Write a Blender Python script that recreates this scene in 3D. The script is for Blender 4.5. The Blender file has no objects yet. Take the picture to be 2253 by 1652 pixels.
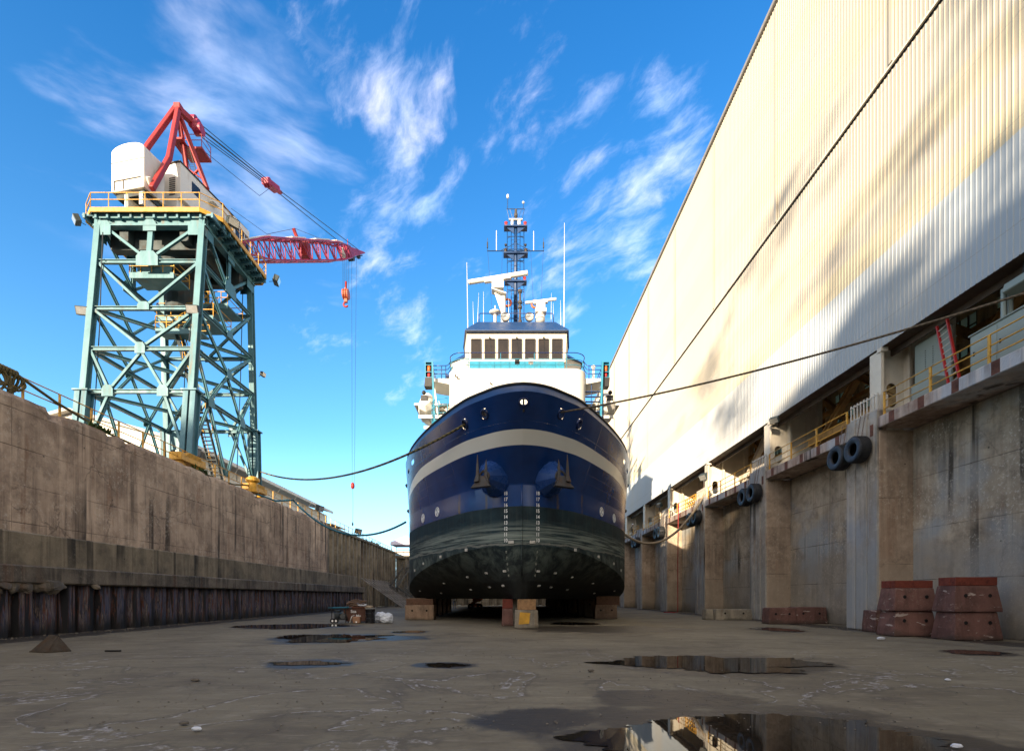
import bpy, bmesh, math, random
from mathutils import Vector, Matrix, noise as mnoise
R = math.radians
rnd = random.Random(7)
sc = bpy.context.scene
COL = sc.collection
F, CXP, HYP, EYE = 1100.0, 1114.0, 1312.0, 1.6     # lens and horizon measured from the photograph
V = Vector

def at(px, py, y):
    """point at distance y along the dock that is seen at pixel (px, py) of the survey picture"""
    return V(((px-CXP)*y/F, y, EYE+(HYP-py)*y/F))

# ------------------------------------------------------------------ mesh collector
class MB:
    def __init__(s): s.v = []; s.f = []
    def add(s, vs, fs):
        b = len(s.v); s.v += [tuple(p) for p in vs]; s.f += [tuple(i+b for i in q) for q in fs]; return s
    def box(s, c, size, rot=None):
        hx, hy, hz = size[0]/2, size[1]/2, size[2]/2
        vs = [V((x, y, z)) for x in (-hx, hx) for y in (-hy, hy) for z in (-hz, hz)]
        if rot is not None: vs = [rot @ p for p in vs]
        c = V(c)
        return s.add([p+c for p in vs], [(0,1,3,2),(4,6,7,5),(0,4,5,1),(2,3,7,6),(0,2,6,4),(1,5,7,3)])
    def bx(s, x0, x1, y0, y1, z0, z1):
        return s.box(((x0+x1)/2, (y0+y1)/2, (z0+z1)/2), (abs(x1-x0), abs(y1-y0), abs(z1-z0)))
    def beam(s, a, b, w, h, up=(0,0,1)):
        a, b = V(a), V(b); d = (b-a); L = d.length
        if L < 1e-6: return s
        d.normalize(); up = V(up)
        if abs(d.dot(up)) > .98: up = V((0,1,0)) if abs(d.y) < .9 else V((1,0,0))
        r = d.cross(up).normalized(); u = r.cross(d).normalized()
        vs = []
        for p in (a, b):
            for sx, sz in ((-1,-1),(1,-1),(1,1),(-1,1)): vs.append(p + r*(sx*w/2) + u*(sz*h/2))
        return s.add(vs, [(3,2,1,0),(4,5,6,7),(0,1,5,4),(1,2,6,5),(2,3,7,6),(3,0,4,7)])
    def ibeam(s, a, b, w, h, up=(0,0,1), t=.16):
        a, b = V(a), V(b); d = (b-a).normalized(); up = V(up)
        if abs(d.dot(up)) > .98: up = V((0,1,0)) if abs(d.y) < .9 else V((1,0,0))
        r = d.cross(up).normalized(); u = r.cross(d).normalized(); tt = h*t
        s.beam(a+u*(h/2-tt/2), b+u*(h/2-tt/2), w, tt, up); s.beam(a-u*(h/2-tt/2), b-u*(h/2-tt/2), w, tt, up)
        s.beam(a, b, w*t, h-2*tt-.002, up); return s
    def tube(s, pts, r, n=8, cap=True, closed=False):
        pts = [V(p) for p in pts]; m = len(pts); rs = r if isinstance(r, (list, tuple)) else [r]*m
        b = len(s.v); ref = None
        for i, p in enumerate(pts):
            if closed: t = pts[(i+1) % m]-pts[i-1]
            else: t = pts[min(i+1, m-1)]-pts[max(i-1, 0)]
            if t.length < 1e-9: t = V((0,0,1))
            t.normalize()
            if ref is None:
                ref = V((0,0,1)) if abs(t.z) < .9 else V((1,0,0))
            x = (ref - t*ref.dot(t))
            if x.length < 1e-4: x = V((0,1,0)) - t*t.y
            x.normalize(); ref = x; y = t.cross(x)
            for k in range(n):
                a = 2*math.pi*k/n; s.v.append(tuple(p + x*(math.cos(a)*rs[i]) + y*(math.sin(a)*rs[i])))
        for i in range(m if closed else m-1):
            j = (i+1) % m
            for k in range(n):
                k2 = (k+1) % n
                s.f.append((b+i*n+k, b+i*n+k2, b+j*n+k2, b+j*n+k))
        if cap and not closed:
            s.f.append(tuple(b+k for k in reversed(range(n)))); s.f.append(tuple(b+(m-1)*n+k for k in range(n)))
        return s
    def cyl(s, a, b, r0, r1=None, n=16):
        return s.tube([a, b], [r0, r0 if r1 is None else r1], n)
    def lathe(s, prof, c, ax=(0,0,1), n=20):
        """prof: list of (radius, height along ax)"""
        ax = V(ax).normalized(); x = V((1,0,0)) if abs(ax.x) < .9 else V((0,1,0))
        x = (x-ax*x.dot(ax)).normalized(); y = ax.cross(x); b = len(s.v); c = V(c)
        for r_, h in prof:
            for k in range(n):
                a = 2*math.pi*k/n; s.v.append(tuple(c+ax*h+x*(math.cos(a)*r_)+y*(math.sin(a)*r_)))
        for i in range(len(prof)-1):
            for k in range(n):
                k2 = (k+1) % n; s.f.append((b+i*n+k, b+i*n+k2, b+(i+1)*n+k2, b+(i+1)*n+k))
        return s
    def prism(s, poly, a, b):
        """poly: list of 3-d points in one plane, swept by vector b-a"""
        d = V(b)-V(a); n = len(poly); vs = [V(p) for p in poly]+[V(p)+d for p in poly]
        fs = [tuple(reversed(range(n))), tuple(range(n, 2*n))]+[(i, (i+1) % n, n+(i+1) % n, n+i) for i in range(n)]
        return s.add(vs, fs)
    def loft(s, rings, close=True, cap=True):
        b = len(s.v); n = len(rings[0])
        for rg in rings: s.v += [tuple(p) for p in rg]
        for i in range(len(rings)-1):
            for k in range(n if close else n-1):
                k2 = (k+1) % n; s.f.append((b+i*n+k, b+i*n+k2, b+(i+1)*n+k2, b+(i+1)*n+k))
        if cap:
            s.f.append(tuple(b+k for k in reversed(range(n)))); s.f.append(tuple(b+(len(rings)-1)*n+k for k in range(n)))
        return s
    def sphere(s, c, r, n=12, m=8, sc_=(1,1,1)):
        prof = [(max(1e-4, math.sin(math.pi*i/m)), -math.cos(math.pi*i/m)) for i in range(m+1)]
        b = len(s.v); s.lathe(prof, (0,0,0), (0,0,1), n)
        for i in range(b, len(s.v)):
            p = s.v[i]; s.v[i] = (c[0]+p[0]*r*sc_[0], c[1]+p[1]*r*sc_[1], c[2]+p[2]*r*sc_[2])
        return s
    def build(s, name, mat, parent=None, smooth=False, bevel=0, loc=None, segs=1, fix=True):
        me = bpy.data.meshes.new(name); me.from_pydata(s.v, [], s.f); me.update()
        if fix or bevel:
            bm = bmesh.new(); bm.from_mesh(me)
            if fix: bmesh.ops.recalc_face_normals(bm, faces=bm.faces)
            if bevel:
                es = [e for e in bm.edges if len(e.link_faces) == 2 and e.calc_face_angle(0) > .5]
                bmesh.ops.bevel(bm, geom=es, offset=bevel, segments=segs, affect='EDGES', profile=.6, clamp_overlap=True)
            bm.to_mesh(me); bm.free()
        if smooth:
            for p in me.polygons: p.use_smooth = True
        o = bpy.data.objects.new(name, me); COL.objects.link(o)
        if isinstance(mat, (list, tuple)):
            for m_ in mat: me.materials.append(m_)
        elif mat: me.materials.append(mat)
        if parent is not None:
            o.parent = parent
            if parent.type == 'EMPTY': o.matrix_parent_inverse = Matrix.Translation(-parent.location)
        elif loc is not None:            # top-level mesh: give it an origin at its own base
            L = V(loc); me.transform(Matrix.Translation(-L)); o.location = L
        return o

def autosmooth(o, ang=35):
    me = o.data
    bm = bmesh.new(); bm.from_mesh(me)
    for f in bm.faces: f.smooth = True
    for e in bm.edges: e.smooth = not (len(e.link_faces) == 2 and e.calc_face_angle(0) > R(ang))
    bm.to_mesh(me); bm.free(); return o

def tag(o, label, cat=None, group=None, kind=None):
    if label: o['label'] = label
    if cat: o['category'] = cat
    if group: o['group'] = group
    if kind: o['kind'] = kind
    return o
def thing(name, label, cat, loc, group=None):
    o = bpy.data.objects.new(name, None); COL.objects.link(o); o.location = V(loc)
    o.empty_display_size = .3
    return tag(o, label, cat, group)
def kids(o): return [c for c in COL.objects if c.parent == o]
def dup(root, loc, rotz=0, label=None, scale=None):
    r = root.copy(); COL.objects.link(r); r.location = V(loc); r.rotation_euler = (0, 0, rotz)
    if scale: r.scale = scale
    if label: r['label'] = label
    for c in kids(root):
        k = c.copy(); COL.objects.link(k); k.parent = r; k.matrix_parent_inverse = c.matrix_parent_inverse.copy()
        for g in kids(c):
            h = g.copy(); COL.objects.link(h); h.parent = k; h.matrix_parent_inverse = g.matrix_parent_inverse.copy()
    return r

# ------------------------------------------------------------------ node helpers
def N(nt, t, ins=None, **kw):
    n = nt.nodes.new(t)
    for k, v in kw.items(): setattr(n, k, v)
    for k, v in (ins or {}).items():
        if isinstance(v, bpy.types.NodeSocket): nt.links.new(v, n.inputs[k])
        else: n.inputs[k].default_value = v
    return n
def c4(c): return (c[0], c[1], c[2], 1.0)
def mixc(nt, fac, a, b, blend='MIX'):
    n = nt.nodes.new('ShaderNodeMix'); n.data_type = 'RGBA'; n.blend_type = blend
    for i, v in ((0, fac), (6, a), (7, b)):
        if isinstance(v, bpy.types.NodeSocket): nt.links.new(v, n.inputs[i])
        else: n.inputs[i].default_value = v if i == 0 else c4(v)
    return n.outputs[2]
def mth(nt, op, a, b=0.0, clamp=False):
    n = nt.nodes.new('ShaderNodeMath'); n.operation = op; n.use_clamp = clamp
    for i, v in ((0, a), (1, b)):
        if isinstance(v, bpy.types.NodeSocket): nt.links.new(v, n.inputs[i])
        else: n.inputs[i].default_value = v
    return n.outputs[0]
def mapr(nt, v, a, b, c=0.0, d=1.0, smooth=False):
    n = nt.nodes.new('ShaderNodeMapRange'); n.clamp = True
    if smooth: n.interpolation_type = 'SMOOTHSTEP'
    nt.links.new(v, n.inputs[0])
    for i, x in enumerate((a, b, c, d)): n.inputs[i+1].default_value = x
    return n.outputs[0]
def mp(nt, vec, scale=(1,1,1), loc=(0,0,0), rot=(0,0,0)):
    return N(nt, 'ShaderNodeMapping', {'Vector': vec, 'Scale': scale, 'Location': loc, 'Rotation': rot}).outputs[0]
def nz(nt, vec, scale, detail=5, rough=.6, dist=0.0):
    return N(nt, 'ShaderNodeTexNoise', {'Vector': vec, 'Scale': scale, 'Detail': detail, 'Roughness': rough, 'Distortion': dist}).outputs[0]
def ramp(nt, fac, stops, interp='LINEAR'):
    n = nt.nodes.new('ShaderNodeValToRGB'); nt.links.new(fac, n.inputs[0]); cr = n.color_ramp; cr.interpolation = interp
    while len(cr.elements) < len(stops): cr.elements.new(.5)
    for e, (p, c) in zip(cr.elements, stops): e.position = p; e.color = c4(c)
    return n.outputs[0]
def newmat(name):
    m = bpy.data.materials.new(name); m.use_nodes = True; nt = m.node_tree; nt.nodes.clear()
    out = nt.nodes.new('ShaderNodeOutputMaterial'); b = nt.nodes.new('ShaderNodeBsdfPrincipled')
    nt.links.new(b.outputs[0], out.inputs[0])
    pos = nt.nodes.new('ShaderNodeTexCoord').outputs['Object']
    return m, nt, b, pos
def setin(nt, b, name, v):
    if isinstance(v, bpy.types.NodeSocket): nt.links.new(v, b.inputs[name])
    else: b.inputs[name].default_value = v
def bump(nt, b, h, strength=.3, dist=.02):
    n = N(nt, 'ShaderNodeBump', {'Height': h, 'Strength': strength, 'Distance': dist}); nt.links.new(n.outputs[0], b.inputs['Normal'])

def pm(name, base, rough=.5, metal=0.0, var=.18, vs=2.0, dirt=None, damt=.5, ds=1.2, streak=False, bmp=.08, bs=30, coat=0.0):
    """painted / plain surface: base colour with tonal variation, optional dirt or rust, fine bump"""
    m, nt, b, pos = newmat(name)
    n1 = nz(nt, pos, vs, 6, .62)
    lo = tuple(max(0, c*(1-var)) for c in base); hi = tuple(min(1, c*(1+var)) for c in base)
    col = mixc(nt, mapr(nt, n1, .3, .7), lo, hi)
    if dirt:
        p2 = mp(nt, pos, (1, 1, .12)) if streak else pos
        n2 = nz(nt, p2, ds, 8, .68, .3)
        col = mixc(nt, mapr(nt, n2, .62-.22*damt, .78-.1*damt), col, dirt)
        rr = mapr(nt, n2, .4, .75, rough, min(1, rough+.3)); setin(nt, b, 'Roughness', rr)
    else:
        setin(nt, b, 'Roughness', mapr(nt, n1, .25, .75, max(.02, rough-.08), min(1, rough+.1)))
    setin(nt, b, 'Base Color', col); b.inputs['Metallic'].default_value = metal
    if coat: b.inputs['Coat Weight'].default_value = coat; b.inputs['Coat Roughness'].default_value = .08
    if bmp: bump(nt, b, nz(nt, pos, bs, 4, .6), bmp, .01)
    return m
# ------------------------------------------------------------------ camera, light, sky
cam = bpy.data.cameras.new('camera'); camo = bpy.data.objects.new('camera', cam); COL.objects.link(camo)
cam.sensor_width = 36; cam.lens = F/2253*36
cam.shift_x = (1126.5-CXP)/2253; cam.shift_y = (HYP-826)/2253
cam.clip_start = .05; cam.clip_end = 9000
camo.location = (0, 0, EYE); camo.rotation_euler = (R(90), 0, 0); sc.camera = camo

ELEV, AZ = 12.7, 30.0
TANE = math.tan(R(ELEV))
sdir = V((math.sin(R(AZ))*math.cos(R(ELEV)), math.cos(R(AZ))*math.cos(R(ELEV)), -math.sin(R(ELEV))))
sl = bpy.data.lights.new('sun', 'SUN'); sl.energy = 4.5; sl.angle = R(.6); sl.color = (1.0, .82, .60)
so = bpy.data.objects.new('sun', sl); COL.objects.link(so); so.rotation_euler = sdir.to_track_quat('-Z', 'Y').to_euler()
so.location = (-60, -100, 60)

w = bpy.data.worlds.new('World'); sc.world = w; w.use_nodes = True; wt = w.node_tree; wt.nodes.clear()
wo = wt.nodes.new('ShaderNodeOutputWorld'); bg = wt.nodes.new('ShaderNodeBackground'); wt.links.new(bg.outputs[0], wo.inputs[0])
sky = wt.nodes.new('ShaderNodeTexSky'); sky.sky_type = 'NISHITA'; sky.sun_disc = False
sky.sun_elevation = R(ELEV); sky.sun_rotation = R(180+AZ); sky.air_density = 1.0; sky.dust_density = .3; sky.ozone_density = 2.0
gen = wt.nodes.new('ShaderNodeTexCoord').outputs['Generated']
hs = N(wt, 'ShaderNodeHueSaturation', {'Hue': .494, 'Saturation': 1.15, 'Value': 1.0, 'Color': sky.outputs[0]})
skyc = mixc(wt, 1.0, hs.outputs[0], (.70, .95, 1.10), 'MULTIPLY')
sep = N(wt, 'ShaderNodeSeparateXYZ', {0: gen})
# paler towards the horizon
skyc = mixc(wt, mapr(wt, sep.outputs[2], .0, .32, .45, 0, True), skyc, (3.1, 5.1, 6.9))
skyc = mixc(wt, mapr(wt, sep.outputs[2], .15, .85, 0, 1, True), skyc, mixc(wt, 1.0, skyc, (.30, .72, .95), 'MULTIPLY'))
# clouds: high thin cloud sheet, laid out on a plane far overhead, gathered into a few drifting banks
den = mth(wt, 'ADD', mth(wt, 'ABSOLUTE', sep.outputs[2]), .10)
plane = N(wt, 'ShaderNodeCombineXYZ', {0: mth(wt, 'DIVIDE', sep.outputs[0], den), 1: mth(wt, 'DIVIDE', sep.outputs[1], den), 2: 0.0}).outputs[0]
warp = N(wt, 'ShaderNodeTexNoise', {'Vector': plane, 'Scale': 2.2, 'Detail': 4.0, 'Roughness': .55})
wv = N(wt, 'ShaderNodeVectorMath', {0: warp.outputs[1], 1: (.5, .5, .5)}, operation='SUBTRACT')
wv2 = N(wt, 'ShaderNodeVectorMath', {0: wv.outputs[0], 'Scale': .16}, operation='SCALE')
pw = N(wt, 'ShaderNodeVectorMath', {0: plane, 1: wv2.outputs[0]}, operation='ADD').outputs[0]
pr1 = mp(wt, pw, (1, 1, 1), rot=(0, 0, R(38)))
cn1 = nz(wt, mp(wt, pr1, (.75, 1.7, 1)), 2.9, 10, .60, .25)
pr2 = mp(wt, pw, (1, 1, 1), loc=(3, 1, 0), rot=(0, 0, R(58)))
cn2 = nz(wt, mp(wt, pr2, (1.0, 2.2, 1)), 5.5, 9, .64, .2)
cn = mth(wt, 'ADD', mth(wt, 'MULTIPLY', cn1, .55), mth(wt, 'MULTIPLY', cn2, .45))
cn = mapr(wt, cn, .25, .75, .12, .88)
banks = [(400,110,.16,.95),(560,150,.12,.9),(700,60,.12,.7),(760,150,.09,.8),(250,240,.11,.75),(480,320,.13,.85),(620,400,.13,1.0),(740,400,.09,.85),
         (180,40,.10,.5),(590,300,.11,.8),(880,230,.07,1.0),(900,60,.06,.5),(820,560,.07,.85),(900,700,.06,.95),(690,720,.06,.75),(860,470,.07,.7),(560,500,.09,.8),
         (1150,170,.05,.85),(1180,320,.05,.95),(1140,60,.05,.55),(1290,150,.05,.4),(1290,440,.075,1.0),(1240,490,.07,.95),(1400,400,.06,1.0),(1480,320,.06,1.05),(1370,450,.07,.95),
         (1430,580,.06,.9),(1210,640,.06,1.0),(1090,620,.04,.7),(900,860,.04,.8),(960,590,.04,.6),(1000,680,.035,.6),(1530,220,.03,.5),(1330,260,.04,.5)]
acc = soft = None
for px, py, rad, amt in banks:
    d = V((px-CXP, F, HYP-py)).normalized()
    dist = N(wt, 'ShaderNodeVectorMath', {0: gen, 1: tuple(d)}, operation='DISTANCE').outputs['Value']
    mk = mapr(wt, dist, 0, rad*(1.75 if px < 760 and rad > .065 else 2.5), amt, 0, True)
    if px < 760 and rad > .065: soft = mk if soft is None else mth(wt, 'MAXIMUM', soft, mk)
    else: acc = mk if acc is None else mth(wt, 'MAXIMUM', acc, mk)
# mask of the added fill cloud, only in the unseen sky behind the viewpoint
far = mapr(wt, nz(wt, mp(wt, pw, (1,1,1), loc=(7, 3, 0)), 1.3, 6), .36, .56, .25, .95)
far = mth(wt, 'MULTIPLY', far, mapr(wt, sep.outputs[1], .05, -.35, 0, 1, True))
def cover(n_, bank, t0, tk, w0, w1, mx):
    k = mapr(wt, mth(wt, 'SUBTRACT', n_, mth(wt, 'SUBTRACT', t0, mth(wt, 'MULTIPLY', bank, tk))), w0, w1, 0, 1, True)
    return mth(wt, 'MULTIPLY', k, mapr(wt, bank, 0, .3, 0, mx))
cns = mapr(wt, nz(wt, mp(wt, mp(wt, pw, (1,1,1), rot=(0, 0, R(-30))), (.85, 1.5, 1), loc=(5, 2, 0)), 2.4, 9, .55, .15), .25, .75, .1, .9)
cl = mth(wt, 'MAXIMUM', cover(cn, acc, .76, .31, -.08, .36, .64), cover(cns, soft, .80, .34, -.12, .40, .60))
cl = mth(wt, 'MULTIPLY', cl, mapr(wt, sep.outputs[2], .0, .08))
shade = nz(wt, mp(wt, pw, (1.1, 1.1, 1), loc=(1.3, .4, 0)), 4.0, 5)
ccol = mixc(wt, mapr(wt, shade, .35, .65), (4.0, 4.7, 6.3), (6.0, 5.6, 6.1))
skyf = mixc(wt, cl, skyc, ccol)
# unseen bright warm cloud added behind the viewpoint as fill light for the dock
skyf = mixc(wt, mth(wt, 'MULTIPLY', far, mapr(wt, sep.outputs[2], .02, .12)), skyf, mixc(wt, mapr(wt, shade, .35, .65), (5.0, 4.2, 3.5), (8.2, 7.0, 5.8)))
wt.links.new(skyf, bg.inputs[0]); bg.inputs[1].default_value = .13
sc.view_settings.view_transform = 'Standard'; sc.view_settings.look = 'None'; sc.view_settings.gamma = 1; sc.view_settings.exposure = 1.5
sc.cycles.max_bounces = 8; sc.cycles.diffuse_bounces = 4; sc.cycles.glossy_bounces = 4
# ------------------------------------------------------------------ setting materials
def concrete(name, light, dark, rust=(.16,.07,.03), rust_amt=.5, streak=.6, form=None, speck=.25, tide=None, blue=None, vaxis='y', bs=14):
    m, nt, b, pos = newmat(name)
    big = nz(nt, mp(nt, pos, (1,1,.7)), .28, 7, .62, .4)
    col = mixc(nt, mapr(nt, big, .40, .60), dark, light)
    mid = nz(nt, pos, 1.3, 8, .68)
    col = mixc(nt, mapr(nt, mid, .46, .66, 0, .6), col, tuple(c*.5 for c in dark))
    md2 = nz(nt, mp(nt, pos, (1,1,1), loc=(3,8,5)), 2.6, 9, .7)
    col = mixc(nt, mapr(nt, md2, .52, .70, 0, .45), col, tuple(min(1, c*1.25) for c in light))
    if blue:
        bm_ = nz(nt, mp(nt, pos, (1,1,1), loc=(5,9,2)), .22, 5, .55)
        col = mixc(nt, mapr(nt, bm_, .50, .62, 0, .8), col, blue)
    st = nz(nt, mp(nt, pos, (1.1, 1.1, .07)), 1.6, 6, .62)
    pt = mapr(nt, nz(nt, mp(nt, pos, (1,1,.8), loc=(7,7,7)), .33, 4, .55), .40, .60, .12, 1.0)
    col = mixc(nt, mth(nt, 'MULTIPLY', mapr(nt, st, .50, .63, 0, streak), pt), col, tuple(c*.36 for c in dark))
    st2 = nz(nt, mp(nt, pos, (1.6, 1.6, .05), loc=(9, 4, 1)), 1.9, 5, .6)
    col = mixc(nt, mapr(nt, st2, .53, .64, 0, streak*.45), col, tuple(min(1, c*1.35) for c in light))
    ru = nz(nt, mp(nt, pos, (1.3, 1.3, .10), loc=(3, 7, 4)), 1.7, 6, .65, .2)
    col = mixc(nt, mth(nt, 'MULTIPLY', mapr(nt, ru, .54, .62, 0, rust_amt), mapr(nt, nz(nt, mp(nt, pos, (1,1,1), loc=(1,4,9)), .3, 3), .45, .58)), col, rust)
    if streak > .5:      # long black weep marks running down from cracks
        sw = nz(nt, mp(nt, pos, (1.0, 1.0, .025), loc=(6, 1, 9)), 1.35, 3, .5); sv = nz(nt, mp(nt, pos, (1, 1, .5), loc=(1, 8, 3)), .35, 3, .5)
        col = mixc(nt, mth(nt, 'MULTIPLY', mapr(nt, sw, .60, .645), mapr(nt, sv, .46, .58, 0, .9)), col, tuple(c*.16 for c in dark))
    # exposed pale aggregate where the skin of the concrete has worn away
    vo = nz(nt, pos, 7.5, 5, .8)
    pa = nz(nt, mp(nt, pos, (1,1,1), loc=(2, 2, 8)), .45, 5, .6)
    spm = mth(nt, 'MULTIPLY', mapr(nt, vo, .54, .64, 0, 1), mapr(nt, pa, .45, .56, 0, speck))
    col = mixc(nt, spm, col, (.62, .56, .46))
    pit = N(nt, 'ShaderNodeTexVoronoi', {'Vector': mp(nt, pos, (1,1,1), loc=(4, 1, 1)), 'Scale': 1.1}).outputs[0]
    col = mixc(nt, mapr(nt, pit, .03, .06, .75, 0), col, (.02, .018, .015))
    wpv = N(nt, 'ShaderNodeVectorMath', {0: N(nt, 'ShaderNodeTexNoise', {'Vector': pos, 'Scale': .9, 'Detail': 7.0, 'Roughness': .65}).outputs[1], 'Scale': 1.3}, operation='SCALE').outputs[0]
    crk = N(nt, 'ShaderNodeTexVoronoi', {'Vector': N(nt, 'ShaderNodeVectorMath', {0: pos, 1: wpv}, operation='ADD').outputs[0], 'Scale': .30}, feature='DISTANCE_TO_EDGE').outputs[0]
    col = mixc(nt, mth(nt, 'MULTIPLY', mapr(nt, crk, .004, .012, (.5 if speck == .55 else .3 if speck > .3 else 0), 0), mapr(nt, nz(nt, mp(nt, pos, (1,1,1), loc=(8,8,1)), .25, 3), .48, .56)), col, tuple(c*.2 for c in dark))
    sp = N(nt, 'ShaderNodeSeparateXYZ', {0: pos})
    wob = mth(nt, 'MULTIPLY', mth(nt, 'SUBTRACT', nz(nt, pos, .8, 5), .5), .9)
    zz = mth(nt, 'ADD', sp.outputs[2], wob)
    if tide:
        for z0, z1, c, a in tide:
            col = mixc(nt, mapr(nt, zz, z0, z1, a, 0), col, c)
    hgt = mth(nt, 'ADD', mth(nt, 'MULTIPLY', nz(nt, pos, bs, 6, .65), .5), mth(nt, 'MULTIPLY', mid, .8))
    if form:
        ph, pv = form
        wl = mth(nt, 'MULTIPLY', mth(nt, 'SUBTRACT', nz(nt, pos, 2.5, 3), .5), .05)
        def line(co, per, wd):
            fr = mth(nt, 'FRACT', mth(nt, 'DIVIDE', mth(nt, 'ADD', co, wl), per))
            return mapr(nt, fr, wd/per*.4, wd/per, 1, 0)
        l1 = line(sp.outputs[2], ph, .05); l2 = line(sp.outputs[1 if vaxis == 'y' else 0], pv, .04)
        ln = mth(nt, 'MULTIPLY', mth(nt, 'MAXIMUM', l1, mth(nt, 'MULTIPLY', l2, .7)), mapr(nt, nz(nt, pos, .7, 4), .4, .6, .15, .8))
        col = mixc(nt, ln, col, tuple(c*.25 for c in dark))
        hgt = mth(nt, 'SUBTRACT', hgt, mth(nt, 'MULTIPLY', ln, .5))
    if speck == .12:
        scp = nz(nt, mp(nt, pos, (.8, .8, 3.2), rot=(0, R(12), 0)), 1.5, 8, .62, .6)
        col = mixc(nt, mapr(nt, scp, .635, .66, 0, .8), col, (.45,.38,.33))
    setin(nt, b, 'Base Color', col); b.inputs['Roughness'].default_value = .88
    bump(nt, b, hgt, .5, .05)
    return m

M = {}
M['wall_l'] = concrete('weathered_brown_concrete', (.51,.385,.275), (.255,.182,.126), rust=(.20,.085,.035), rust_amt=.45, form=(1.55, 3.4), speck=.55, streak=.75)
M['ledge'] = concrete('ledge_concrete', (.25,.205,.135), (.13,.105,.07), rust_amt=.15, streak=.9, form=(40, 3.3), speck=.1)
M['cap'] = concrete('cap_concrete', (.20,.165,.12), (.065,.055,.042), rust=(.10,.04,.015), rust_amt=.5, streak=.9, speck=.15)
M['wall_r'] = concrete('bay_concrete', (.49,.41,.30), (.27,.22,.155), rust=(.22,.09,.04), rust_amt=.22, form=(2.35, 60), speck=.7, streak=.55, blue=(.30,.34,.36),
                       tide=[(3.4, 4.3, (.27,.25,.21), .55), (.0, 1.1, (.10,.09,.07), .8)])
M['pier_side'] = concrete('pier_concrete', (.50,.385,.28), (.30,.225,.16), rust=(.24,.10,.04), rust_amt=.2, form=(3.1, 60), speck=.5, streak=.45,
                       tide=[(2.6, 3.6, (.36,.29,.21), .6), (.0, 1.0, (.10,.085,.065), .8)])
M['pier_face'] = concrete('pier_face_concrete', (.47,.42,.35), (.30,.265,.215), rust=(.20,.08,.035), rust_amt=.6, streak=.6, speck=.15, blue=(.30,.33,.36),
                       tide=[(3.0, 4.4, (.30,.31,.29), .45)])
M['coping'] = concrete('coping_concrete', (.50,.40,.325), (.29,.21,.165), rust=(.17,.06,.03), rust_amt=.5, streak=.8, speck=.1, blue=(.46,.49,.53))
M['far_pile'] = concrete('far_pile', (.25,.215,.155), (.11,.093,.066), rust=(.15,.075,.035), rust_amt=.25, streak=.8, speck=0, tide=[(9.4, 9.9, (.05,.045,.04), 0)])
M['quay'] = concrete('quay_paving', (.34,.30,.25), (.19,.17,.14), rust_amt=.1, streak=0, speck=.1)

def pile_mat():
    m, nt, b, pos = newmat('rusted_sheet_piling')
    n = nz(nt, mp(nt, pos, (1, 1.0, .03)), 2.1, 5, .6)
    n2 = nz(nt, mp(nt, pos, (1, 2.4, .10), loc=(3,5,1)), 2.0, 7, .66, .3)
    f = mth(nt, 'ADD', mth(nt, 'MULTIPLY', n, .5), mth(nt, 'MULTIPLY', n2, .5))
    f = mapr(nt, f, .40, .60, .30, .70)
    col = ramp(nt, f, [(.30,(.012,.011,.013)), (.405,(.012,.011,.012)), (.43,(.19,.06,.02)), (.455,(.125,.125,.165)), (.495,(.065,.07,.105)), (.515,(.014,.013,.014)), (.54,(.33,.25,.185)), (.565,(.075,.08,.12)), (.60,(.20,.065,.02)), (.64,(.012,.011,.012))])
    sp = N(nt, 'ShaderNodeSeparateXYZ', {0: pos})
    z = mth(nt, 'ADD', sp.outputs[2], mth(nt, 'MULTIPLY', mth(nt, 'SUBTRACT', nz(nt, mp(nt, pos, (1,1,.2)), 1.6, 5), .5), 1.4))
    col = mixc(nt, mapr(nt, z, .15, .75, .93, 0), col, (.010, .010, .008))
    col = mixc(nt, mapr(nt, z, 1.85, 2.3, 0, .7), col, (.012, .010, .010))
    setin(nt, b, 'Base Color', col); b.inputs['Roughness'].default_value = .62; col = mixc(nt, 1.0, col, (.72,.72,.80), 'MULTIPLY'); setin(nt, b, 'Base Color', col)
    bump(nt, b, n2, .5, .04); return m
M['piles'] = pile_mat()

PUD = []   # (x, y, half length across, half length along, turn) of damp ground round each puddle
def pud(cx, y0, y1, x0, x1):
    """water patch given by its nearest / farthest pixel row and left / right pixel column"""
    ya, yb = F*EYE/(y1-HYP), F*EYE/(y0-HYP)
    ym = (ya+yb)/2; yc = F*EYE/(((y0+y1)/2)-HYP)
    return ((x0+x1)/2-CXP)*yc/F, ym, (x1-x0)/2*yc/F, (yb-ya)/2
PUDPX = [  # y0, y1, x0, x1, amount of damp margin
 ('main', 1581, 1690, 1300, 2120, .6), ('mid', 1444, 1480, 1380, 1805, .35), ('left', 1394, 1412, 610, 838, .35), ('far', 1372, 1382, 535, 770, .25),
 ('thin', 1454, 1463, 600, 752, .35), ('oval', 1458, 1466, 925, 1025, .2), ('edge', 1430, 1439, 2090, 2205, .25), ('small', 1380, 1389, 1672, 1752, .25), ('ship', 1368, 1374, 1216, 1312, .2), ('glint', 1387, 1392, 868, 935, .2)]
for nme, y0, y1, x0, x1, mg in PUDPX:
    x, y, a, b_ = pud(0, y0, y1, x0, x1); PUD.append((nme, x, y, a, b_, mg))

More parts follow.
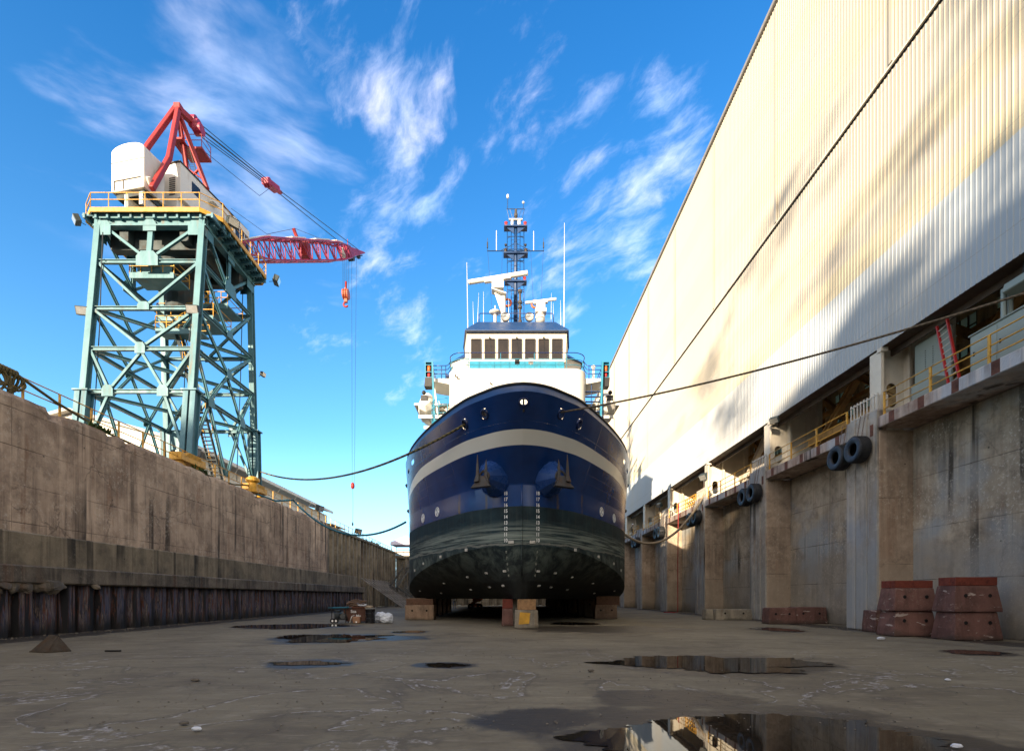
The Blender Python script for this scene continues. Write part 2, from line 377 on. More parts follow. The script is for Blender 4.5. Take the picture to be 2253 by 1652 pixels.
def floor_mat():
    m, nt, b, pos = newmat('dock_floor_concrete')
    big = nz(nt, pos, .16, 6, .6, .5); mid = nz(nt, mp(nt, pos, (1,1,1), loc=(4,2,0)), .9, 9, .66, .3); fine = nz(nt, pos, 9, 8, .7)
    drag = nz(nt, mp(nt, pos, (.35, 1.6, 1), rot=(0,0,R(14))), 1.5, 8, .7, .4)
    col = mixc(nt, mapr(nt, big, .35, .65), (.135,.116,.078), (.205,.180,.122))
    col = mixc(nt, mapr(nt, drag, .45, .72, 0, .6), col, (.095,.078,.056))
    col = mixc(nt, mapr(nt, mid, .55, .75, 0, .55), col, (.25,.225,.165))
    col = mixc(nt, mapr(nt, fine, .5, .8, 0, .45), col, (.075,.062,.045))
    stn = nz(nt, mp(nt, pos, (1,1.5,1), loc=(8,3,1)), .42, 8, .64, .4)
    col = mixc(nt, mapr(nt, stn, .50, .64, 0, .6), col, (.085,.07,.05))
    sct = nz(nt, mp(nt, pos, (.5, 3.0, 1), loc=(2,7,1), rot=(0,0,R(24))), 3.0, 7, .7)
    col = mixc(nt, mapr(nt, sct, .56, .70, 0, .5), col, (.33,.285,.215))
    # old tide rings: crusts of pale salt along wandering lines
    wv = nz(nt, mp(nt, pos, (1,1,1), loc=(1,6,0)), .30, 7, .58, .6)
    ring = mapr(nt, mth(nt, 'ABSOLUTE', mth(nt, 'SUBTRACT', wv, .53)), .0, .010, 1, 0)
    near = mapr(nt, N(nt, 'ShaderNodeSeparateXYZ', {0: pos}).outputs[1], 10, 17, 1, .0)
    crust = mth(nt, 'MULTIPLY', mth(nt, 'MULTIPLY', ring, mapr(nt, nz(nt, pos, 5, 6, .7), .45, .6)), near)
    dk = mth(nt, 'MULTIPLY', mapr(nt, mth(nt, 'ABSOLUTE', mth(nt, 'SUBTRACT', wv, .515)), .0, .022, 1, 0), near)
    col = mixc(nt, mth(nt, 'MULTIPLY', dk, .45), col, (.06,.052,.042))
    col = mixc(nt, mth(nt, 'MULTIPLY', crust, .75), col, (.46,.45,.45))
    # hairline cracks
    ck = N(nt, 'ShaderNodeTexVoronoi', {'Vector': N(nt, 'ShaderNodeVectorMath', {0: pos, 1: N(nt, 'ShaderNodeVectorMath', {0: N(nt, 'ShaderNodeTexNoise', {'Vector': pos, 'Scale': 1.1, 'Detail': 6.0}).outputs[1], 'Scale': .9}, operation='SCALE').outputs[0]}, operation='ADD').outputs[0], 'Scale': .28}, feature='DISTANCE_TO_EDGE').outputs[0]
    col = mixc(nt, mapr(nt, ck, .002, .006, .22, 0), col, (.045,.04,.03))
    # damp margin round the puddles
    sp = N(nt, 'ShaderNodeSeparateXYZ', {0: pos}); wob = mth(nt, 'MULTIPLY', mth(nt, 'SUBTRACT', nz(nt, pos, .9, 7, .65), .5), 1.5)
    wet = None
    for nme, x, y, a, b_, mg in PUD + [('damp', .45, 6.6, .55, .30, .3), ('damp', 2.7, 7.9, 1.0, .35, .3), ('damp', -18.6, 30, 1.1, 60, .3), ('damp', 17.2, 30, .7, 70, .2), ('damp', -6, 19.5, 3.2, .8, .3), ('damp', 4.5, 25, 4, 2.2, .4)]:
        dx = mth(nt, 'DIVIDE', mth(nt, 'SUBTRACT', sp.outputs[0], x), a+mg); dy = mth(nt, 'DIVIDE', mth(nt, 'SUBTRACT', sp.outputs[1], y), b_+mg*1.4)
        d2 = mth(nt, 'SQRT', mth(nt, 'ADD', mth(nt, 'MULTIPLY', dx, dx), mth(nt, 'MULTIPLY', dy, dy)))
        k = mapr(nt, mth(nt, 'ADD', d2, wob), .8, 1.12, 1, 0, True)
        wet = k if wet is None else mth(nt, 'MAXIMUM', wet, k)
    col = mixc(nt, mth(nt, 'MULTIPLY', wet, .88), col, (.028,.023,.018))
    setin(nt, b, 'Base Color', col)
    setin(nt, b, 'Roughness', mapr(nt, wet, 0, 1, .85, .5)); setin(nt, b, 'Specular IOR Level', .3)
    h = mth(nt, 'ADD', mth(nt, 'MULTIPLY', fine, .35), mth(nt, 'ADD', drag, mth(nt, 'MULTIPLY', crust, .6)))
    bump(nt, b, h, .6, .045)
    return m
M['floor'] = floor_mat()
def water_mat():
    m, nt, b, pos = newmat('still_water')
    b.inputs['Base Color'].default_value = (.018,.014,.010,1); b.inputs['Roughness'].default_value = .015; b.inputs['IOR'].default_value = 1.33
    b.inputs['Specular IOR Level'].default_value = .7
    bump(nt, b, nz(nt, pos, 2.2, 3), .015, .02); return m
M['water'] = water_mat()

# ------------------------------------------------------------------ ground
ZQ = 9.95
g = MB()
g.add([(-3000,-3000,ZQ-.15),(-20.6,-3000,ZQ-.15),(-20.6,3500,ZQ-.15),(-3000,3500,ZQ-.15)], [(0,1,2,3)])
g.add([(19.3,-3000,ZQ-.15),(3000,-3000,ZQ-.15),(3000,3500,ZQ-.15),(19.3,3500,ZQ-.15)], [(0,1,2,3)])
g.add([(-20.6,93,ZQ-.9),(19.3,93,ZQ-.9),(19.3,3500,ZQ-.9),(-20.6,3500,ZQ-.9)], [(0,1,2,3)])
g.add([(-20.6,-3000,ZQ-.15),(19.3,-3000,ZQ-.15),(19.3,-60,ZQ-.15),(-20.6,-60,ZQ-.15)], [(0,1,2,3)])
tag(g.build('ground', M['quay']), 'flat concrete yard ground around the dock', kind='structure')
fl = MB(); nx, ny = 60, 150
for i in range(nx+1):
    for j in range(ny+1):
        x = -20.5+40*i/nx; y = -60+153*(j/ny); fl.v.append((x, y, .012*mnoise.noise(V((x*.3, y*.3, 0)))-.012))
for i in range(nx):
    for j in range(ny): a = i*(ny+1)+j; fl.f.append((a, a+ny+1, a+ny+2, a+1))
tag(fl.build('dock_floor', M['floor'], smooth=True), 'damp stained concrete floor of the dry dock', kind='structure')

for k, (nme, x, y, a, b_, mg) in enumerate(PUD):
    n = 420; p = MB(); pts = []
    amp = {'main': .34, 'mid': .50}.get(nme, .42)
    for i in range(n):
        t = 2*math.pi*i/n; ct, st = math.cos(t), math.sin(t)
        q = 1+amp*mnoise.fractal(V((ct*1.5+k*7.3, st*1.5, k*1.7)), .75, 2.1, 8)
        if nme == 'main': q *= 1.0 + (.12 if ct > 0 else 0)
        pts.append((x+ct*a*q, y+st*b_*q, .0055))
    p.v.append((x, y, .0055)); p.v += pts; p.f = [(0, 1+i, 1+(i+1) % n) for i in range(n)]
    tag(p.build('puddle', M['water']), 'shallow puddle of standing water on the dock floor', kind='structure')

# ------------------------------------------------------------------ left dock wall
def flutes(mb, y0, y1, pitch, dep, z0, z1, x, flat=.36):
    """fluted sheet piling along y, pans pushed away from +x"""
    y = y0; pr = []
    while y < y1:
        pr += [(x, y), (x, y+pitch*flat), (x-dep, y+pitch*.5), (x-dep, y+pitch*(.5+flat))]; y += pitch
    pr = [q for q in pr if q[1] <= y1]; b = len(mb.v)
    for q in pr: mb.v += [(q[0], q[1], z0), (q[0], q[1], z1)]
    for i in range(len(pr)-1): mb.f.append((b+2*i, b+2*i+2, b+2*i+3, b+2*i+1))
lw = thing('dock_wall', 'tall brown weathered concrete dock wall on the left with a ledge and rusty piling below', 'dock wall', (-20.2, 30, 0))
mw = MB(); ys = [(-60+.4*i) for i in range(int((56.5+60)/.4)+1)]; ys[-1] = 56.5
zs = [0, 4.3, 6, 7.5, 8.8, 9.35, 9.7]
cols_ = []
for y in ys:
    j = mnoise.fractal(V((y*.55, 3.1, 0)), 1.0, 2.0, 5)
    j2 = mnoise.fractal(V((y*.9, 9.1, 2)), 1.0, 2.0, 4)
    chip = max(0, j-.12)*1.1
    top = ZQ - .04 - min(.42, chip*.6); row = []
    for z in zs: row.append((-20.2+.01*mnoise.noise(V((y, z, 1))), y, z))
    row[-1] = (-20.2-min(.25, chip*.5), y, min(9.7, top-.12)+.05*j2); row.append((-20.26-min(.35, chip*.8)-.04*abs(j2), y, top)); row.append((-21.6, y, ZQ-.02))
    cols_.append(row)
m_ = len(cols_[0])
for r_ in cols_: mw.v += r_
for i in range(len(cols_)-1):
    for k in range(m_-1): a = i*m_+k; mw.f.append((a, a+m_, a+m_+1, a+1))
mw.add([(-20.2,56.5,0),(-21.6,56.5,0),(-21.6,56.5,9.8),(-20.2,56.5,9.8)], [(0,1,2,3)])
mw.build('wall_face', M['wall_l'], lw)
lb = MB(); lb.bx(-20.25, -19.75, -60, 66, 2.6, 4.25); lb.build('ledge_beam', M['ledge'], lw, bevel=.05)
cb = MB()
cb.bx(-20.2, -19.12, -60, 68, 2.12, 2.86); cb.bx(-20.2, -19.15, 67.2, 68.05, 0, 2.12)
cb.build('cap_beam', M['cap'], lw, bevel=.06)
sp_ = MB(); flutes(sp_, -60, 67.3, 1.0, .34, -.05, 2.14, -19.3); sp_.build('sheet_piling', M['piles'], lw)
# broken concrete hanging at the cap
rb = MB()
for i in range(12):
    y = rnd.uniform(17, 23.5); s_ = rnd.uniform(.15, .42)
    rb.sphere((-19.22+rnd.uniform(-.08, .05), y, 2.15-rnd.uniform(.05, .3)*(24-y)/4), s_, 14, 10, (.5, 1.5, .8))
for i, p in enumerate(rb.v):
    n_ = mnoise.fractal(V(p)*2.2, 1, 2, 5)*.16; m2 = mnoise.fractal(V(p)*2.6+V((9,9,9)), 1, 2, 5)*.16; rb.v[i] = (p[0]+n_*.6, p[1]+m2, p[2]-n_)
rb.build('broken_lump', M['cap'], lw)
fpw = thing('sheet_pile_wall', 'tall dark fluted sheet pile wall at the far left end of the dock', 'dock wall', (-20.4, 74, 0))
fp = MB(); flutes(fp, 56.55, 92, 1.55, .45, 0, 9.45, -20.2, .3); fp.build('piling', M['far_pile'], fpw)
f2 = MB(); f2.bx(-21.4, -20.1, 56.55, 92, 9.4, 9.72); f2.build('capping', M['far_pile'], fpw, bevel=.05)

# end wall closing the dock behind the ship
ew = thing('end_wall', 'dark sheet pile wall closing the far end of the dock behind the ship', 'dock wall', (0, 92, 0))
e = MB(); y_ = 92.0; pr = []
x = -20.2
while x < 19.2: pr += [(x, y_), (x+.5, y_), (x+.75, y_+.4), (x+1.25, y_+.4)]; x += 1.5
for q in pr: e.v += [(q[0], q[1], 0), (q[0], q[1], 8.6)]
for i in range(len(pr)-1): e.f.append((2*i, 2*i+2, 2*i+3, 2*i+1))
e.build('piling', M['far_pile'], ew); e2 = MB(); e2.bx(-20.4, 19.2, 91.8, 93.2, 8.6, 9.1); e2.build('capping', M['far_pile'], ew, bevel=.05)

# ------------------------------------------------------------------ right dock wall: bays between piers, cantilevered slabs
rw = thing('dock_wall', 'tall grey brown concrete dock wall on the right with projecting piers and cantilevered slabs', 'dock wall', (18.5, 40, 0))
bw = MB(); bw.bx(19.05, 20.0, -60, 92, 0, 9.4); bw.build('bay_wall', M['wall_r'], rw)
PN = [3.1, 13.3, 23.4, 33.5, 43.9, 54.2, 64.2, 74.0, 84.0]      # near edge of every pier
for i, y in enumerate(PN):
    q = MB(); q.bx(17.45, 19.08, y, y+2.15, 0, 9.4); q.build('pier', M['pier_side'], rw, bevel=.04)
    q = MB()
    q.bx(17.36, 17.47, y+.02, y+.55, 0, 10.35); q.bx(17.40, 17.47, y+.55, y+.72, 0, 10.1); q.bx(17.36, 17.47, y+.72, y+1.4, 0, 10.35); q.bx(17.40, 17.47, y+1.4, y+1.52, 0, 10.1); q.bx(17.36, 17.47, y+1.52, y+2.13, 0, 10.35)
    q.bx(17.47, 18.6, y+.02, y+2.13, 9.4, 10.35)
    q.build('pier_face', M['pier_face'], rw, bevel=.02)
    ny_ = PN[i+1] if i+1 < len(PN) else 92
    c = MB(); c.bx(17.38, 19.1, y+2.152, ny_-.002, 9.47, 10.0)
    c.build('slab', M['coping'], rw, bevel=.03)
    c = MB()
    for k in range(5):
        yy = y+2.8+k*1.55
        if yy < ny_-.5: c.bx(17.372, 17.40, yy, yy+.34, 9.49, 9.985)
    c.bx(17.355, 17.40, y+.3, y+.46, 9.3, 9.9)
    c.build('steel_insert', 'INS', rw) if False else None
M['rustplate'] = pm('rusty_steel_plate', (.13,.045,.025), .75, 0, .35, 4, dirt=(.05,.02,.012), damt=.6)
for i, y in enumerate(PN[:-1]):
    c = MB()
    for k in range(5):
        yy = y+2.7+k*1.6
        if yy < PN[i+1]-.5: c.bx(17.372, 17.385, yy, yy+.32, 9.50, 9.985)
    c.bx(17.345, 17.365, y+.25, y+.45, 9.2, 9.75); c.build('steel_insert', M['rustplate'], rw)
qd = MB(); qd.bx(19.1, 40, -60, 140, 9.4, 10.0); tag(qd.build('quay_deck', M['quay']), 'concrete deck under the big shed', kind='structure')
# ------------------------------------------------------------------ big shed on the right
def clad_mat(name, base, course):
    m, nt, b, pos = newmat(name)
    sp = N(nt, 'ShaderNodeSeparateXYZ', {0: pos})
    col = mixc(nt, mapr(nt, nz(nt, mp(nt, pos, (1, .5, .25)), .35, 5), .35, .65), tuple(c*.95 for c in base), base)
    for z0, z1, c, a in course:          # sheets of another batch in level courses; the lowest is painted-in shade
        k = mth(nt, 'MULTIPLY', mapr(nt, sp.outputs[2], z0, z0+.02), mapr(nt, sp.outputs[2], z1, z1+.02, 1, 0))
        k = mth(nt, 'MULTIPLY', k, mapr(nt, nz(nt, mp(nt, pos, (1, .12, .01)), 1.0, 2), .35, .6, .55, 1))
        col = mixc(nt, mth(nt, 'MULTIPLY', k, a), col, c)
    st = nz(nt, mp(nt, pos, (1, 1.5, .03), loc=(2,3,1)), 1.2, 6, .6)
    col = mixc(nt, mapr(nt, st, .52, .75, 0, .22), col, (.42,.36,.26))
    fr = mth(nt, 'FRACT', mth(nt, 'DIVIDE', sp.outputs[2], 3.66))
    col = mixc(nt, mapr(nt, fr, .006, .012, .5, 0), col, (.25,.22,.18))
    setin(nt, b, 'Base Color', col); b.inputs['Roughness'].default_value = .5
    return m
ZB_ = 13.5
M['clad'] = clad_mat('cream_cladding', (.435,.39,.31), [(ZB_-1,17.85,(.36,.41,.45),.95),(17.85,19.2,(.45,.40,.27),.9),(20.6,22.4,(.47,.40,.27),.7),(28.6,31.4,(.47,.40,.275),.75),(34.8,36.7,(.47,.40,.28),.65)])  # lowest course carries the blue of its shade in the colour
M['white_steel'] = pm('white_painted_steel', (.66,.60,.49), .5, 0, .1, 1.0, dirt=(.35,.24,.15), damt=.35, ds=.8, streak=True)
M['dark_steel'] = pm('dark_brown_steel', (.075,.05,.033), .6, 0, .3, 2, dirt=(.09,.04,.02), damt=.4)
M['ochre_steel'] = pm('primer_steel', (.44,.25,.085), .6, 0, .25, 1.5, dirt=(.10,.05,.02), damt=.4)
M['inner_wall'] = pm('inner_sheeting', (.60,.48,.32), .65, 0, .15, .8, dirt=(.16,.11,.06), damt=.5, streak=True)
M['seal'] = pm('dark_joint', (.03,.027,.024), .7, 0, .2, 3)
M['yellow'] = pm('yellow_railing_paint', (.62,.33,.035), .5, 0, .2, 4, dirt=(.30,.13,.03), damt=.5, ds=5)
XS, ZB, ZT, Y0, Y1 = 17.9, 13.5, 40.8, -6.0, 128.0
shed = thing('shed', 'huge cream shed clad in ribbed steel, raised on columns at the right', 'shed', (24, 60, 10))
def ribbed(mb, y0, y1, z0, z1, x, pitch=.23, h=.03):
    b = len(mb.v); pr = []; y = y0
    while y < y1: pr += [(x, y), (x, y+pitch*.72), (x-h, y+pitch*.79), (x-h, y+pitch*.93)]; y += pitch
    for q in pr: mb.v += [(q[0], q[1], z0), (q[0], q[1], z1)]
    for i in range(len(pr)-1): mb.f.append((b+2*i, b+2*i+1, b+2*i+3, b+2*i+2))
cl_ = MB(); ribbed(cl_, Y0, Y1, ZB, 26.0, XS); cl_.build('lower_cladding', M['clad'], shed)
cl_ = MB(); ribbed(cl_, Y0, Y1, 26.25, ZT, XS-.02); cl_.build('upper_cladding', M['clad'], shed)
s_ = MB(); s_.bx(XS+.02, XS+.3, Y0, Y1, 25.9, 26.35); s_.build('seam', M['seal'], shed)
s_ = MB(); s_.bx(XS-.12, XS-.03, Y0, Y1, 26.13, 26.24); s_.build('drip_flashing', M['white_steel'], shed)
s_ = MB(); s_.bx(XS-.22, XS+.4, Y0, Y1, ZT, ZT+.32); s_.build('gutter', pm('grey_gutter', (.30,.27,.23), .5), shed, bevel=.04)
for y in (13.2, 23.1, 33.0, 42.9, 52.8, 62.7, 72.6, 82.5, 92.4):
    dp = MB(); dp.bx(XS-.17, XS-.06, y-.1, y+.1, 26.25, ZT-.4); dp.build('joint_cover', M['clad'], shed)
bd = MB(); bd.bx(XS+.35, 62, Y0, Y1, 21.0, ZT-.1); bd.build('body', M['inner_wall'], shed)
sf = MB(); sf.bx(XS+.03, XS+.72, Y0, Y1, ZB+.01, ZB+.45); sf.bx(XS+.72, XS+.80, Y0, Y1, ZB-.28, 14.58)
sf.build('sill_girder', M['dark_steel'], shed)
def oval_plate(mb, x0, x1, y, z0, z1, cx, cz, rx, rz, t=.05, n=32):
    """steel plate in the x-z plane with an oval hole"""
    out = []; inn = []
    for i in range(n):
        a = 2*math.pi*i/n; c_, s__ = math.cos(a), math.sin(a)
        inn.append((cx+rx*c_, cz+(rz-rx)*(1 if s__ > 0 else -1)*(abs(s__) > 1e-6)+rx*s__))
        k = 1/max(abs(c_)/((x1-x0)/2), abs(s__)/((z1-z0)/2)); out.append(((x0+x1)/2+c_*k, (z0+z1)/2+s__*k))
    b = len(mb.v)
    for yy in (y, y+t):
        mb.v += [(p[0], yy, p[1]) for p in out]+[(p[0], yy, p[1]) for p in inn]
    for i in range(n):
        j = (i+1) % n
        mb.f += [(b+i, b+j, b+n+j, b+n+i), (b+2*n+i, b+3*n+i, b+3*n+j, b+2*n+j), (b+n+i, b+n+j, b+3*n+j, b+3*n+i)]
for i, y in enumerate(PN[1:], 1):
    c = MB(); yc = y+.5
    c.bx(17.92, 18.05, yc, yc+.75, 10.36, 13.4); oval_plate(c, 18.052, 19.25, yc+.33, 10.36, 13.75, 18.68, 11.35, .26, .58)
    c.bx(19.252, 19.4, yc-.02, yc+.8, 10.0, 14.2); c.bx(17.86, 18.2, yc-.08, yc+.2, 13.3, 13.49)
    c.bx(19.402, 21.2, yc+.30, yc+.42, 10.0, 18.5); c.bx(21.2, 21.5, yc, yc+.8, 10.0, 18.5)
    c.build('column', M['white_steel'], shed, bevel=.012)
    br = MB(); yn = y+10.1
    br.ibeam((20.6, yc+.9, 11.2), (20.6, yc+5.2, 14.4), .35, .4); br.ibeam((20.6, yn-.2, 11.2), (20.6, yc+5.5, 14.4), .35, .4)
    br.bx(20.4, 20.8, yc+.9, yn+.3, 11.7, 12.15)
    br.build('brace', M['ochre_steel'] if i < 3 else M['white_steel'], shed)
# wall behind the columns with bands of panes
iw = MB(); XI = 25.5
iw.bx(XI, XI+.15, Y0, Y1, 10.0, 14.2); iw.bx(XI, XI+.15, Y0, Y1, 15.4, 15.9); iw.bx(XI, XI+.15, Y0, Y1, 17.1, 21.2)
for k in range(42):
    y = Y0+3.2*k; iw.bx(XI, XI+.15, y, y+1.1, 14.2, 15.4); iw.bx(XI, XI+.15, y, y+1.1, 15.9, 17.1)
iw.build('rear_wall', M['inner_wall'], shed)
def pane_mat():
    m, nt, b, pos = newmat('frosted_pane'); b.inputs['Base Color'].default_value = (.55,.72,.66,1); b.inputs['Roughness'].default_value = .35
    b.inputs['Transmission Weight'].default_value = .85; return m
M['pane'] = pane_mat()
for k in range(6, 30):
    y = Y0+3.2*k+1.1
    for z0, z1 in ((14.2, 15.4), (15.9, 17.1)):
        pn = MB(); pn.bx(XI+.06, XI+.08, y, y+2.1, z0, z1); po_ = pn.build('window', M['pane'], shed); mu = MB()
        for q in range(4): mu.bx(XI+.0, XI+.12, y+q*.525-.03, y+q*.525+.03, z0, z1)
        mu.bx(XI+.01, XI+.11, y, y+2.1, (z0+z1)/2-.03, (z0+z1)/2+.03); mu.build('glazing_bar', M['dark_steel'], po_)
ro = MB(); 
for k in range(14):
    ro.bx(18.8, XI, Y0+9.9*k+6, Y0+9.9*k+6.4, 17.6, 18.2); ro.ibeam((24.9, Y0+9.9*k+6, 10), (24.9, Y0+9.9*k+6, 20), .4, .5, (0,1,0)); ro.ibeam((22.6, Y0+9.9*k+6.2, 10.5), (22.6, Y0+9.9*k+13, 16.5), .35, .35, (1,0,0))
ro.bx(22.4, 22.8, Y0, Y1, 12.9, 13.35); ro.bx(24.6, 24.9, Y0, Y1, 15.5, 15.8)
ro.build('floor_beam', M['ochre_steel'], shed)

# ------------------------------------------------------------------ yellow railings on the right quay, one length per bay
def railing(name, label, pts, posts, h=1.07, r=.03, mat=None, levels=(1.0, .62, .28), group=None, flat=True):
    root = thing(name, label, 'railing', pts[0], group); mat = mat or M['yellow']
    q = MB()
    for l in levels: q.tube([V(p)+V((0,0,h*l)) for p in pts], r, 6)
    q.build('rail', mat, root, smooth=True)
    for p in posts:
        q = MB(); p = V(p)
        if flat: q.beam(p, p+V((0,0,h)), .06, .09, (0,1,0)); q.box(p+V((0,0,.006)), (.12,.12,.012))
        else: q.cyl(p, p+V((0,0,h)), r*1.15, n=6)
        q.build('post', mat, root)
    return root
names = ['nearest', 'second nearest', 'third', 'fourth', 'fifth', 'sixth', 'farthest']
for i, y in enumerate(PN[1:8]):
    ya, yb = y+2.3, y+10.0
    pts = [(17.52, ya, 10.0), (17.52, yb-.1, 10.0)]
    po = [(17.52, ya+k*(yb-ya-.15)/3+.02, 10.0) for k in range(4)]
    railing('railing', f'yellow three bar railing on the right quay slab, {names[i]} length of the row', pts, po, group='yellow railings along the right quay')
# ------------------------------------------------------------------ the ship
CX, BEAM = .8, 8.2
QT = [0,.004,.012,.03,.06,.14,.317,.51,.676,.83,.93,1.0]
HT = [0,.045,.09,.15,.215,.355,.55,.728,.855,.945,.985,1.0]
def planq(q):
    if q >= 1: return 1.0
    for i in range(len(QT)-1):
        if q <= QT[i+1]:
            t = (q-QT[i])/(QT[i+1]-QT[i])
            m0 = (HT[i+1]-HT[i-1])/(QT[i+1]-QT[i-1]) if i else (HT[1]-HT[0])/(QT[1]-QT[0])*1.3
            m1 = (HT[i+2]-HT[i])/(QT[i+2]-QT[i]) if i+2 < len(QT) else 0
            hh = QT[i+1]-QT[i]; t2, t3 = t*t, t*t*t
            return (2*t3-3*t2+1)*HT[i]+(t3-2*t2+t)*hh*m0+(-2*t3+3*t2)*HT[i+1]+(t3-t2)*hh*m1
    return 1.0
ZK, ZRIM, ZFD, YST = 7.4, 11.36, 9.95, 82.0
def level(z):
    """bow start and run-out length of the waterline at height z"""
    if z <= ZK: return 25.8 + .04*max(0, 5-z)**2, 12.6
    t = (z-ZK)/(ZRIM-ZK); t = .86*t+.14*t*t
    return 25.8-3.3*t, 12.6+1.9*t
def hullpt(q, z, side):
    y0, L = level(z)
    return V((CX+side*BEAM*planq(q), y0+L*q, z)) if q <= 1 else V((CX+side*BEAM, y0+L+(YST-y0-L)*(q-1), z))
def surf(hw, z):
    lo, hi = 0.0, 1.0
    for _ in range(40):
        mid_ = (lo+hi)/2
        if BEAM*planq(mid_) < hw: lo = mid_
        else: hi = mid_
    y0, L = level(z); return y0+L*lo
def surfn(hw, z, side):
    e = .05; p = V((CX+side*hw, surf(hw, z), z)); px = V((CX+side*(hw+e), surf(hw+e, z), z)); pz = V((CX+side*hw, surf(hw, z+e), z+e))
    n = (px-p).cross(pz-p); n.normalize()
    return p, (n if n.y < 0 else -n)
QS = [(i/70)**2.2 for i in range(71)] + [1.05, 1.2, 1.5, 2.0]
def chine(q):
    return 4.25-2.2*min(1, q)**1.5 if q < 1 else 1.95
def hull_mat():
    m, nt, b, pos = newmat('hull_paint')
    sp = N(nt, 'ShaderNodeSeparateXYZ', {0: pos}); x, y, z = sp.outputs[0], sp.outputs[1], sp.outputs[2]
    blue = mixc(nt, mapr(nt, nz(nt, pos, .5, 5), .35, .65), (.003,.027,.12), (.006,.044,.185))
    # pale sheer stripe, narrowing and dipping where it runs aft
    yy = mapr(nt, y, 30.5, 36.6, 0, 1)
    taper = mth(nt, 'MULTIPLY', yy, yy)
    top = mth(nt, 'SUBTRACT', 9.66, mth(nt, 'MULTIPLY', taper, 1.15)); bot = mth(nt, 'SUBTRACT', 9.04, mth(nt, 'MULTIPLY', taper, .62))
    st = mth(nt, 'MULTIPLY', mapr(nt, mth(nt, 'SUBTRACT', z, bot), 0, .012), mapr(nt, mth(nt, 'SUBTRACT', top, z), 0, .012))
    st = mth(nt, 'MULTIPLY', st, mapr(nt, y, 36.5, 36.7, 1, 0))
    col = mixc(nt, st, blue, (.82,.79,.70))
    # shiny scuffs and rust below scuppers
    ru = nz(nt, mp(nt, pos, (2.2, 2.2, .12)), 1.1, 7, .66, .2)
    col = mixc(nt, mth(nt, 'MULTIPLY', mapr(nt, ru, .66, .76), mapr(nt, z, 6.0, 7.4, .7, .12)), col, (.09,.05,.025))
    for rx in (-2.66, 4.28, -1.05, 2.75):
        k = mapr(nt, mth(nt, 'ABSOLUTE', mth(nt, 'ADD', mth(nt, 'SUBTRACT', x, rx), mth(nt, 'MULTIPLY', mth(nt, 'SUBTRACT', nz(nt, pos, 3, 4), .5), .12))), .02, .10, 1, 0)
        k = mth(nt, 'MULTIPLY', k, mth(nt, 'MULTIPLY', mapr(nt, z, 4.6, 5.4), mapr(nt, z, 7.2, 7.4, 1, 0)))
        k = mth(nt, 'MULTIPLY', k, mapr(nt, nz(nt, mp(nt, pos, (1,1,.5)), 2.5, 6, .7), .35, .6))
        col = mixc(nt, mth(nt, 'MULTIPLY', k, .75), col, (.13,.085,.02))
    # boot top and bottom paint, weed and scum, painted-in underside shade
    n = nz(nt, mp(nt, pos, (1.2, .9, 1.4)), .9, 8, .68, .3)
    anti = mixc(nt, mapr(nt, n, .35, .65), (.007,.016,.021), (.016,.038,.046))
    ver = nz(nt, mp(nt, pos, (3, 3, .15), loc=(4,2,6)), 1.6, 6, .62)
    anti = mixc(nt, mapr(nt, ver, .5, .75, 0, .6), anti, (.045,.055,.05))
    hor = nz(nt, mp(nt, pos, (.25, .25, 9), loc=(1,3,2)), 1.1, 6, .66, .25)
    wz = mth(nt, 'ADD', z, mth(nt, 'MULTIPLY', mth(nt, 'SUBTRACT', nz(nt, mp(nt, pos, (.6,.6,2.5)), 1.5, 6, .66), .5), .5))
    scum = mth(nt, 'MULTIPLY', mth(nt, 'MULTIPLY', mapr(nt, wz, 4.25, 4.45), mapr(nt, wz, 4.9, 5.6, 1, 0)), mapr(nt, hor, .42, .60))
    anti = mixc(nt, mth(nt, 'MULTIPLY', scum, .75), anti, (.27,.315,.27))
    edge = mapr(nt, mth(nt, 'ABSOLUTE', mth(nt, 'SUBTRACT', wz, 4.33)), .0, .07, .6, 0)
    anti = mixc(nt, edge, anti, (.30,.30,.25))
    low = mth(nt, 'MULTIPLY', mapr(nt, wz, 3.7, 4.3, 1, .0), 1.0)
    lowc = mixc(nt, mapr(nt, nz(nt, pos, 1.3, 9, .72, .5), .42, .62), (.016,.024,.026), (.13,.16,.135))
    anti = mixc(nt, mapr(nt, wz, 4.0, 4.3, .85, 0), anti, lowc)
    anti = mixc(nt, mapr(nt, z, 2.3, 3.9, .93, 0), anti, (.014,.015,.014))  # shade under the hull painted in: near black towards the keel
    isanti = mapr(nt, z, 6.265, 6.275, 1, 0)
    col = mixc(nt, isanti, col, anti)
    setin(nt, b, 'Base Color', col)
    setin(nt, b, 'Roughness', mixc(nt, isanti, (.24,.24,.24), (.68,.68,.68)))
    setin(nt, b, 'Specular IOR Level', mapr(nt, isanti, 0, 1, .5, .22))
    # plating: slight hungry-horse waviness and weld seams
    h = mth(nt, 'MULTIPLY', nz(nt, mp(nt, pos, (1,1,.9)), 1.1, 3), 1.0)
    def seam(v, at_, wd=.018):
        return mapr(nt, mth(nt, 'ABSOLUTE', mth(nt, 'SUBTRACT', v, at_)), 0, wd, 1, 0)
    sm = seam(z, 9.95)
    for v, a_ in ((z, 8.42), (z, 7.98), (z, 5.55)): sm = mth(nt, 'MAXIMUM', sm, mth(nt, 'MULTIPLY', seam(v, a_, .012), .6))
    ax = mth(nt, 'ABSOLUTE', mth(nt, 'SUBTRACT', x, CX))
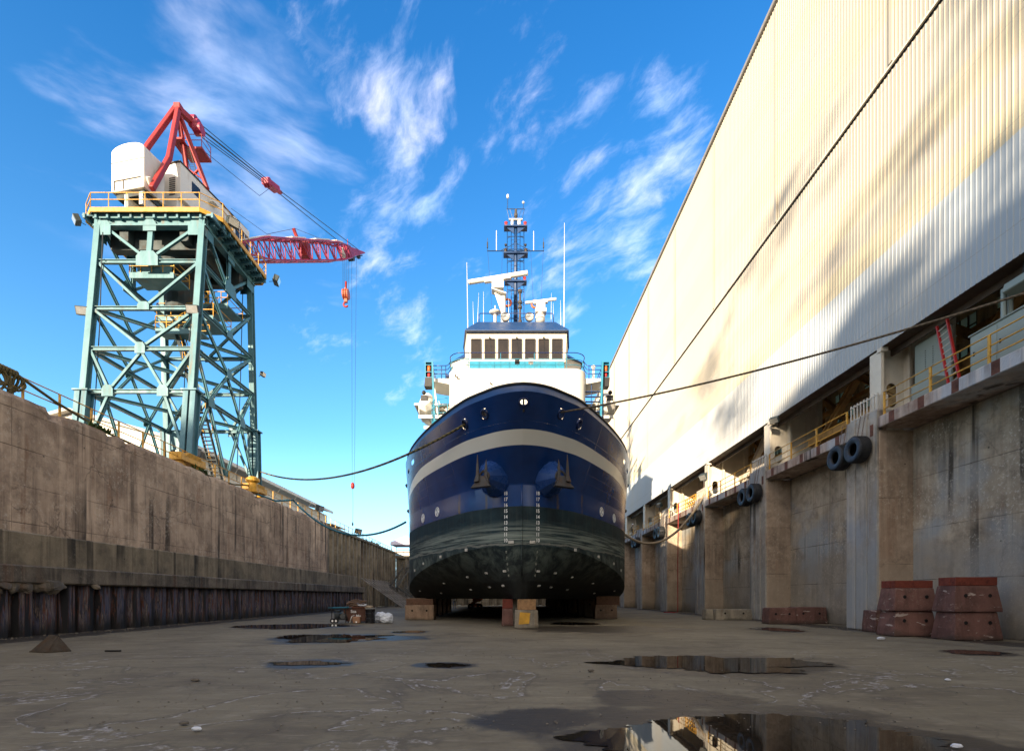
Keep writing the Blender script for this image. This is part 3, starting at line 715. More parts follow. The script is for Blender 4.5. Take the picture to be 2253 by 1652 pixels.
    for a_, sl_ in ((1.0, .62), (3.4, .30), (5.6, .15)):
        d = mth(nt, 'SUBTRACT', ax, mth(nt, 'MULTIPLY', mth(nt, 'SUBTRACT', z, 7.4), sl_))
        sm = mth(nt, 'MAXIMUM', sm, mth(nt, 'MULTIPLY', mth(nt, 'MULTIPLY', seam(d, a_, .012), .7), mapr(nt, z, 7.4, 7.45)))
    bump(nt, b, mth(nt, 'ADD', mth(nt, 'MULTIPLY', h, .25), mth(nt, 'ADD', mth(nt, 'MULTIPLY', sm, .35), mth(nt, 'MULTIPLY', nz(nt, pos, 18, 4), .02))), .32, .06)
    return m
M['hull'] = hull_mat()
M['navy'] = pm('navy_gloss_paint', (.006,.018,.085), .3, 0, .2, 2)
M['deepblue'] = pm('mid_blue_paint', (.012,.045,.13), .38, 0, .15, 1.5)
M['turq'] = pm('turquoise_paint', (.02,.20,.30), .42, 0, .15, 3, dirt=(.05,.10,.11), damt=.3)
M['shipwhite'] = pm('white_ship_paint', (.66,.63,.56), .38, 0, .05, 1.2, dirt=(.50,.43,.33), damt=.18, ds=.9, streak=True)
M['cream'] = pm('cream_ship_paint', (.62,.555,.44), .4, 0, .08, 2)
M['black'] = pm('black_rubber_paint', (.012,.012,.013), .55, 0, .3, 4)
M['anchor'] = pm('galvanised_iron', (.055,.052,.05), .55, .3, .3, 5, dirt=(.10,.05,.025), damt=.55, ds=4)
M['zinc'] = pm('zinc_block', (.55,.53,.47), .7, 0, .15, 8, dirt=(.25,.22,.17), damt=.5, ds=9)
M['markwhite'] = pm('white_mark_paint', (.86,.86,.82), .6, 0, .06, 12, dirt=(.6,.6,.55), damt=.3, ds=9)
M['lampglass'] = pm('lamp_glass', (.55,.55,.52), .12, .6, .1, 4)
M['red'] = pm('red_paint', (.42,.025,.02), .45, 0, .15, 4)
M['orange'] = pm('orange_paint', (.65,.12,.02), .5, 0, .15, 4)
def glass_mat(name, c, r=.05):
    m, nt, b, pos = newmat(name)
    setin(nt, b, 'Base Color', mixc(nt, mapr(nt, nz(nt, pos, 1.4, 4), .4, .6), tuple(q*.6 for q in c), c)); b.inputs['Roughness'].default_value = r
    return m
M['winglass'] = glass_mat('bridge_window_glass', (.022,.015,.009), .12)

ship = thing('ship', 'blue hulled workboat with a pale sheer stripe and white superstructure standing bow-on on keel blocks', 'ship', (CX, 50, 0))
hb = MB(); ZL = [None]*5 + [4.4, 4.8, 5.3, 5.8, 6.27, 6.8, 7.36, 7.44, 7.9, 8.4, 8.9, 9.4, 9.95]
rings = []
for q in QS:
    col_ = []
    zc = chine(q)
    pc = hullpt(q, 4.4, 1); pc.z = zc; hwc = pc.x-CX
    y0, L = level(4.4)
    yb = pc.y if q > 1 else pc.y+.9*(1-q)
    inn = .25+(hwc-.25)*(.10+.84*min(1, q)**1.6) if hwc > .25 else 0.25*min(1, q*60)
    inn = min(inn, hwc) if hwc > 0 else 0
    k0 = V((CX, yb, 1.46)); k1 = V((CX+inn, yb, 1.46))
    k3 = V((pc.x, pc.y, zc))
    mid1 = k1.lerp(k3, .45); mid1.z -= .10*(zc-1.46); mid2 = k1.lerp(k3, .85); mid2.z -= .03*(zc-1.46)
    col_ = [k0, k1, mid1, mid2, k3]
    for z in ZL[5:]:
        p = hullpt(q, z, 1)
        if z < zc+.1: p = hullpt(q, zc+.12, 1)
        col_.append(p)
    rings.append(col_)
nl = len(rings[0])
for side in (1, -1):
    b0 = len(hb.v)
    for c in rings:
        for p in c: hb.v.append((CX+side*(p.x-CX), p.y, p.z))
    for i in range(len(rings)-1):
        for k in range(nl-1):
            a = b0+i*nl+k; f = (a, a+1, a+nl+1, a+nl); hb.f.append(f if side < 0 else tuple(reversed(f)))
b0 = len(hb.v)   # transom
hb.add([(CX-BEAM, YST, 1.9), (CX+BEAM, YST, 1.9), (CX+BEAM, YST, 9.95), (CX-BEAM, YST, 9.95)], [(0,1,2,3)])
ho = hb.build('hull', M['hull'], ship, fix=False)
bm = bmesh.new(); bm.from_mesh(ho.data); bmesh.ops.remove_doubles(bm, verts=bm.verts, dist=.004); bmesh.ops.recalc_face_normals(bm, faces=bm.faces); bm.to_mesh(ho.data); bm.free()
autosmooth(ho, 14)

# bulwark with real fairlead openings
FL = [(0.0, 10.62, .19, .14), (-1.85, 10.45, .15, .19), (1.85, 10.45, .15, .19), (-2.9, 10.35, .15, .19), (2.9, 10.35, .15, .19)]   # signed half width, z, rx, rz
for sgn in (-1, 1):
    for hw_, zz_ in ((6.9, 10.35), (7.5, 10.2)): FL.append((sgn*hw_, zz_, .2, .14))
bul = MB(); zs_ = [9.95+.047*i for i in range(23)]; nz_ = len(zs_); nu = 620
for side in (-1, 1):
    b0 = len(bul.v)
    for i in range(nu+1):
        q = (i/nu)**1.9*1.15
        for z in zs_: bul.v.append(tuple(hullpt(q, z, side)))
    for i in range(nu):
        for k in range(nz_-1):
            a = b0+i*nz_+k; c = (V(bul.v[a])+V(bul.v[a+nz_+1]))/2
            if any(((c.x-CX-fx)/rx)**2/(1 if abs(fx) < 3.5 else .55)+((c.z-fz)/rz)**2 < 1 for fx, fz, rx, rz in FL): continue
            bul.f.append((a, a+1, a+nz_+1, a+nz_))
    b0 = len(bul.v)                  # run of the bulwark aft
    for q in [1.15+.05*j for j in range(6)]:
        for z in (9.95, 11.0): bul.v.append(tuple(hullpt(q, z, side)))
    for j in range(5): bul.f.append((b0+2*j, b0+2*j+1, b0+2*j+3, b0+2*j+2))
bo = bul.build('bulwark', M['hull'], ship, smooth=True)
tp = MB()                            # top strake leaning back, catches the sky
for side in (-1, 1):
    rg = []
    for q in QS[:72]:
        a_ = hullpt(q, 10.985, side); t_ = hullpt(q, 11.36, side); d = V((CX, 38, 0))-V((a_.x, a_.y, 0)); d.z = 0; d.normalize()
        t2 = V((a_.x, a_.y, 11.36))+d*.16
        rg.append([a_, a_+d*.02+V((0,0,.02)), t2, t2+d*.12, a_+d*.14])
    tp.loft(rg, close=True, cap=True)
autosmooth(tp.build('top_strake', pm('worn_blue_paint', (.02,.055,.15), .35, 0, .2, 2), ship), 30)
rim = MB(); ptsr = []
for q in reversed(QS[:73]):
    p = hullpt(q, 11.36, -1); ptsr.append(p)
for q in QS[1:73]: ptsr.append(hullpt(q, 11.36, 1))
def inset(p):
    d = V((CX, 38, 0))-V((p.x, p.y, 0)); d.z = 0; d.normalize(); a_ = p.copy(); 
    return a_+d*.0
pr2 = []
for p, q, sd in [(None, q, -1) for q in reversed(QS[:73])]+[(None, q, 1) for q in QS[1:73]]:
    a_ = hullpt(q, 10.985, sd); d = V((CX, 38, 0))-V((a_.x, a_.y, 0)); d.z = 0; d.normalize(); pr2.append(V((a_.x, a_.y, 11.40))+d*.17)
rim.tube(pr2, .075, 10); rim.build('rim_fender', M['black'], ship, smooth=True)
for fx, fz, rx, rz in FL[:5]:
    side = -1 if fx < 0 else 1; p, n = surfn(max(.01, abs(fx)), fz, side)
    if fx == 0: n = V((0, -.86, -.5)).normalized()
    t = V((0,0,1)); t = (t-n*t.dot(n)).normalized(); s2 = t.cross(n)
    pts = [p+n*.02+s2*(math.cos(2*math.pi*i/28)*(rx+.02))+t*(math.sin(2*math.pi*i/28)*(rz+.02)) for i in range(28)]
    q = MB(); q.tube(pts, .045, 8, closed=True); q.build('fairlead', M['navy'], ship, smooth=True)
    if fx:
        q = MB(); rr = (rx+rz)/2+.01; a_ = p+n*.01; b_ = p-n*.34; rg = []
        for c_ in (a_, b_): rg.append([c_+s2*(math.cos(2*math.pi*i/24)*(rx+.015))+t*(math.sin(2*math.pi*i/24)*(rz+.015)) for i in range(24)])
        q.loft(rg, cap=False); q.build('fairlead_pipe', M['navy'], ship, smooth=True, fix=False)
    q = MB(); q.cyl(p-n*.3+V((0,0,-.5)), p-n*.3+V((0,0,.3)), .045, n=8); q.build('fairlead_roller', M['anchor'], ship, smooth=True)
dk = MB(); ring = [hullpt(q, 9.9, -1) for q in reversed(QS)]+[hullpt(q, 9.9, 1) for q in QS[1:]]
ring = [V((CX+(p.x-CX)*.995, p.y+.05, 9.9)) for p in ring]; dk.v = [tuple(p) for p in ring]; dk.f = [tuple(range(len(ring)))]
dk.build('deck', pm('deck_green_grey', (.10,.13,.12), .7), ship)
# rubbing strakes on the sides
for sd in (-1, 1):
    q = MB(); 
    for zz_ in (8.1, 9.9): q.tube([hullpt(qq, zz_, sd)+V((sd*.04, 0, 0)) for qq in (.985, 1.0, 1.05, 1.2, 1.5, 2.0)], .13, 8)
    q.build('rubbing_strake', M['black'], ship, smooth=True)
# stem bar
q = MB(); q.tube([V((CX, surf(0, z)-.012, z)) for z in (2.6, 3.4, 4.4, 5.5, 6.5, 7.35)], .05, 8); q.build('stem_bar', M['hull'], ship, smooth=True)

def text_mesh(body, size, p, n, name, mat, parent, ext=.004, xs=1.0):
    cu = bpy.data.curves.new('t', 'FONT'); cu.body = body; cu.size = size; cu.align_x = 'CENTER'; cu.align_y = 'CENTER'; cu.extrude = ext; cu.offset = size*.02
    to = bpy.data.objects.new('t', cu); COL.objects.link(to)
    me = bpy.data.meshes.new_from_object(to.evaluated_get(bpy.context.evaluated_depsgraph_get()))
    bpy.data.objects.remove(to); bpy.data.curves.remove(cu)
    z = V(n).normalized(); x = V((0,0,1)).cross(z).normalized(); y = z.cross(x)
    mt = Matrix((x, y, z)).transposed().to_4x4(); mt.translation = V(p)+z*.012
    me.transform(mt @ Matrix.Diagonal((xs, 1, 1, 1))); me.materials.clear(); me.materials.append(mat)
    o = bpy.data.objects.new(name, me); COL.objects.link(o); o.parent = parent
    if parent.type == 'EMPTY': o.matrix_parent_inverse = Matrix.Translation(-parent.location)
    return o
M['faintmark'] = pm('faded_mark_paint', (.24,.25,.20), .7, 0, .3, 9, dirt=(.05,.055,.05), damt=.8, ds=12)
for f_ in range(10, 19):
    for sd in (-1, 1):
        zz_ = 6.95-(18-f_)*.3048; p, n = surfn(.83, zz_, sd)
        text_mesh(str(f_), .265, p, n, 'draft_mark', M['markwhite'], ship, xs=.82)
for f_ in range(4, 9):
    for sd in (-1, 1):
        zz_ = 6.95-(18-f_)*.3048; hwm = .80-(8-f_)*.03
        if zz_ > 4.3: p, n = surfn(hwm, zz_, sd)
        else: p, n = surfn(hwm, 4.3, sd); p.z = zz_; p.y -= .02
        text_mesh(str(f_), .2, p, n, 'draft_mark', M['faintmark'], ship, xs=.82)

# bow thruster signs: white ring with four propeller blades
for hw_, zz_ in ((5.02, 6.78), (6.25, 6.72)):
    for sd in (-1, 1):
        p, n = surfn(hw_, zz_, sd); t = (V((0,0,1))-n*n.z).normalized(); s2 = t.cross(n); q = MB(); r_ = .27
        ring_ = [p+n*.012+s2*(math.cos(2*math.pi*i/32)*r_)+t*(math.sin(2*math.pi*i/32)*r_) for i in range(32)]; q.tube(ring_, .022, 6, closed=True)
        for k in range(4):
            a_ = k*math.pi/2+.0; d1 = s2*math.cos(a_)+t*math.sin(a_); d2 = s2*math.cos(a_+math.pi/2)+t*math.sin(a_+math.pi/2)
            poly = [p+n*.006+d1*r1+d2*r2 for r1, r2 in ((.04,-.015),(.14,-.095),(.21,-.06),(.225,0),(.21,.06),(.14,.095),(.04,.015))]
            q.prism(poly, V((0,0,0)), n*.01)
        q.build('thruster_sign', M['markwhite'], ship)

# anchor bolsters and anchors
M['bolster'] = pm('bolster_paint', (.016,.055,.20), .26, 0, .06, 1)
for sd in (-1, 1):
    c = V((CX+sd*1.5, 26.0, 7.78)); end = V((CX+sd*1.9, 24.95, 7.6))
    ax = (end-c).normalized(); u = V((0,0,1)); u = (u-ax*u.dot(ax)).normalized(); s2 = ax.cross(u); q = MB(); rgs = []
    for t_, rr, rz_ in ((-.6, .92, 1.08), (0, .84, 1.0), (1.0, .30, .34)):
        cc = c.lerp(end, t_); rgs.append([cc+s2*(math.cos(2*math.pi*i/13+.2)*rr)+u*(math.sin(2*math.pi*i/13+.2)*rz_) for i in range(13)])
    q.loft(rgs); autosmooth(q.build('anchor_bolster', M['bolster'], ship), 8)
    q = MB(); q.lathe([(.31,0),(.28,.05),(.20,.05),(.18,-.2),(.0,-.2)], end-ax*.01, ax, 18); q.build('hawse_lip', M['anchor'], ship, smooth=False)
    an = MB(); h = V((CX+sd*2.0, 24.92, 7.42)); al = V((sd*.25, -.97, 0)).normalized(); acr = V((sd*.97, .25, 0)).normalized()
    # crown: wedge with sloping shoulders, two long flukes standing up
    for k in (-1, 1):
        b1 = h+acr*(k*.20)+al*(.05+.10*k)
        an.loft([[b1+acr*(k*-.10)+al*-.10+V((0,0,-.12)), b1+acr*(k*.16)+al*-.10+V((0,0,-.16)), b1+acr*(k*.16)+al*.14+V((0,0,-.16)), b1+acr*(k*-.10)+al*.14+V((0,0,-.12))],
                 [b1+acr*(k*-.09)+al*-.06+V((0,0,.2)), b1+acr*(k*.06)+al*-.06+V((0,0,.2)), b1+acr*(k*.06)+al*.10+V((0,0,.2)), b1+acr*(k*-.09)+al*.10+V((0,0,.2))],
                 [b1+acr*(k*-.07)+V((0,0,.6)), b1+acr*(k*.05)+V((0,0,.6)), b1+acr*(k*.05)+al*.07+V((0,0,.6)), b1+acr*(k*-.07)+al*.07+V((0,0,.6))],
                 [b1+acr*(k*-.02)+V((0,0,1.12+.1*k)), b1+acr*(k*.01)+V((0,0,1.12+.1*k)), b1+acr*(k*.01)+al*.02+V((0,0,1.12+.1*k)), b1+acr*(k*-.02)+al*.02+V((0,0,1.12+.1*k))]])
    an.loft([[h+acr*-.46+al*-.1+V((0,0,-.36)), h+acr*.56+al*-.1+V((0,0,-.42)), h+acr*.56+al*.2+V((0,0,-.42)), h+acr*-.46+al*.2+V((0,0,-.36))],
             [h+acr*-.30+al*-.12+V((0,0,-.12)), h+acr*.30+al*-.12+V((0,0,-.12)), h+acr*.30+al*.18+V((0,0,-.12)), h+acr*-.30+al*.18+V((0,0,-.12))],
             [h+acr*-.14+al*-.12+V((0,0,.16)), h+acr*.14+al*-.12+V((0,0,.16)), h+acr*.14+al*.14+V((0,0,.16)), h+acr*-.14+al*.14+V((0,0,.16))]])
    ao = an.build('anchor', M['anchor'], ship, bevel=.012)
    q = MB(); q.beam(h+V((0,0,-.05)), end-ax*.15, .14, .14); q.build('shank', M['anchor'], ao)

# sacrificial zinc blocks on the bottom
def zb(p, n, w_=.2, h_=.11):
    n = V(n).normalized(); t = V((0,0,1)); t = (t-n*t.dot(n)).normalized(); s2 = t.cross(n); q = MB()
    q.box((0,0,0), (.05, w_, h_)); mt = Matrix((n, s2, t)).transposed()
    q.v = [tuple(mt @ V(v_)+V(p)+n*.03) for v_ in q.v]; q.build('zinc_anode', M['zinc'], ship, bevel=.012)
for sd in (-1, 1):
    p, n = surfn(.55, 4.42, sd); zb(p, n, .30, .15)
    for hw_, zz_ in ((3.0, 4.18), (4.75, 4.0), (6.2, 3.75), (7.1, 3.4)):
        p, n = surfn(hw_, max(zz_, 4.4), sd); p.z = zz_; zb(p, n, .22, .16)
    for i, q_ in enumerate((.03, .07, .12, .2, .3, .42, .55, .7, .85)):
        j = min(range(len(QS)), key=lambda k: abs(QS[k]-q_)); c = rings[j]
        for fr in ((.62,) if i % 2 == 0 else (.35,)):
            p = c[1].lerp(c[4], fr); p.z -= .09*math.sin(fr*math.pi)*(c[4].z-1.46)
            d = (c[4]-c[1]).normalized(); e_ = (rings[min(j+2, 70)][4]-c[4]).normalized(); n = d.cross(e_); n = n if n.z < 0 else -n
            if n.y > 0 and abs(n.y) > .2: n = -n
            zb(V((CX+sd*(p.x-CX), p.y, p.z)), (sd*n.x, n.y, n.z))

# ------------------------------------------------------------------ superstructure
def rrect(x0, x1, y0, y1, r, z, n=8):
    pts = []
    for cx_, cy_, a0 in ((x0+r, y0+r, 180), (x1-r, y0+r, 270), (x1-r, y1-r, 0), (x0+r, y1-r, 90)):
        for i in range(n+1): a_ = R(a0+90*i/n); pts.append(V((cx_+r*math.cos(a_), cy_+r*math.sin(a_), z)))
    return pts
q = MB(); q.loft([rrect(CX-4.95, CX+4.95, 35.5, 66, .95, z) for z in (9.9, 17.4, 17.75)]+[rrect(CX-4.85, CX+4.85, 35.6, 66, .9, 17.83)])
autosmooth(q.build('deckhouse', M['shipwhite'], ship), 30)
DH = 17.83
# wheelhouse
wh = MB()
def wring(dx, z, dy=0): return [V((CX-3.7-dx, 38.5-dy, z)), V((CX+3.7+dx, 38.5-dy, z)), V((CX+4.05+dx, 40.6, z)), V((CX+4.05+dx, 47, z)), V((CX-4.05-dx, 47, z)), V((CX-4.05-dx, 40.6, z))]
wh.loft([wring(0, DH), wring(.0, 19.2), wring(.14, 21.8, .16)]); who = wh.build('wheelhouse', M['cream'], ship)
for k in range(7):
    xc = CX+(k-3)*1.035; lean = .16/2.6; z0, z1 = 19.88, 21.32; w_ = .76
    def fp_(x, z, d=0): return V((x, 38.5-(max(0, z-19.2))*lean-d, z))
    q = MB()
    for a_, b_ in ((fp_(xc-w_/2, z0, .02), fp_(xc+w_/2, z0, .02)), (fp_(xc-w_/2, z1, .02), fp_(xc+w_/2, z1, .02))): q.beam(a_, b_, .06, .07)
    for x_ in (xc-w_/2, xc+w_/2): q.beam(fp_(x_, z0, .02), fp_(x_, z1, .02), .07, .06)
    wo_ = q.build('window', M['black'], who)
    q = MB(); q.add([fp_(xc-w_/2+.02, z0, .012), fp_(xc+w_/2-.02, z0, .012), fp_(xc+w_/2-.02, z1, .012), fp_(xc-w_/2+.02, z1, .012)], [(0,1,2,3)]); q.build('pane', M['winglass'], who, fix=False)
    if k in (1, 3, 5):
        q = MB(); q.cyl(fp_(xc, z1+.05, .1), fp_(xc+.1, z0+.35, .07), .014, n=6); q.box(fp_(xc, z1+.07, .1), (.12,.14,.08)); q.build('wiper', M['black'], who)
q = MB(); q.bx(CX-3.72, CX+3.72, 38.32, 38.5, 19.57, 19.72); q.build('sill', M['shipwhite'], who)
# turquoise apron below the windows
q = MB(); q.loft([[V((CX-3.6, 37.5, DH+.01)), V((CX+3.6, 37.5, DH+.01)), V((CX+3.6, 38.49, DH+.01)), V((CX-3.6, 38.49, DH+.01))], [V((CX-3.6, 38.2, 19.56)), V((CX+3.6, 38.2, 19.56)), V((CX+3.6, 38.49, 19.56)), V((CX-3.6, 38.49, 19.56))]])
for k in range(6):
    x_ = CX-2.9+k*1.16; q.beam((x_, 37.47, DH), (x_+.0, 38.17, 19.5), .05, .08)
q.build('apron', M['turq'], who)
vs = MB(); vb = [V((CX-3.95, 38.0, 21.8)), V((CX+3.95, 38.0, 21.8)), V((CX+4.3, 40.6, 21.8)), V((CX+4.3, 47.3, 21.8)), V((CX-4.3, 47.3, 21.8)), V((CX-4.3, 40.6, 21.8))]
vt = [V((CX-3.12, 40.0, 23.55)), V((CX+3.12, 40.0, 23.55)), V((CX+3.2, 41.2, 23.55)), V((CX+3.2, 46.5, 23.55)), V((CX-3.2, 46.5, 23.55)), V((CX-3.2, 41.2, 23.55))]
vs.loft([vb, [p+V((0,0,.08)) for p in vb], vt]); vs.build('visor_roof', M['deepblue'], who)
# wing cabins aft of the bridge front
for sd in (-1, 1):
    q = MB(); x0, x1 = CX+sd*4.06, CX+sd*5.35
    q.loft([[V((x0, 41.2, DH)), V((x1, 42.2, DH)), V((x1, 47, DH)), V((x0, 47, DH))], [V((x0, 41.0, 21.2)), V((x1+sd*.12, 42.1, 21.2)), V((x1+sd*.12, 47, 21.2)), V((x0, 47, 21.2))]]); wc = q.build('wing_cabin', M['shipwhite'], ship)
    q = MB(); q.loft([[V((x0, 40.85, 21.21)), V((x1+sd*.25, 41.95, 21.21)), V((x1+sd*.25, 47.2, 21.21)), V((x0, 47.2, 21.21))], [V((x0, 41.8, 22.5)), V((x0+sd*.4, 42.8, 22.3)), V((x0+sd*.4, 46.5, 22.3)), V((x0, 46.5, 22.5))]]); q.build('roof', M['deepblue'], wc)
    q = MB(); a0, a1 = V((x0+sd*.12, 41.28-.03, 0)), V((x1-sd*.3, 41.97-.03, 0))
    q.add([a0+V((0,-.03,DH+1.2)), a1+V((0,-.03,DH+1.2)), a1+V((0,-.06,20.3)), a0+V((0,-.10,20.8))], [(0,1,2,3)]); q.build('pane', M['winglass'], wc, fix=False)
    for z in (20.0, 19.2):
        q = MB(); q.bx(x1+sd*.02, x1+sd*.5, 41.9, 42.3, z, z+.2); q.build('side_lamp', M['navy'], wc)

# bridge-front railing: top bar dark, lower bars turquoise, swept round the corners and down to the wings
def arc(c, r, a0, a1, z, n=8): return [V((c[0]+r*math.cos(R(a0+(a1-a0)*i/n)), c[1]+r*math.sin(R(a0+(a1-a0)*i/n)), z)) for i in range(n+1)]
rl = MB(); rt = MB()
for z, mb_, r_ in ((DH+1.12, rl, .032), (DH+.66, rt, .026), (DH+.26, rt, .026)):
    p_ = [V((CX-4.85, 42, z))]+arc((CX-3.95, 36.55), .95, 180, 270, z)+arc((CX+3.95, 36.55), .95, 270, 360, z)+[V((CX+4.85, 42, z))]
    mb_.tube(p_, r_, 6)
rail_ = rl.build('railing', M['navy'], ship, smooth=True); rt.build('lower_rail', M['turq'], rail_, smooth=True)
q = MB()
for x_ in (-3.5, -1.2, 1.2, 3.5): q.cyl((CX+x_, 35.62, DH), (CX+x_, 35.62, DH+1.12), .024, n=6)
for sd in (-1, 1):
    for y_ in (37, 39, 41.5): q.cyl((CX+sd*4.84, y_, DH), (CX+sd*4.84, y_, DH+1.12), .03, n=6)
q.build('stanchion', M['turq'], rail_)
# wings: small platforms beside the bridge with railings, lamp boxes, racks and ladders
for sd in (-1, 1):
    wg = MB(); wg.loft([[V((CX+sd*4.9, 36.3, 17.0)), V((CX+sd*4.9, 38.6, 17.0)), V((CX+sd*6.2, 38.6, 17.25)), V((CX+sd*6.2, 36.3, 17.25))], [V((CX+sd*4.9, 36.3, 17.42)), V((CX+sd*4.9, 38.6, 17.42)), V((CX+sd*6.2, 38.6, 17.42)), V((CX+sd*6.2, 36.3, 17.42))]]); wgo = wg.build('wing_platform', M['shipwhite'], ship)
    q = MB()
    for z in (17.75, 18.05, 18.35): q.tube([V((CX+sd*4.86, 36.6, z+.45)), V((CX+sd*5.05, 36.35, z+.05)), V((CX+sd*5.25, 36.3, z)), V((CX+sd*6.05, 36.3, z)), V((CX+sd*6.2, 36.45, z)), V((CX+sd*6.2, 38.6, z))], .03, 6)
    for x_ in (5.2, 5.5, 6.1): q.cyl((CX+sd*x_, 36.3, 17.4), (CX+sd*x_, 36.3, 18.35), .03, n=6)
    q.build('wing_rail', M['deepblue'], wgo, smooth=True)
    lb_ = MB(); x_ = CX+sd*6.42; w2_ = .22; lz = 17.45
    lb_.bx(x_-w2_-.05, x_-w2_, 36.2, 36.6, lz, 18.6); lb_.bx(x_+w2_, x_+w2_+.05, 36.2, 36.6, lz, 18.6); lb_.bx(x_-w2_, x_+w2_, 36.55, 36.6, lz, 18.6)
    for z in (lz, 17.85, 18.35, 18.56): lb_.bx(x_-w2_, x_+w2_, 36.2, 36.55, z, z+.04)
    lbo = lb_.build('light_box', M['turq'], ship)
    q = MB(); q.cyl((x_, 36.35, 17.92), (x_, 36.35, 18.3), .12, n=10); q.build('navigation_light', M['orange'], lbo, smooth=True)
    q = MB(); q.cyl((x_, 36.35, 17.52), (x_, 36.35, 17.78), .11, n=10); q.build('navigation_light', M['red'], lbo, smooth=True)
    q = MB(); q.loft([[V((x_-.32, 36.15, 16.8)), V((x_+.22, 36.15, 16.8)), V((x_+.22, 36.8, 16.8)), V((x_-.32, 36.8, 16.8))], [V((x_-.25, 36.15, 17.43)), V((x_+.27, 36.15, 17.43)), V((x_+.27, 36.8, 17.43)), V((x_-.25, 36.8, 17.43))]]); q.build('box_base', M['black'], lbo)
    q = MB(); q.beam((CX+sd*6.12, 36.0, 18.5), (CX+sd*5.85, 35.6, 12.0), .12, .2); q.build('davit_post', M['turq'], ship)
    q = MB()
    for k in range(6): q.bx(CX+sd*4.97, CX+sd*6.3, 38.6, 40.5, 14.3+k*.42, 14.38+k*.42)
    for k in range(26): q.cyl((CX+sd*(5.05+.2*(k % 6)), 38.5-.1*rnd.random(), 14.45+.42*(k//6)), (CX+sd*(5.15+.2*(k % 6)), 38.9, 14.62+.42*(k//6)), .05, n=6)
    for k in range(7): q.cyl((CX+sd*(5.0+rnd.random()*1.2), 38.45, 14.3+rnd.random()*2), (CX+sd*(5.0+rnd.random()*1.2), 38.45, 14.3+rnd.random()*2), .035, n=5)
    q.build('pipe_rack', M['shipwhite'], ship)
    if sd > 0:
        q = MB()
        for k in range(14): q.bx(CX+4.97, CX+6.25, 36.35, 36.55, 11.8+k*.36, 11.85+k*.36)
        q.beam((CX+6.27, 36.4, 11.5), (CX+6.22, 36.4, 16.6), .08, .2); q.beam((CX+5.4, 36.45, 11.5), (CX+5.4, 36.45, 17), .05, .08); q.build('ladder', M['deepblue'], ship)
        q = MB(); q.lathe([(.5,0),(.5,.12),(.42,.3),(.1,.34),(.09,1.3),(.16,1.34),(.16,1.5),(0,1.55)], (CX+5.75, 37.6, 17.43), n=16); q.build('vent_stack', M['shipwhite'], ship, smooth=False)
# rounded turquoise side platform at the bow shoulder with railing
q = MB(); pl_ = [V((CX-4.9, 34.9, 0))]+[V((CX-4.9+1.25*math.cos(R(a_)), 36.0+1.1*math.sin(R(a_)), 0)) for a_ in range(270, 179, -10)]+[V((CX-6.15, 39.5, 0)), V((CX-4.9, 39.5, 0))]
q.loft([[p+V((0,0,13.75)) for p in pl_], [p+V((0,0,14.05)) for p in pl_]]); spo = q.build('side_platform', M['turq'], ship)
q = MB(); edge_ = pl_[1:-1]
for z in (14.45, 14.95, 15.45): q.tube([p+V((0,0,z)) for p in edge_], .028, 6)
for p in edge_[::3]: q.cyl(p+V((0,0,14.0)), p+V((0,0,15.45)), .03, n=6)
q.build('platform_rail', M['turq'], spo, smooth=True)
# roof fittings -------------------------------------------------
def z3(x, y, d): return at((980+x/2.753)/1.1363, (460+y/2.753)/1.1363, d)
ZR = 23.55
q = MB()
for z, x0 in ((ZR+.85, 3.0),): q.tube([V((CX-x0, 40.3, ZR)), V((CX-x0, 40.3, z-.1)), V((CX-x0+.1, 40.3, z)), V((CX+x0-.1, 40.3, z)), V((CX+x0, 40.3, z-.1)), V((CX+x0, 40.3, ZR))], .035, 7)
for x0 in (-1.6, 1.6): q.tube([V((CX+x0, 41.2, ZR)), V((CX+x0, 41.2, ZR+1.2)), V((CX+x0*.4, 41.6, ZR+1.25))], .02, 6)
q.build('roof_rail', M['navy'], ship, smooth=True)
mast = MB(); MY = 43.0
mast.tube([V((CX, MY, ZR)), V((CX, MY, 30.9)), V((CX, MY, 34.0))], [.19, .16, .12], 10)
for sx in (-.72, .72, -.38, .38):
    mast.cyl((CX+sx, MY+.15 if abs(sx) > .5 else MY-.05, ZR), (CX+sx, MY+.15 if abs(sx) > .5 else MY-.05, 33.1), .032, n=6)
mo = mast.build('mast', M['deepblue'], ship, smooth=True)
q = MB()
for k in range(30): z = ZR+.3+k*.31; q.cyl((CX-.38, MY-.05, z), (CX+.38, MY-.05, z), .016, n=5)
for z in (25.3, 26.6, 27.7, 29.0, 30.2, 31.2, 32.3):
    q.tube([V((CX+.72*math.cos(R(a_)), MY-.05-.55*math.sin(R(a_)), z-.18*math.sin(R(a_)))) for a_ in range(0, 181, 15)], .028, 5)
    q.cyl((CX-.74, MY+.15, z+.35), (CX+.74, MY+.15, z+.35), .035, n=6)
q.build('ladder_cage', M['deepblue'], mo)
for z, w_ in ((28.55, .95), (30.95, 1.05), (33.25, 1.0)):
    q = MB(); q.bx(CX-w_, CX+w_, MY-.35, MY+.35, z-.05, z+.05)
    for sx in (-1, 1): q.prism([V((CX+sx*.15, MY-.2, z-.06)), V((CX+sx*.8, MY-.2, z-.06)), V((CX+sx*.15, MY-.2, z-.6))], V((0,0,0)), V((0,.06,0)))
    q.build('mast_platform', M['deepblue'], mo)
    for sx in (-1, 1):
        q = MB(); q.lathe([(.0,0),(.14,0),(.14,.1),(.11,.12),(.11,.28),(.15,.32),(.15,.36),(0,.38)], (CX+sx*(w_-.18), MY-.1, z+.05), n=10); q.build('mast_lamp', M['red'] if z != 30.95 else M['anchor'], mo, smooth=False)
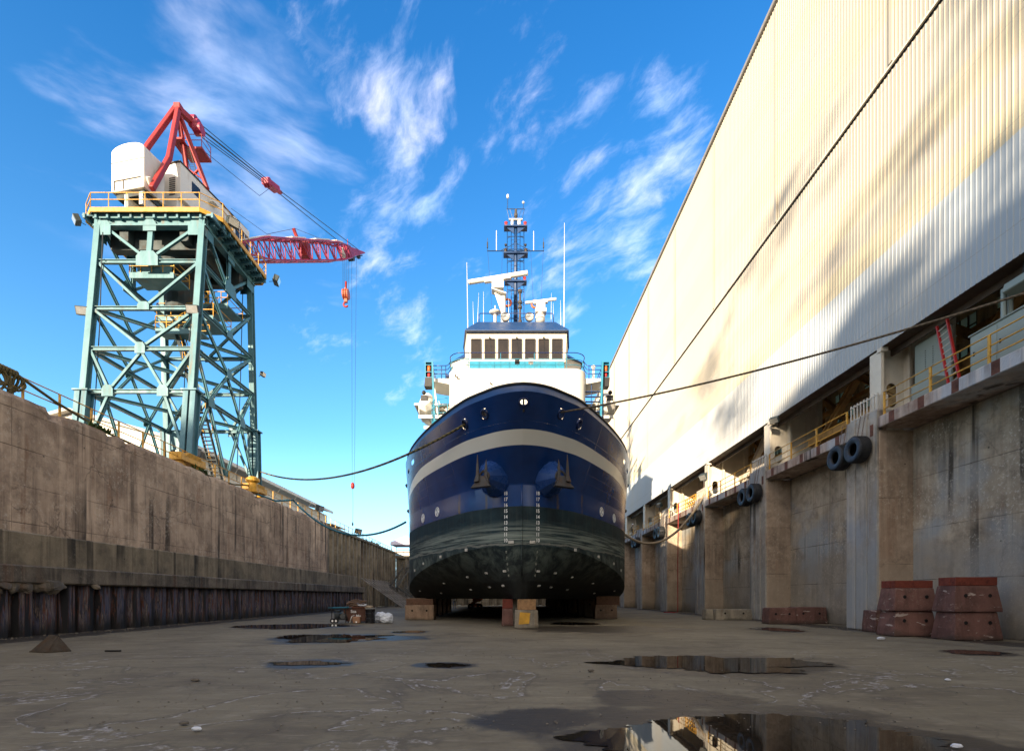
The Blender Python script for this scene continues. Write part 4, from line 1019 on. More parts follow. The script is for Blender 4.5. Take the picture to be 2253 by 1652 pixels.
q = MB(); q.cyl((CX-2.45, MY, 31.3), (CX+2.45, MY, 31.3), .045, n=7)
for sx in (-1, 1): q.cyl((CX+sx*.1, MY, 31.9), (CX+sx*1.3, MY, 31.33), .03, n=6)
q.build('crosstree', M['deepblue'], mo)
for sx, h_, kind in ((-2.42, .95, 'a'), (2.4, .95, 'a'), (-1.65, 1.75, 'w'), (1.55, 1.7, 'w'), (-.85, .62, 'g'), (.85, .62, 'g')):
    q = MB(); b_ = V((CX+sx, MY, 31.3))
    if kind == 'w': q.cyl(b_, b_+V((0,0,.7)), .03, n=6); q.cyl(b_+V((0,0,.7)), b_+V((0,0,h_)), .035, .025, n=6)
    elif kind == 'a': q.cyl(b_, b_+V((0,0,.25)), .02, n=6); q.cyl(b_+V((0,0,.25)), b_+V((0,0,.75)), .055, n=8); q.cyl(b_+V((0,0,.75)), b_+V((0,0,h_+.15)), .02, n=5)
    else: q.cyl(b_, b_+V((0,0,.42)), .02, n=6); q.lathe([(.05,0),(.10,.06),(.11,.16),(.02,.22)], b_+V((0,0,.4)), n=10)
    q.build('antenna', M['shipwhite'] if kind == 'w' else M['black'], mo)
q = MB()
for sx in (-1, 1): q.cyl((CX+sx*.52, MY, 33.9), (CX+sx*.75, MY, 34.9), .025, n=5); q.cyl((CX+sx*.2, MY, 33.9), (CX+sx*.5, MY, 34.9), .02, n=5)
q.cyl((CX-.78, MY, 34.9), (CX+.78, MY, 34.9), .04, n=6); q.cyl((CX-.7, MY, 34.9), (CX-.68, MY, 35.8), .035, n=6); q.cyl((CX+.66, MY, 34.9), (CX+.66, MY, 35.35), .03, n=6)
q.build('top_frame', M['deepblue'], mo)
q = MB(); q.lathe([(.02,0),(.1,.05),(.09,.3),(.02,.38)], (CX-.68, MY, 35.8), n=10); q.lathe([(.02,0),(.1,.05),(.1,.15),(.02,.2)], (CX+.66, MY, 35.35), n=10); q.box((CX, MY-.1, 33.9), (1.15,.2,.09)); q.lathe([(0,0),(.13,0),(.13,.4),(0,.42)], (CX+.3, MY-.2, 33.35), n=10); q.lathe([(0,0),(.11,0),(.11,.4),(0,.42)], (CX-.3, MY-.2, 33.35), n=10)
q.build('sensor', M['shipwhite'], mo)
q = MB(); q.lathe([(.1,0),(.1,.1),(.15,.14),(.15,.4),(.11,.44),(.11,.75),(.04,.8)], (CX+.02, MY-.1, 34.0), n=10); q.build('mast_lamp', M['anchor'], mo)
q = MB()
for a_, b_ in (((-2.4, 31.25), (-1.9, 24.4)), ((-1.15, 31.25), (-1.25, 26)), ((1.3, 31.25), (1.6, 24.4)), ((2.38, 31.25), (2.05, 24.4))): q.cyl((CX+a_[0], MY, a_[1]), (CX+b_[0], MY-.5, b_[1]), .010, n=4)
q.build('halyard', M['seal'], mo)
# secondary lamp column in front of the mast
q = MB(); b_ = V((CX+.32, 41.0, ZR)); q.cyl(b_, b_+V((0,0,3.2)), .09, n=8)
for h_ in (.4, 1.6, 2.0, 2.9): q.lathe([(.1,0),(.17,.05),(.17,.25),(.1,.3)], b_+V((0,0,h_)), n=10)
q.build('lamp_column', M['anchor'], ship)
# radars
def radar(c, post_h, L, th, yaw, tilt_h, big):
    pd = MB(); pd.cyl(c, V(c)+V((0,0,post_h)), .2 if big else .16, n=12)
    top = V(c)+V((0,0,post_h))
    if big:
        pd.loft([[top+V((-.95,-.4,.45)), top+V((.25,-.4,.05)), top+V((.25,.4,.05)), top+V((-.95,.4,.45))], [top+V((-.95,-.4,.55)), top+V((.25,-.4,.15)), top+V((.25,.4,.15)), top+V((-.95,.4,.55))]])
        pd.prism([top+V((-.75,-.05,.4)), top+V((-.05,-.05,.0)), top+V((-.05,-.05,-1.6))], V((0,0,0)), V((0,.1,0)))
        hub = top+V((-.45, 0, .55))
    else:
        pd.box(top+V((0,0,.04)), (.9,.7,.3)); hub = top+V((0,0,.2))
    po = pd.build('radar', M['shipwhite'], ship, bevel=.02)
    g_ = MB(); s_ = 1.0 if big else .75
    g_.box(hub+V((0,0,.34*s_)), (.95*s_, .75*s_, .68*s_)); g_.build('gearbox', M['shipwhite'], po, bevel=.06, segs=2)
    sc_ = MB(); cc = hub+V((0, 0, .68*s_+th*.7)); dx = V((math.cos(yaw), math.sin(yaw), 0))*L/2; dx.z = tilt_h
    sc_.beam(cc-dx*.45+V((0,0,-.09)), cc+dx*.45+V((0,0,-.09)), .3, .12)
    d_ = dx.normalized(); n_ = d_.cross(V((0,0,1))).normalized(); rg = [[cc+sx*dx+n_*(th*.62*math.cos(2*math.pi*i/12))+V((0,0,th*.55*math.sin(2*math.pi*i/12)+th*.3)) for i in range(12)] for sx in (-1, 1)]
    sc_.loft(rg); autosmooth(sc_.build('scanner', M['shipwhite'], po), 40)
radar((CX-1.05, 41.0, ZR), 2.6, 5.0, .34, R(-14), .0, True)
radar((CX+2.02, 41.0, ZR), 1.35, 2.55, .2, R(-12), .0, False)
for sx in (-.62, 1.32):
    q = MB(); c_ = V((CX+sx-.25, 40.5, ZR+.72)); q.lathe([(.0,.42),(.18,.42),(.34,.2),(.36,0),(.33,0)], c_, (0,1,0), 18); q.cyl(c_+V((0,.2,-.7)), c_+V((0,.2,-.2)), .05, n=8); so_ = q.build('searchlight', M['anchor'], ship, smooth=False)
    q = MB(); q.lathe([(.33,.02),(.2,.06),(0,.09)], c_, (0,1,0), 18); q.build('lens', M['lampglass'], so_, smooth=True)
q = MB(); c_ = z3(1020, 918, 41.0); q.lathe([(0,-.5),(.36,-.45),(.4,-.1),(.36,.2),(.2,.42),(0,.48)], c_, n=16); q.cyl(c_+V((0,0,-.9)), c_+V((0,0,-.4)), .14, n=8); q.build('satellite_dome', M['shipwhite'], ship, smooth=True)
q = MB(); c_ = z3(710, 880, 41.5); q.lathe([(0,.05),(.3,.02),(.5,-.05),(.3,-.12),(.15,-.25),(0,-.25)], c_, n=16); q.cyl(V((c_.x, c_.y, ZR)), c_, .13, n=8); q.cyl(c_, c_+V((0,0,.5)), .06, n=7); q.build('satellite_dome', M['shipwhite'], ship, smooth=True)
for x_, y_ in ((795, 818), (985, 828)):
    c_ = z3(x_, y_, 42.4); q = MB(); q.tube([c_+V((.3*math.cos(2*math.pi*i/20), 0, .3*math.sin(2*math.pi*i/20))) for i in range(20)], .085, 8, closed=True); q.build('life_ring', M['orange'], ship, smooth=True)
for xt, yt, xb, yb_, d in ((515,540,523,1030,41),(557,810,562,985,43),(597,750,588,965,43),(630,740,630,960,41),(1187,268,1183,998,40.5),(1097,750,1095,955,43),(1110,820,1112,960,43),(1160,800,1162,980,41),(803,790,803,930,40.6),(1005,835,1003,950,41.2)):
    a_, b_ = z3(xb, yb_, d), z3(xt, yt, d); q = MB(); q.tube([a_+V((0,0,-.6)), a_.lerp(b_, .3), b_], [.03, .02, .008] if yt > 600 else [.04, .032, .014], 6); q.build('whip_antenna', M['shipwhite'], ship)
# floodlights on the bridge front
for x_ in (-.02, .95):
    q = MB(); c_ = V((CX+x_, 35.7, DH+.55)); q.box(c_, (.34,.25,.3), Matrix.Rotation(R(-25), 3, 'X')); q.cyl(c_+V((0,0,-.3)), c_+V((0,0,-.1)), .03, n=6); q.build('floodlight', M['lampglass'] if x_ > 0 else M['black'], ship)
# small fittings on the white front
q = MB()
for x_, z_ in ((-1.9, 16.7), (-4.4, 17.25), (-4.25, 17.1)): q.cyl((CX+x_, 35.52, z_), (CX+x_, 35.3, z_), .05, n=8); q.cyl((CX+x_, 35.35, z_-.15), (CX+x_, 35.35, z_), .035, n=6)
q.build('wall_lamp', M['anchor'], ship)

# ------------------------------------------------------------------ rescue boats hanging at the sides
for sd, lab in ((-1, 'white rescue boat with a cover hanging at the left side of the ship'), (1, 'white rescue boat hanging at the right side of the ship in front of the shed')):
    c_ = V((CX+sd*6.85, 39.2, 15.4)); rt_ = thing('rescue_boat', lab, 'boat', c_)
    q = MB(); rg = []
    for t_, w_, zb_, zt in ((-1.9, .35, .45, .8), (-1.5, .62, .1, .75), (-.6, .8, 0, .7), (1.0, .8, 0, .7), (2.0, .7, .1, .75)):
        rg.append([c_+V((-w_, t_, zt)), c_+V((-w_*.85, t_, zb_+.25)), c_+V((0, t_, zb_)), c_+V((w_*.85, t_, zb_+.25)), c_+V((w_, t_, zt))])
    q.loft(rg, close=True); q.build('boat_hull', M['shipwhite'], rt_, bevel=.03)
    q = MB(); rg = [[c_+V((w_*math.cos(R(a_)), t_, .72+hh*math.sin(R(a_)))) for a_ in range(0, 181, 20)] for t_, w_, hh in ((-1.7, .4, .4), (-1.0, .62, 1.05), (.2, .66, 1.1), (1.6, .5, .6))]
    q.loft(rg, close=True); q.build('canopy', M['shipwhite'], rt_, smooth=True)
    q = MB(); q.box(c_+V((sd*.1, -1.75, .95)), (.5, .1, .6)); q.sphere(tuple(c_+V((sd*.1, -1.9, 1.4))), .16, 8, 6); q.build('engine_cover', M['black'], rt_)
    q = MB(); q.bx(c_.x-.9, c_.x+.9, c_.y-1.5, c_.y+2.2, c_.z+.62, c_.z+.76)
    for t_ in (-1.2, 1.2): q.beam(c_+V((-sd*1.9, t_, -.15)), c_+V((sd*.6, t_, -.15)), .12, .25); q.beam(c_+V((-sd*.85, t_, -.2)), c_+V((-sd*.6, t_, 2.0)), .1, .15)
    q.build('cradle', M['shipwhite'], rt_)
# ------------------------------------------------------------------ portal crane on the left quay
M['crane'] = pm('crane_green_paint', (.07,.185,.215), .5, 0, .14, 1.2, dirt=(.20,.15,.10), damt=.25, ds=1.6, streak=True)
M['crane_blue'] = pm('crane_blue_paint', (.06,.17,.215), .5, 0, .15, 1.2, dirt=(.16,.09,.05), damt=.25, ds=1.6, streak=True)
M['crane_dark'] = pm('crane_dark_steel', (.03,.045,.048), .6, 0, .25, 1.5, dirt=(.07,.045,.03), damt=.4)  # dark steel of slewing gear, deck, stairs and lamp housings
M['crane_white'] = pm('crane_house_paint', (.64,.61,.54), .45, 0, .05, 1, dirt=(.42,.34,.26), damt=.2, ds=1.1, streak=True)
M['crane_red'] = pm('crane_red_paint', (.27,.014,.012), .5, 0, .2, 1.4, dirt=(.20,.02,.035), damt=.5, ds=.6)
M['boom_red'] = pm('boom_crimson_paint', (.29,.013,.042), .45, 0, .25, .9, dirt=(.17,.015,.09), damt=.6, ds=.5)
M['cable'] = pm('wire_rope_steel', (.035,.04,.045), .5, .4, .2, 5)
XR, XL = -21.0, -28.2
crane = thing('portal_crane', 'tall blue green lattice crane with white house and red boom on the left quay', 'crane', (-24.6, 37.5, 9.9))
ZLv = [11.0, 15.3, 18.3, 21.2, 24.6, 27.5]
def legy(z, front): t = (z-11)/16.6; return 33.0+1.7*t if front else 41.8-.8*t
def cn_(x, z, fr): return V((x, legy(z, fr), z))
for x in (XL, XR):
    for fr in (True, False):
        q = MB(); q.ibeam(cn_(x, 15.3, fr), cn_(x, 27.6, fr), .40, .46, (0,1,0), .14); q.build('leg', M['crane'], crane)
        q = MB(); a_, b_ = cn_(x, 10.9, fr), cn_(x, 15.25, fr)
        for dx_ in (-.24, .24): q.ibeam(a_+V((dx_, 0, 0)), b_+V((dx_, 0, 0)), .34, .66, (0,1,0), .12)
        q.beam(a_, b_, .14, .2, (0,1,0)); q.box(b_+V((0,0,.06)), (1.05, .85, .1)); q.build('lower_leg', M['crane_blue'], crane)
        q = MB(); q.box(a_+V((0, 0, -.35)), (.8, 2.6, .5)); 
        q.loft([[a_+V((-.5,-.6,0)), a_+V((.5,-.6,0)), a_+V((.5,.6,0)), a_+V((-.5,.6,0))], [a_+V((-.3,-1.2,-.55)), a_+V((.3,-1.2,-.55)), a_+V((.3,1.2,-.55)), a_+V((-.3,1.2,-.55))]])
        for dy in (-.85, .85): q.cyl(a_+V((-.2, dy, -.72)), a_+V((.2, dy, -.72)), .32, n=14)
        q.build('bogie', M['yellow'], crane, bevel=.02)
def gus(mb, p, n, w_, h_, t=.09, up=V((0,0,1))):
    n = V(n).normalized(); u = (up-n*up.dot(n)).normalized(); s2 = u.cross(n)
    poly = [p+s2*(w_*a)+u*(h_*b) for a, b in ((-.5,-.5),(.5,-.5),(.5,.15),(.28,.5),(-.28,.5),(-.5,.15))]
    mb.prism([v_-n*t/2 for v_ in poly], V((0,0,0)), n*t)
def facebrace(c0, c1, n, hw=.165, hh=.18):
    """c0(z), c1(z): the two corner lines of one tower face; braces in panels like the photograph"""
    def P(t, z): return c0(z).lerp(c1(z), t)
    upv = n
    for lv in ZLv[1:5]:
        q = MB(); q.ibeam(P(.02, lv), P(.98, lv), .22, .26, (0,0,1), .16); q.build('girder', M['crane'], crane)
    q = MB(); q.ibeam(P(-.04, 27.45), P(1.04, 27.45), .5, .6); q.build('girder', M['crane'], crane)
    def d(a_, b_, w_=hw):
        q = MB(); q.ibeam(a_, b_, w_, hh, upv, .2); q.build('brace', M['crane'], crane)
    for lv0, lv1 in ((24.6, 27.5), (21.2, 24.6), (18.3, 21.2)):
        d(P(.03, lv1-.15), P(.5, lv0+.1)); d(P(.97, lv1-.15), P(.5, lv0+.1))
    d(P(.5, 24.7), P(.5, 27.3), .34)
    d(P(.03, 18.15), P(.23, 15.4)); d(P(.5, 18.1), P(.23, 15.4)); d(P(.5, 18.1), P(.74, 15.4)); d(P(.97, 18.15), P(.74, 15.4))
    d(P(.23, 15.2), P(.04, 11.2)); d(P(.74, 15.2), P(.96, 11.2))
    if abs(n[0]) > .5: d(P(.23, 15.2), P(.5, 10.6)); d(P(.74, 15.2), P(.52, 10.6))
    n_ = V(n)
    for t, lv, w_, h_ in ((.5,24.75,1.5,1.0),(.5,21.3,.8,.55),(.5,18.3,.7,.75),(.23,15.3,.75,.75),(.74,15.3,.75,.75),(.06,27.0,1.0,1.0),(.94,27.0,1.0,1.0),(.5,27.2,.9,.8)):
        q = MB(); gus(q, P(t, lv)+n_*.19, n, w_, h_, .03); q.build('gusset', M['crane'], crane)
facebrace(lambda z: cn_(XL, z, True), lambda z: cn_(XR, z, True), (0,-1,0))
facebrace(lambda z: cn_(XR, z, True), lambda z: cn_(XR, z, False), (1,0,0))
facebrace(lambda z: cn_(XL, z, True), lambda z: cn_(XL, z, False), (-1,0,0))
facebrace(lambda z: cn_(XL, z, False), lambda z: cn_(XR, z, False), (0,1,0))
for lv in (15.3, 18.3, 21.2):       # plan bracing inside the tower
    for a_, b_ in ((cn_(XL, lv, True), cn_(XR, lv, False)), (cn_(XR, lv, True), cn_(XL, lv, False))):
        q = MB(); q.ibeam(a_.lerp(b_, .03), a_.lerp(b_, .97), .22, .22); q.build('plan_brace', M['crane'], crane)
# dark girders and slewing ring under the platform
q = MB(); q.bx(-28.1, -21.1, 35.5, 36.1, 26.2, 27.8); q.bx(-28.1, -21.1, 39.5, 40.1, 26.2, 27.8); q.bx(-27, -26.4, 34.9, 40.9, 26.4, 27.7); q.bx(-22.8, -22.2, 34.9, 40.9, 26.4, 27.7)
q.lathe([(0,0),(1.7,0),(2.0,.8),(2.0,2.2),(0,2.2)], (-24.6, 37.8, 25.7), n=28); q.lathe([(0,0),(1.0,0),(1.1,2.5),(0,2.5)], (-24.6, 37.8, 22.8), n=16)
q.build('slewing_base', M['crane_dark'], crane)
# access floors with yellow handrails inside the tower, and the zigzag ladders
def rails(mb, loop, z0, h=1.0, r=.032):
    for l in (h, h*.55): mb.tube([V((p[0], p[1], z0+l)) for p in loop], r, 5)
    for p in loop: mb.cyl((p[0], p[1], z0), (p[0], p[1], z0+h), r, n=5)
for x0, x1, y0, y1, z in ((-26.3,-23.2,34.9,36.6,24.1),(-26.0,-21.8,37.2,39.6,22.4),(-25.4,-22.2,36.2,37.4,20.9),(-23.4,-21.4,38.4,40.6,24.0)):
    q = MB(); q.bx(x0, x1, y0, y1, z-.12, z); q.bx(x0, x1, y0-.03, y0, z-.3, z+.1); fo = q.build('access_floor', M['crane'], crane)
    q = MB(); n_ = 4; rails(q, [(x0+(x1-x0)*k/n_, y0) for k in range(n_+1)]+[(x1, y1), (x0, y1), (x0, y0)], z); q.build('handrail', M['yellow'], fo)
for a_, b_ in (((-24.2, 37.0, 20.9), (-23.0, 37.4, 15.4)), ((-23.0, 37.6, 15.4), (-22.6, 39.5, 10.0)), ((-22.6, 38.8, 24.0), (-24.6, 37.2, 20.9))):
    a_, b_ = V(a_), V(b_); q = MB(); s2 = V((0,1,0)) if abs((b_-a_).y) < abs((b_-a_).x) else V((1,0,0))
    for k in (-.35, .35): q.beam(a_+s2*k, b_+s2*k, .06, .2)
    n_ = int((a_-b_).length/.28)
    for k in range(n_+1): p = a_.lerp(b_, k/n_); q.beam(p-s2*.35, p+s2*.35, .2, .04)
    st_ = q.build('stair', M['crane_dark'], crane)
    q = MB()
    for k in (-.37, .37):
        q.tube([a_+s2*k+V((0,0,1)), b_+s2*k+V((0,0,1))], .028, 5)
        for t in (0, .33, .66, 1): q.cyl(a_.lerp(b_, t)+s2*k, a_.lerp(b_, t)+s2*k+V((0,0,1)), .025, n=5)
    q.build('stair_rail', M['yellow'], st_)
# thin hanging pipes and cables in the tower
for x_, y_, z0, z1 in ((-27.6, 34.2, 26.5, 13), (-21.4, 34.6, 26, 19), (-21.6, 41, 27, 11), (-23.6, 38, 24, 11.2), (-24.9, 39, 24, 12)):
    q = MB(); q.tube([(x_, y_, z0), (x_-.15, y_-.1, (z0+z1)/2), (x_-.3, y_-.4, z1)], .035, 5); q.build('cable', M['cable'], crane)
q = MB(); q.bx(-27.4, -25.6, 40.9, 41.0, 13.6, 15.2); q.build('board', M['crane_blue'], crane)
q = MB(); q.bx(-25.8, -24.2, 34.95, 36.2, 24.2, 25.4); q.build('electric_box', M['crane'], crane)
# working platform
PLT = [(-28.4, 34.15), (-20.95, 34.15), (-19.9, 35.1), (-19.9, 41.4), (-20.6, 42.2), (-28.6, 42.2), (-29.5, 41.3), (-29.5, 35.1)]
PZ = 28.0
q = MB(); 
for i in range(len(PLT)):
    a_, b_ = V((*PLT[i], PZ)), V((*PLT[(i+1) % len(PLT)], PZ)); q.beam(a_, b_, .08, .30)
plo = q.build('platform_edge', M['yellow'], crane)
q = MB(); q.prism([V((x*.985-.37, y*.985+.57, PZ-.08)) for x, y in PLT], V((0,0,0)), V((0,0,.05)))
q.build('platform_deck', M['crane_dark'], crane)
q = MB()
for k in range(12): x_ = -29+k*.8; q.bx(x_-.07, x_+.07, 34.3, 36, PZ-.42, PZ-.09)
for k in range(9): y_ = 35.4+k*.75; q.bx(-20.9, -19.95, y_-.07, y_+.07, PZ-.42, PZ-.09)
for k in range(4): q.bx(-29.2, -20.3, 34.4+k*.4, 34.48+k*.4, PZ-.22, PZ-.09)
for k in range(4): q.bx(-20.8+k*.22, -20.74+k*.22, 35, 41.8, PZ-.22, PZ-.09)
q.bx(-29.0, -20.4, 35.0, 35.3, PZ-.5, PZ-.09)
q.build('platform_joist', M['crane_blue'], crane)
q = MB(); lp_ = []
for i in range(len(PLT)):
    a_, b_ = V((*PLT[i], 0)), V((*PLT[(i+1) % len(PLT)], 0)); n_ = max(1, round((b_-a_).length/1.15))
    lp_ += [tuple(a_.lerp(b_, k/n_)[:2]) for k in range(n_)]
rails(q, lp_+[lp_[0]], PZ+.12, 1.05, .03); q.build('platform_rail', M['yellow'], crane)
# floodlights on the tower
def flood(p, aim, parent, s=.55, name='floodlight'):
    p = V(p); d = V(aim).normalized(); rot = d.to_track_quat('-Y', 'Z').to_matrix(); q = MB()
    q.box(p, (s, s*.5, s*.7), rot); q.beam(p-d*.2+V((0,0,-s*.2)), p-d*s*.8+V((0,0,-s*.5)), .05, .05)
    o = q.build(name, M['crane_dark'], parent, bevel=.03)
    q = MB(); q.box(p+d*(s*.255), (s*.86, .015, s*.56), rot); q.build('lens', M['lampglass'], o); return o
flood((-28.75, 34.0, 21.0), (.2,-.9,-.35), crane, .8); flood((-21.2, 33.85, 21.0), (.1,-.9,-.35), crane, .8)
flood((-29.9, 34.8, 27.8), (-.6,-.6,-.4), crane, .7); flood((-19.7, 36.0, 28.5), (.7,-.5,-.3), crane, .8); flood((-19.2, 41.8, 28.0), (.8,.2,-.3), crane, .8); flood((-20.4, 41.9, 20.2), (.9,-.1,-.2), crane, .5)
# ---- upper works: everything in a frame turned about 11 degrees towards the dock
YAW = R(11); O_ = V((-24.6, 37.8, 0)); FV = V((math.sin(YAW), math.cos(YAW), 0)); RV = V((math.cos(YAW), -math.sin(YAW), 0))
def L(a, b, z): return O_+RV*a+FV*b+V((0,0,z))
def lbox(mb, a0, a1, b0, b1, z0, z1):
    vs = [L(a, b, z) for a in (a0, a1) for b in (b0, b1) for z in (z0, z1)]
    return mb.add(vs, [(0,1,3,2),(4,6,7,5),(0,4,5,1),(2,3,7,6),(0,2,6,4),(1,5,7,3)])
q = MB(); lbox(q, -1.7, .8, -2.2, 5.0, 28.5, 29.2); lbox(q, -1.3, -1.0, -3.4, -1.0, 28.6, 29.5); lbox(q, -.1, .2, -3.4, -1.0, 28.6, 29.5)
for k in range(2): q.beam(L(-1.15+1.2*k, -3.3, 29.3), L(-.9+1.2*k, -2.3, 28.2), .18, .18)
q.build('slewing_frame', M['crane_white'], crane, bevel=.02)
q = MB(); lbox(q, -2.0, .3, -3.35, -1.0, 29.3, 29.62); q.build('counterweight', M['crane_dark'], crane)
mh = MB(); rg = []
for b_ in (-3.57, -1.9):
    rg.append([L(-2.2, b_, 29.63), L(-2.2, b_, 32.35)]+[L(-.855+1.34*math.sin(R(a_)), b_, 32.35+.5*math.cos(R(a_))) for a_ in range(-80, 81, 16)]+[L(.49, b_, 32.35), L(.49, b_, 29.63)])
mh.loft(rg); mho = mh.build('machinery_house', M['crane_white'], crane, bevel=.03)
q = MB(); lbox(q, -1.95, .25, -3.61, -3.565, 30.3, 30.36); lbox(q, -1.2, -1.14, -3.61, -3.565, 29.7, 30.3); lbox(q, -1.95, -1.89, -3.61, -3.565, 29.7, 30.3); lbox(q, -2.2, .49, -3.585, -3.565, 31.6, 31.63); q.build('trim', M['anchor'], mho)
q = MB(); q.cyl(L(.55, -3.1, 29.95), L(.72, -3.45, 30.35), .14, n=10); q.build('work_light', M['crane_white'], mho)
sh_ = MB(); rg = [[L(-1.9, b_, 29.2), L(-1.9, b_, 32.6), L(-.9, b_, 33.05), L(.5, b_, 33.3), L(1.03, b_, 33.28), L(1.03, b_, 30.75), L(.75, b_, 30.7), L(.7, b_, 29.2)] for b_ in (-1.12, 5.7)]
sh_.loft(rg); sho = sh_.build('front_house', M['crane_white'], crane, bevel=.02)
q = MB(); lbox(q, -.9, 1.09, -1.2, 5.8, 33.305, 33.37); q.build('roof_edge', M['anchor'], sho)
q = MB(); lbox(q, 1.03, 1.045, -.08, .7, 31.95, 32.75); q.build('window', M['winglass'], sho)
q = MB(); lbox(q, 1.03, 1.5, 1.5, 2.1, 32.4, 32.75); q.build('hood', M['crane_white'], sho)
q = MB()
for k in range(9): lbox(q, .1, .6, -1.15, -1.121, 31.0+k*.15, 31.06+k*.15)
q.build('louvre', M['anchor'], sho)
oc = MB(); lbox(oc, 1.035, 1.35, 3.9, 5.75, 29.4, 33.1); oco = oc.build('operator_cab', M['crane_white'], crane, bevel=.04)
for k in range(3):
    q = MB(); lbox(q, 1.35, 1.365, 4.05+k*.56, 4.5+k*.56, 31.0, 32.5); q.build('window', M['winglass'], oco)
# A-frame
apx = V((-25.25, 38.5, 39.2))
def strut(pts, w_, name='a_frame_leg', m='crane_red'):
    q = MB(); pts = [V(p) for p in pts]
    for i in range(len(pts)-1): q.beam(pts[i], pts[i+1]+(pts[i+1]-pts[i]).normalized()*w_*.3, w_, w_*1.1, (0,1,0))
    return q.build(name, M[m], crane, bevel=.03)
strut([apx, at(372, 348, 35.95), at(335, 414, 34.45)], .31); strut([apx+V((-.2,0,0)), at(326, 321, 36.6), at(281, 395, 35.0)], .31)
fl_ = at(455.5, 414, 38.9); fl2 = at(417, 414, 38.9)
strut([apx+V((.1,.1,-.6)), fl_], .27); strut([apx+V((-.05,.1,-.6)), fl2], .27); strut([fl_.lerp(apx, .25), fl2.lerp(apx, .1)], .14); strut([fl_.lerp(apx, .1), fl2.lerp(apx, .25)], .1)
q = MB(); q.box(apx, (.5, .5, .45)); q.beam(apx+V((0,0,-.1)), at(438, 283, 40.2), .4, .5)
afh = q.build('a_frame_head', M['crane_red'], crane, bevel=.03)
q = MB()
for px, py in ((425, 268), (437, 286), (432, 277)):
    c_ = at(px, py, 39.8); q.cyl(c_+V((-.3,0,0)), c_+V((.3,0,0)), .42, n=16)
q.build('sheave', M['boom_red'], afh)
q = MB(); pf = at(418, 345, 39.6)
q.box(at(400, 322, 38.9), (.9, 1.4, .14)); q.box(pf+V((.25,.4,.5)), (1.7, 1.3, .16)); rails(q, [(pf.x-.3, pf.y-.2), (pf.x+1.05, pf.y-.2), (pf.x+1.05, pf.y+1.0)], pf.z+.58, 1.0, .03); q.build('frame_platform', M['crane_red'], crane)
q = MB(); a_, b_ = at(410, 322, 38.8), at(436, 412, 38.9)
for k in (-.2, .2): q.cyl(a_+V((k,0,0)), b_+V((k,0,0)), .03, n=5)
for k in range(24): p = a_.lerp(b_, k/24); q.cyl(p+V((-.2,0,0)), p+V((.2,0,0)), .018, n=4)
q.build('a_frame_ladder', M['anchor'], crane)
# boom
B0, B1 = V((-22.6, 41.2, 30.2)), V((-18.55, 64.2, 45.7)); bd_ = (B1-B0).normalized(); bl = (B1-B0).length
bs = bd_.cross(V((0,0,1))).normalized(); bu = bs.cross(bd_)
def bsec(t):
    if t < .16: k = .35+.65*t/.16; return .85, .86*k
    if t > .70: k = max(0, 1-(t-.70)/.30); return .26+.59*k, .12+.74*k
    return .85, .86
def bp(t, sx, su): w_, h_ = bsec(t); return B0+bd_*(bl*t)+bs*(w_*sx)+bu*(h_*su)
ts = [k/24*.83 for k in range(25)]
for sx in (-1, 1):
    for su in (-1, 1):
        q = MB(); q.tube([bp(t, sx, su) for t in ts], .095, 8); q.build('boom_chord', M['boom_red'], crane, smooth=True)
q = MB()
for i in range(len(ts)-1):
    t0, t1 = ts[i], ts[i+1]
    for sx in (-1, 1): q.cyl(bp(t0, sx, 1 if i % 2 else -1), bp(t1, sx, -1 if i % 2 else 1), .05, n=5)
    for su in (-1, 1): q.cyl(bp(t0, 1 if i % 2 else -1, su), bp(t1, -1 if i % 2 else 1, su), .05, n=5)
    if i % 2 == 0:
        q.cyl(bp(t0, -1, -1), bp(t0, -1, 1), .05, n=5); q.cyl(bp(t0, 1, -1), bp(t0, 1, 1), .05, n=5); q.cyl(bp(t0, -1, 1), bp(t0, 1, 1), .05, n=5)
q.build('boom_lacing', M['boom_red'], crane)
q = MB(); q.loft([[bp(.80, -1, -1), bp(.80, 1, -1), bp(.80, 1, 1), bp(.80, -1, 1)], [bp(1.0, -1, -1), bp(1.0, 1, -1), bp(1.0, 1, 1), bp(1.0, -1, 1)], [B1+bd_*.9-bs*.12-bu*.05, B1+bd_*.9+bs*.12-bu*.05, B1+bd_*.9+bs*.12+bu*.05, B1+bd_*.9-bs*.12+bu*.05]])
q.build('boom_head', M['boom_red'], crane, bevel=.03)
for t, k in ((.86, 4), (.89, 2), (.965, 2)):
    c_ = bp(t, 0, -1)-bu*.12; q = MB()
    for j in range(k): q.cyl(c_+bs*(-.3+.2*j), c_+bs*(-.22+.2*j), .34, n=14)
    q.cyl(c_-bs*.3, c_+bs*.4, .06, n=8); q.build('head_sheave', M['anchor'], crane)
q = MB()
for t0, t1 in ((.02,.2),(.34,.44),(.52,.64),(.70,.76)): q.beam(bp(t0, 0, 1)+bu*.2, bp(t1, 0, 1)+bu*.2, 1.3, .1, tuple(bu))
q.build('boom_walkway', M['crane_white'], crane)
q = MB(); q.beam(bp(.42, 0, 1), bp(.42, 0, 1)+bu*1.0-bd_*.3, .25, .25); q.cyl(bp(.85, 0, 1), bp(.85, 0, 1)+V((0,0,1)), .04, n=5); q.box(bp(.45, 0, 0), (.9,.9,1.4)); q.build('boom_bracket', M['crane_red'], crane)
q = MB(); c_ = bp(.775, .2, -.1); q.lathe([(0,-.5),(.34,-.4),(.3,0),(.16,.2),(.2,.5),(0,.6)], c_, n=12); q.build('boom_lamp', M['crane_white'], crane, smooth=True)
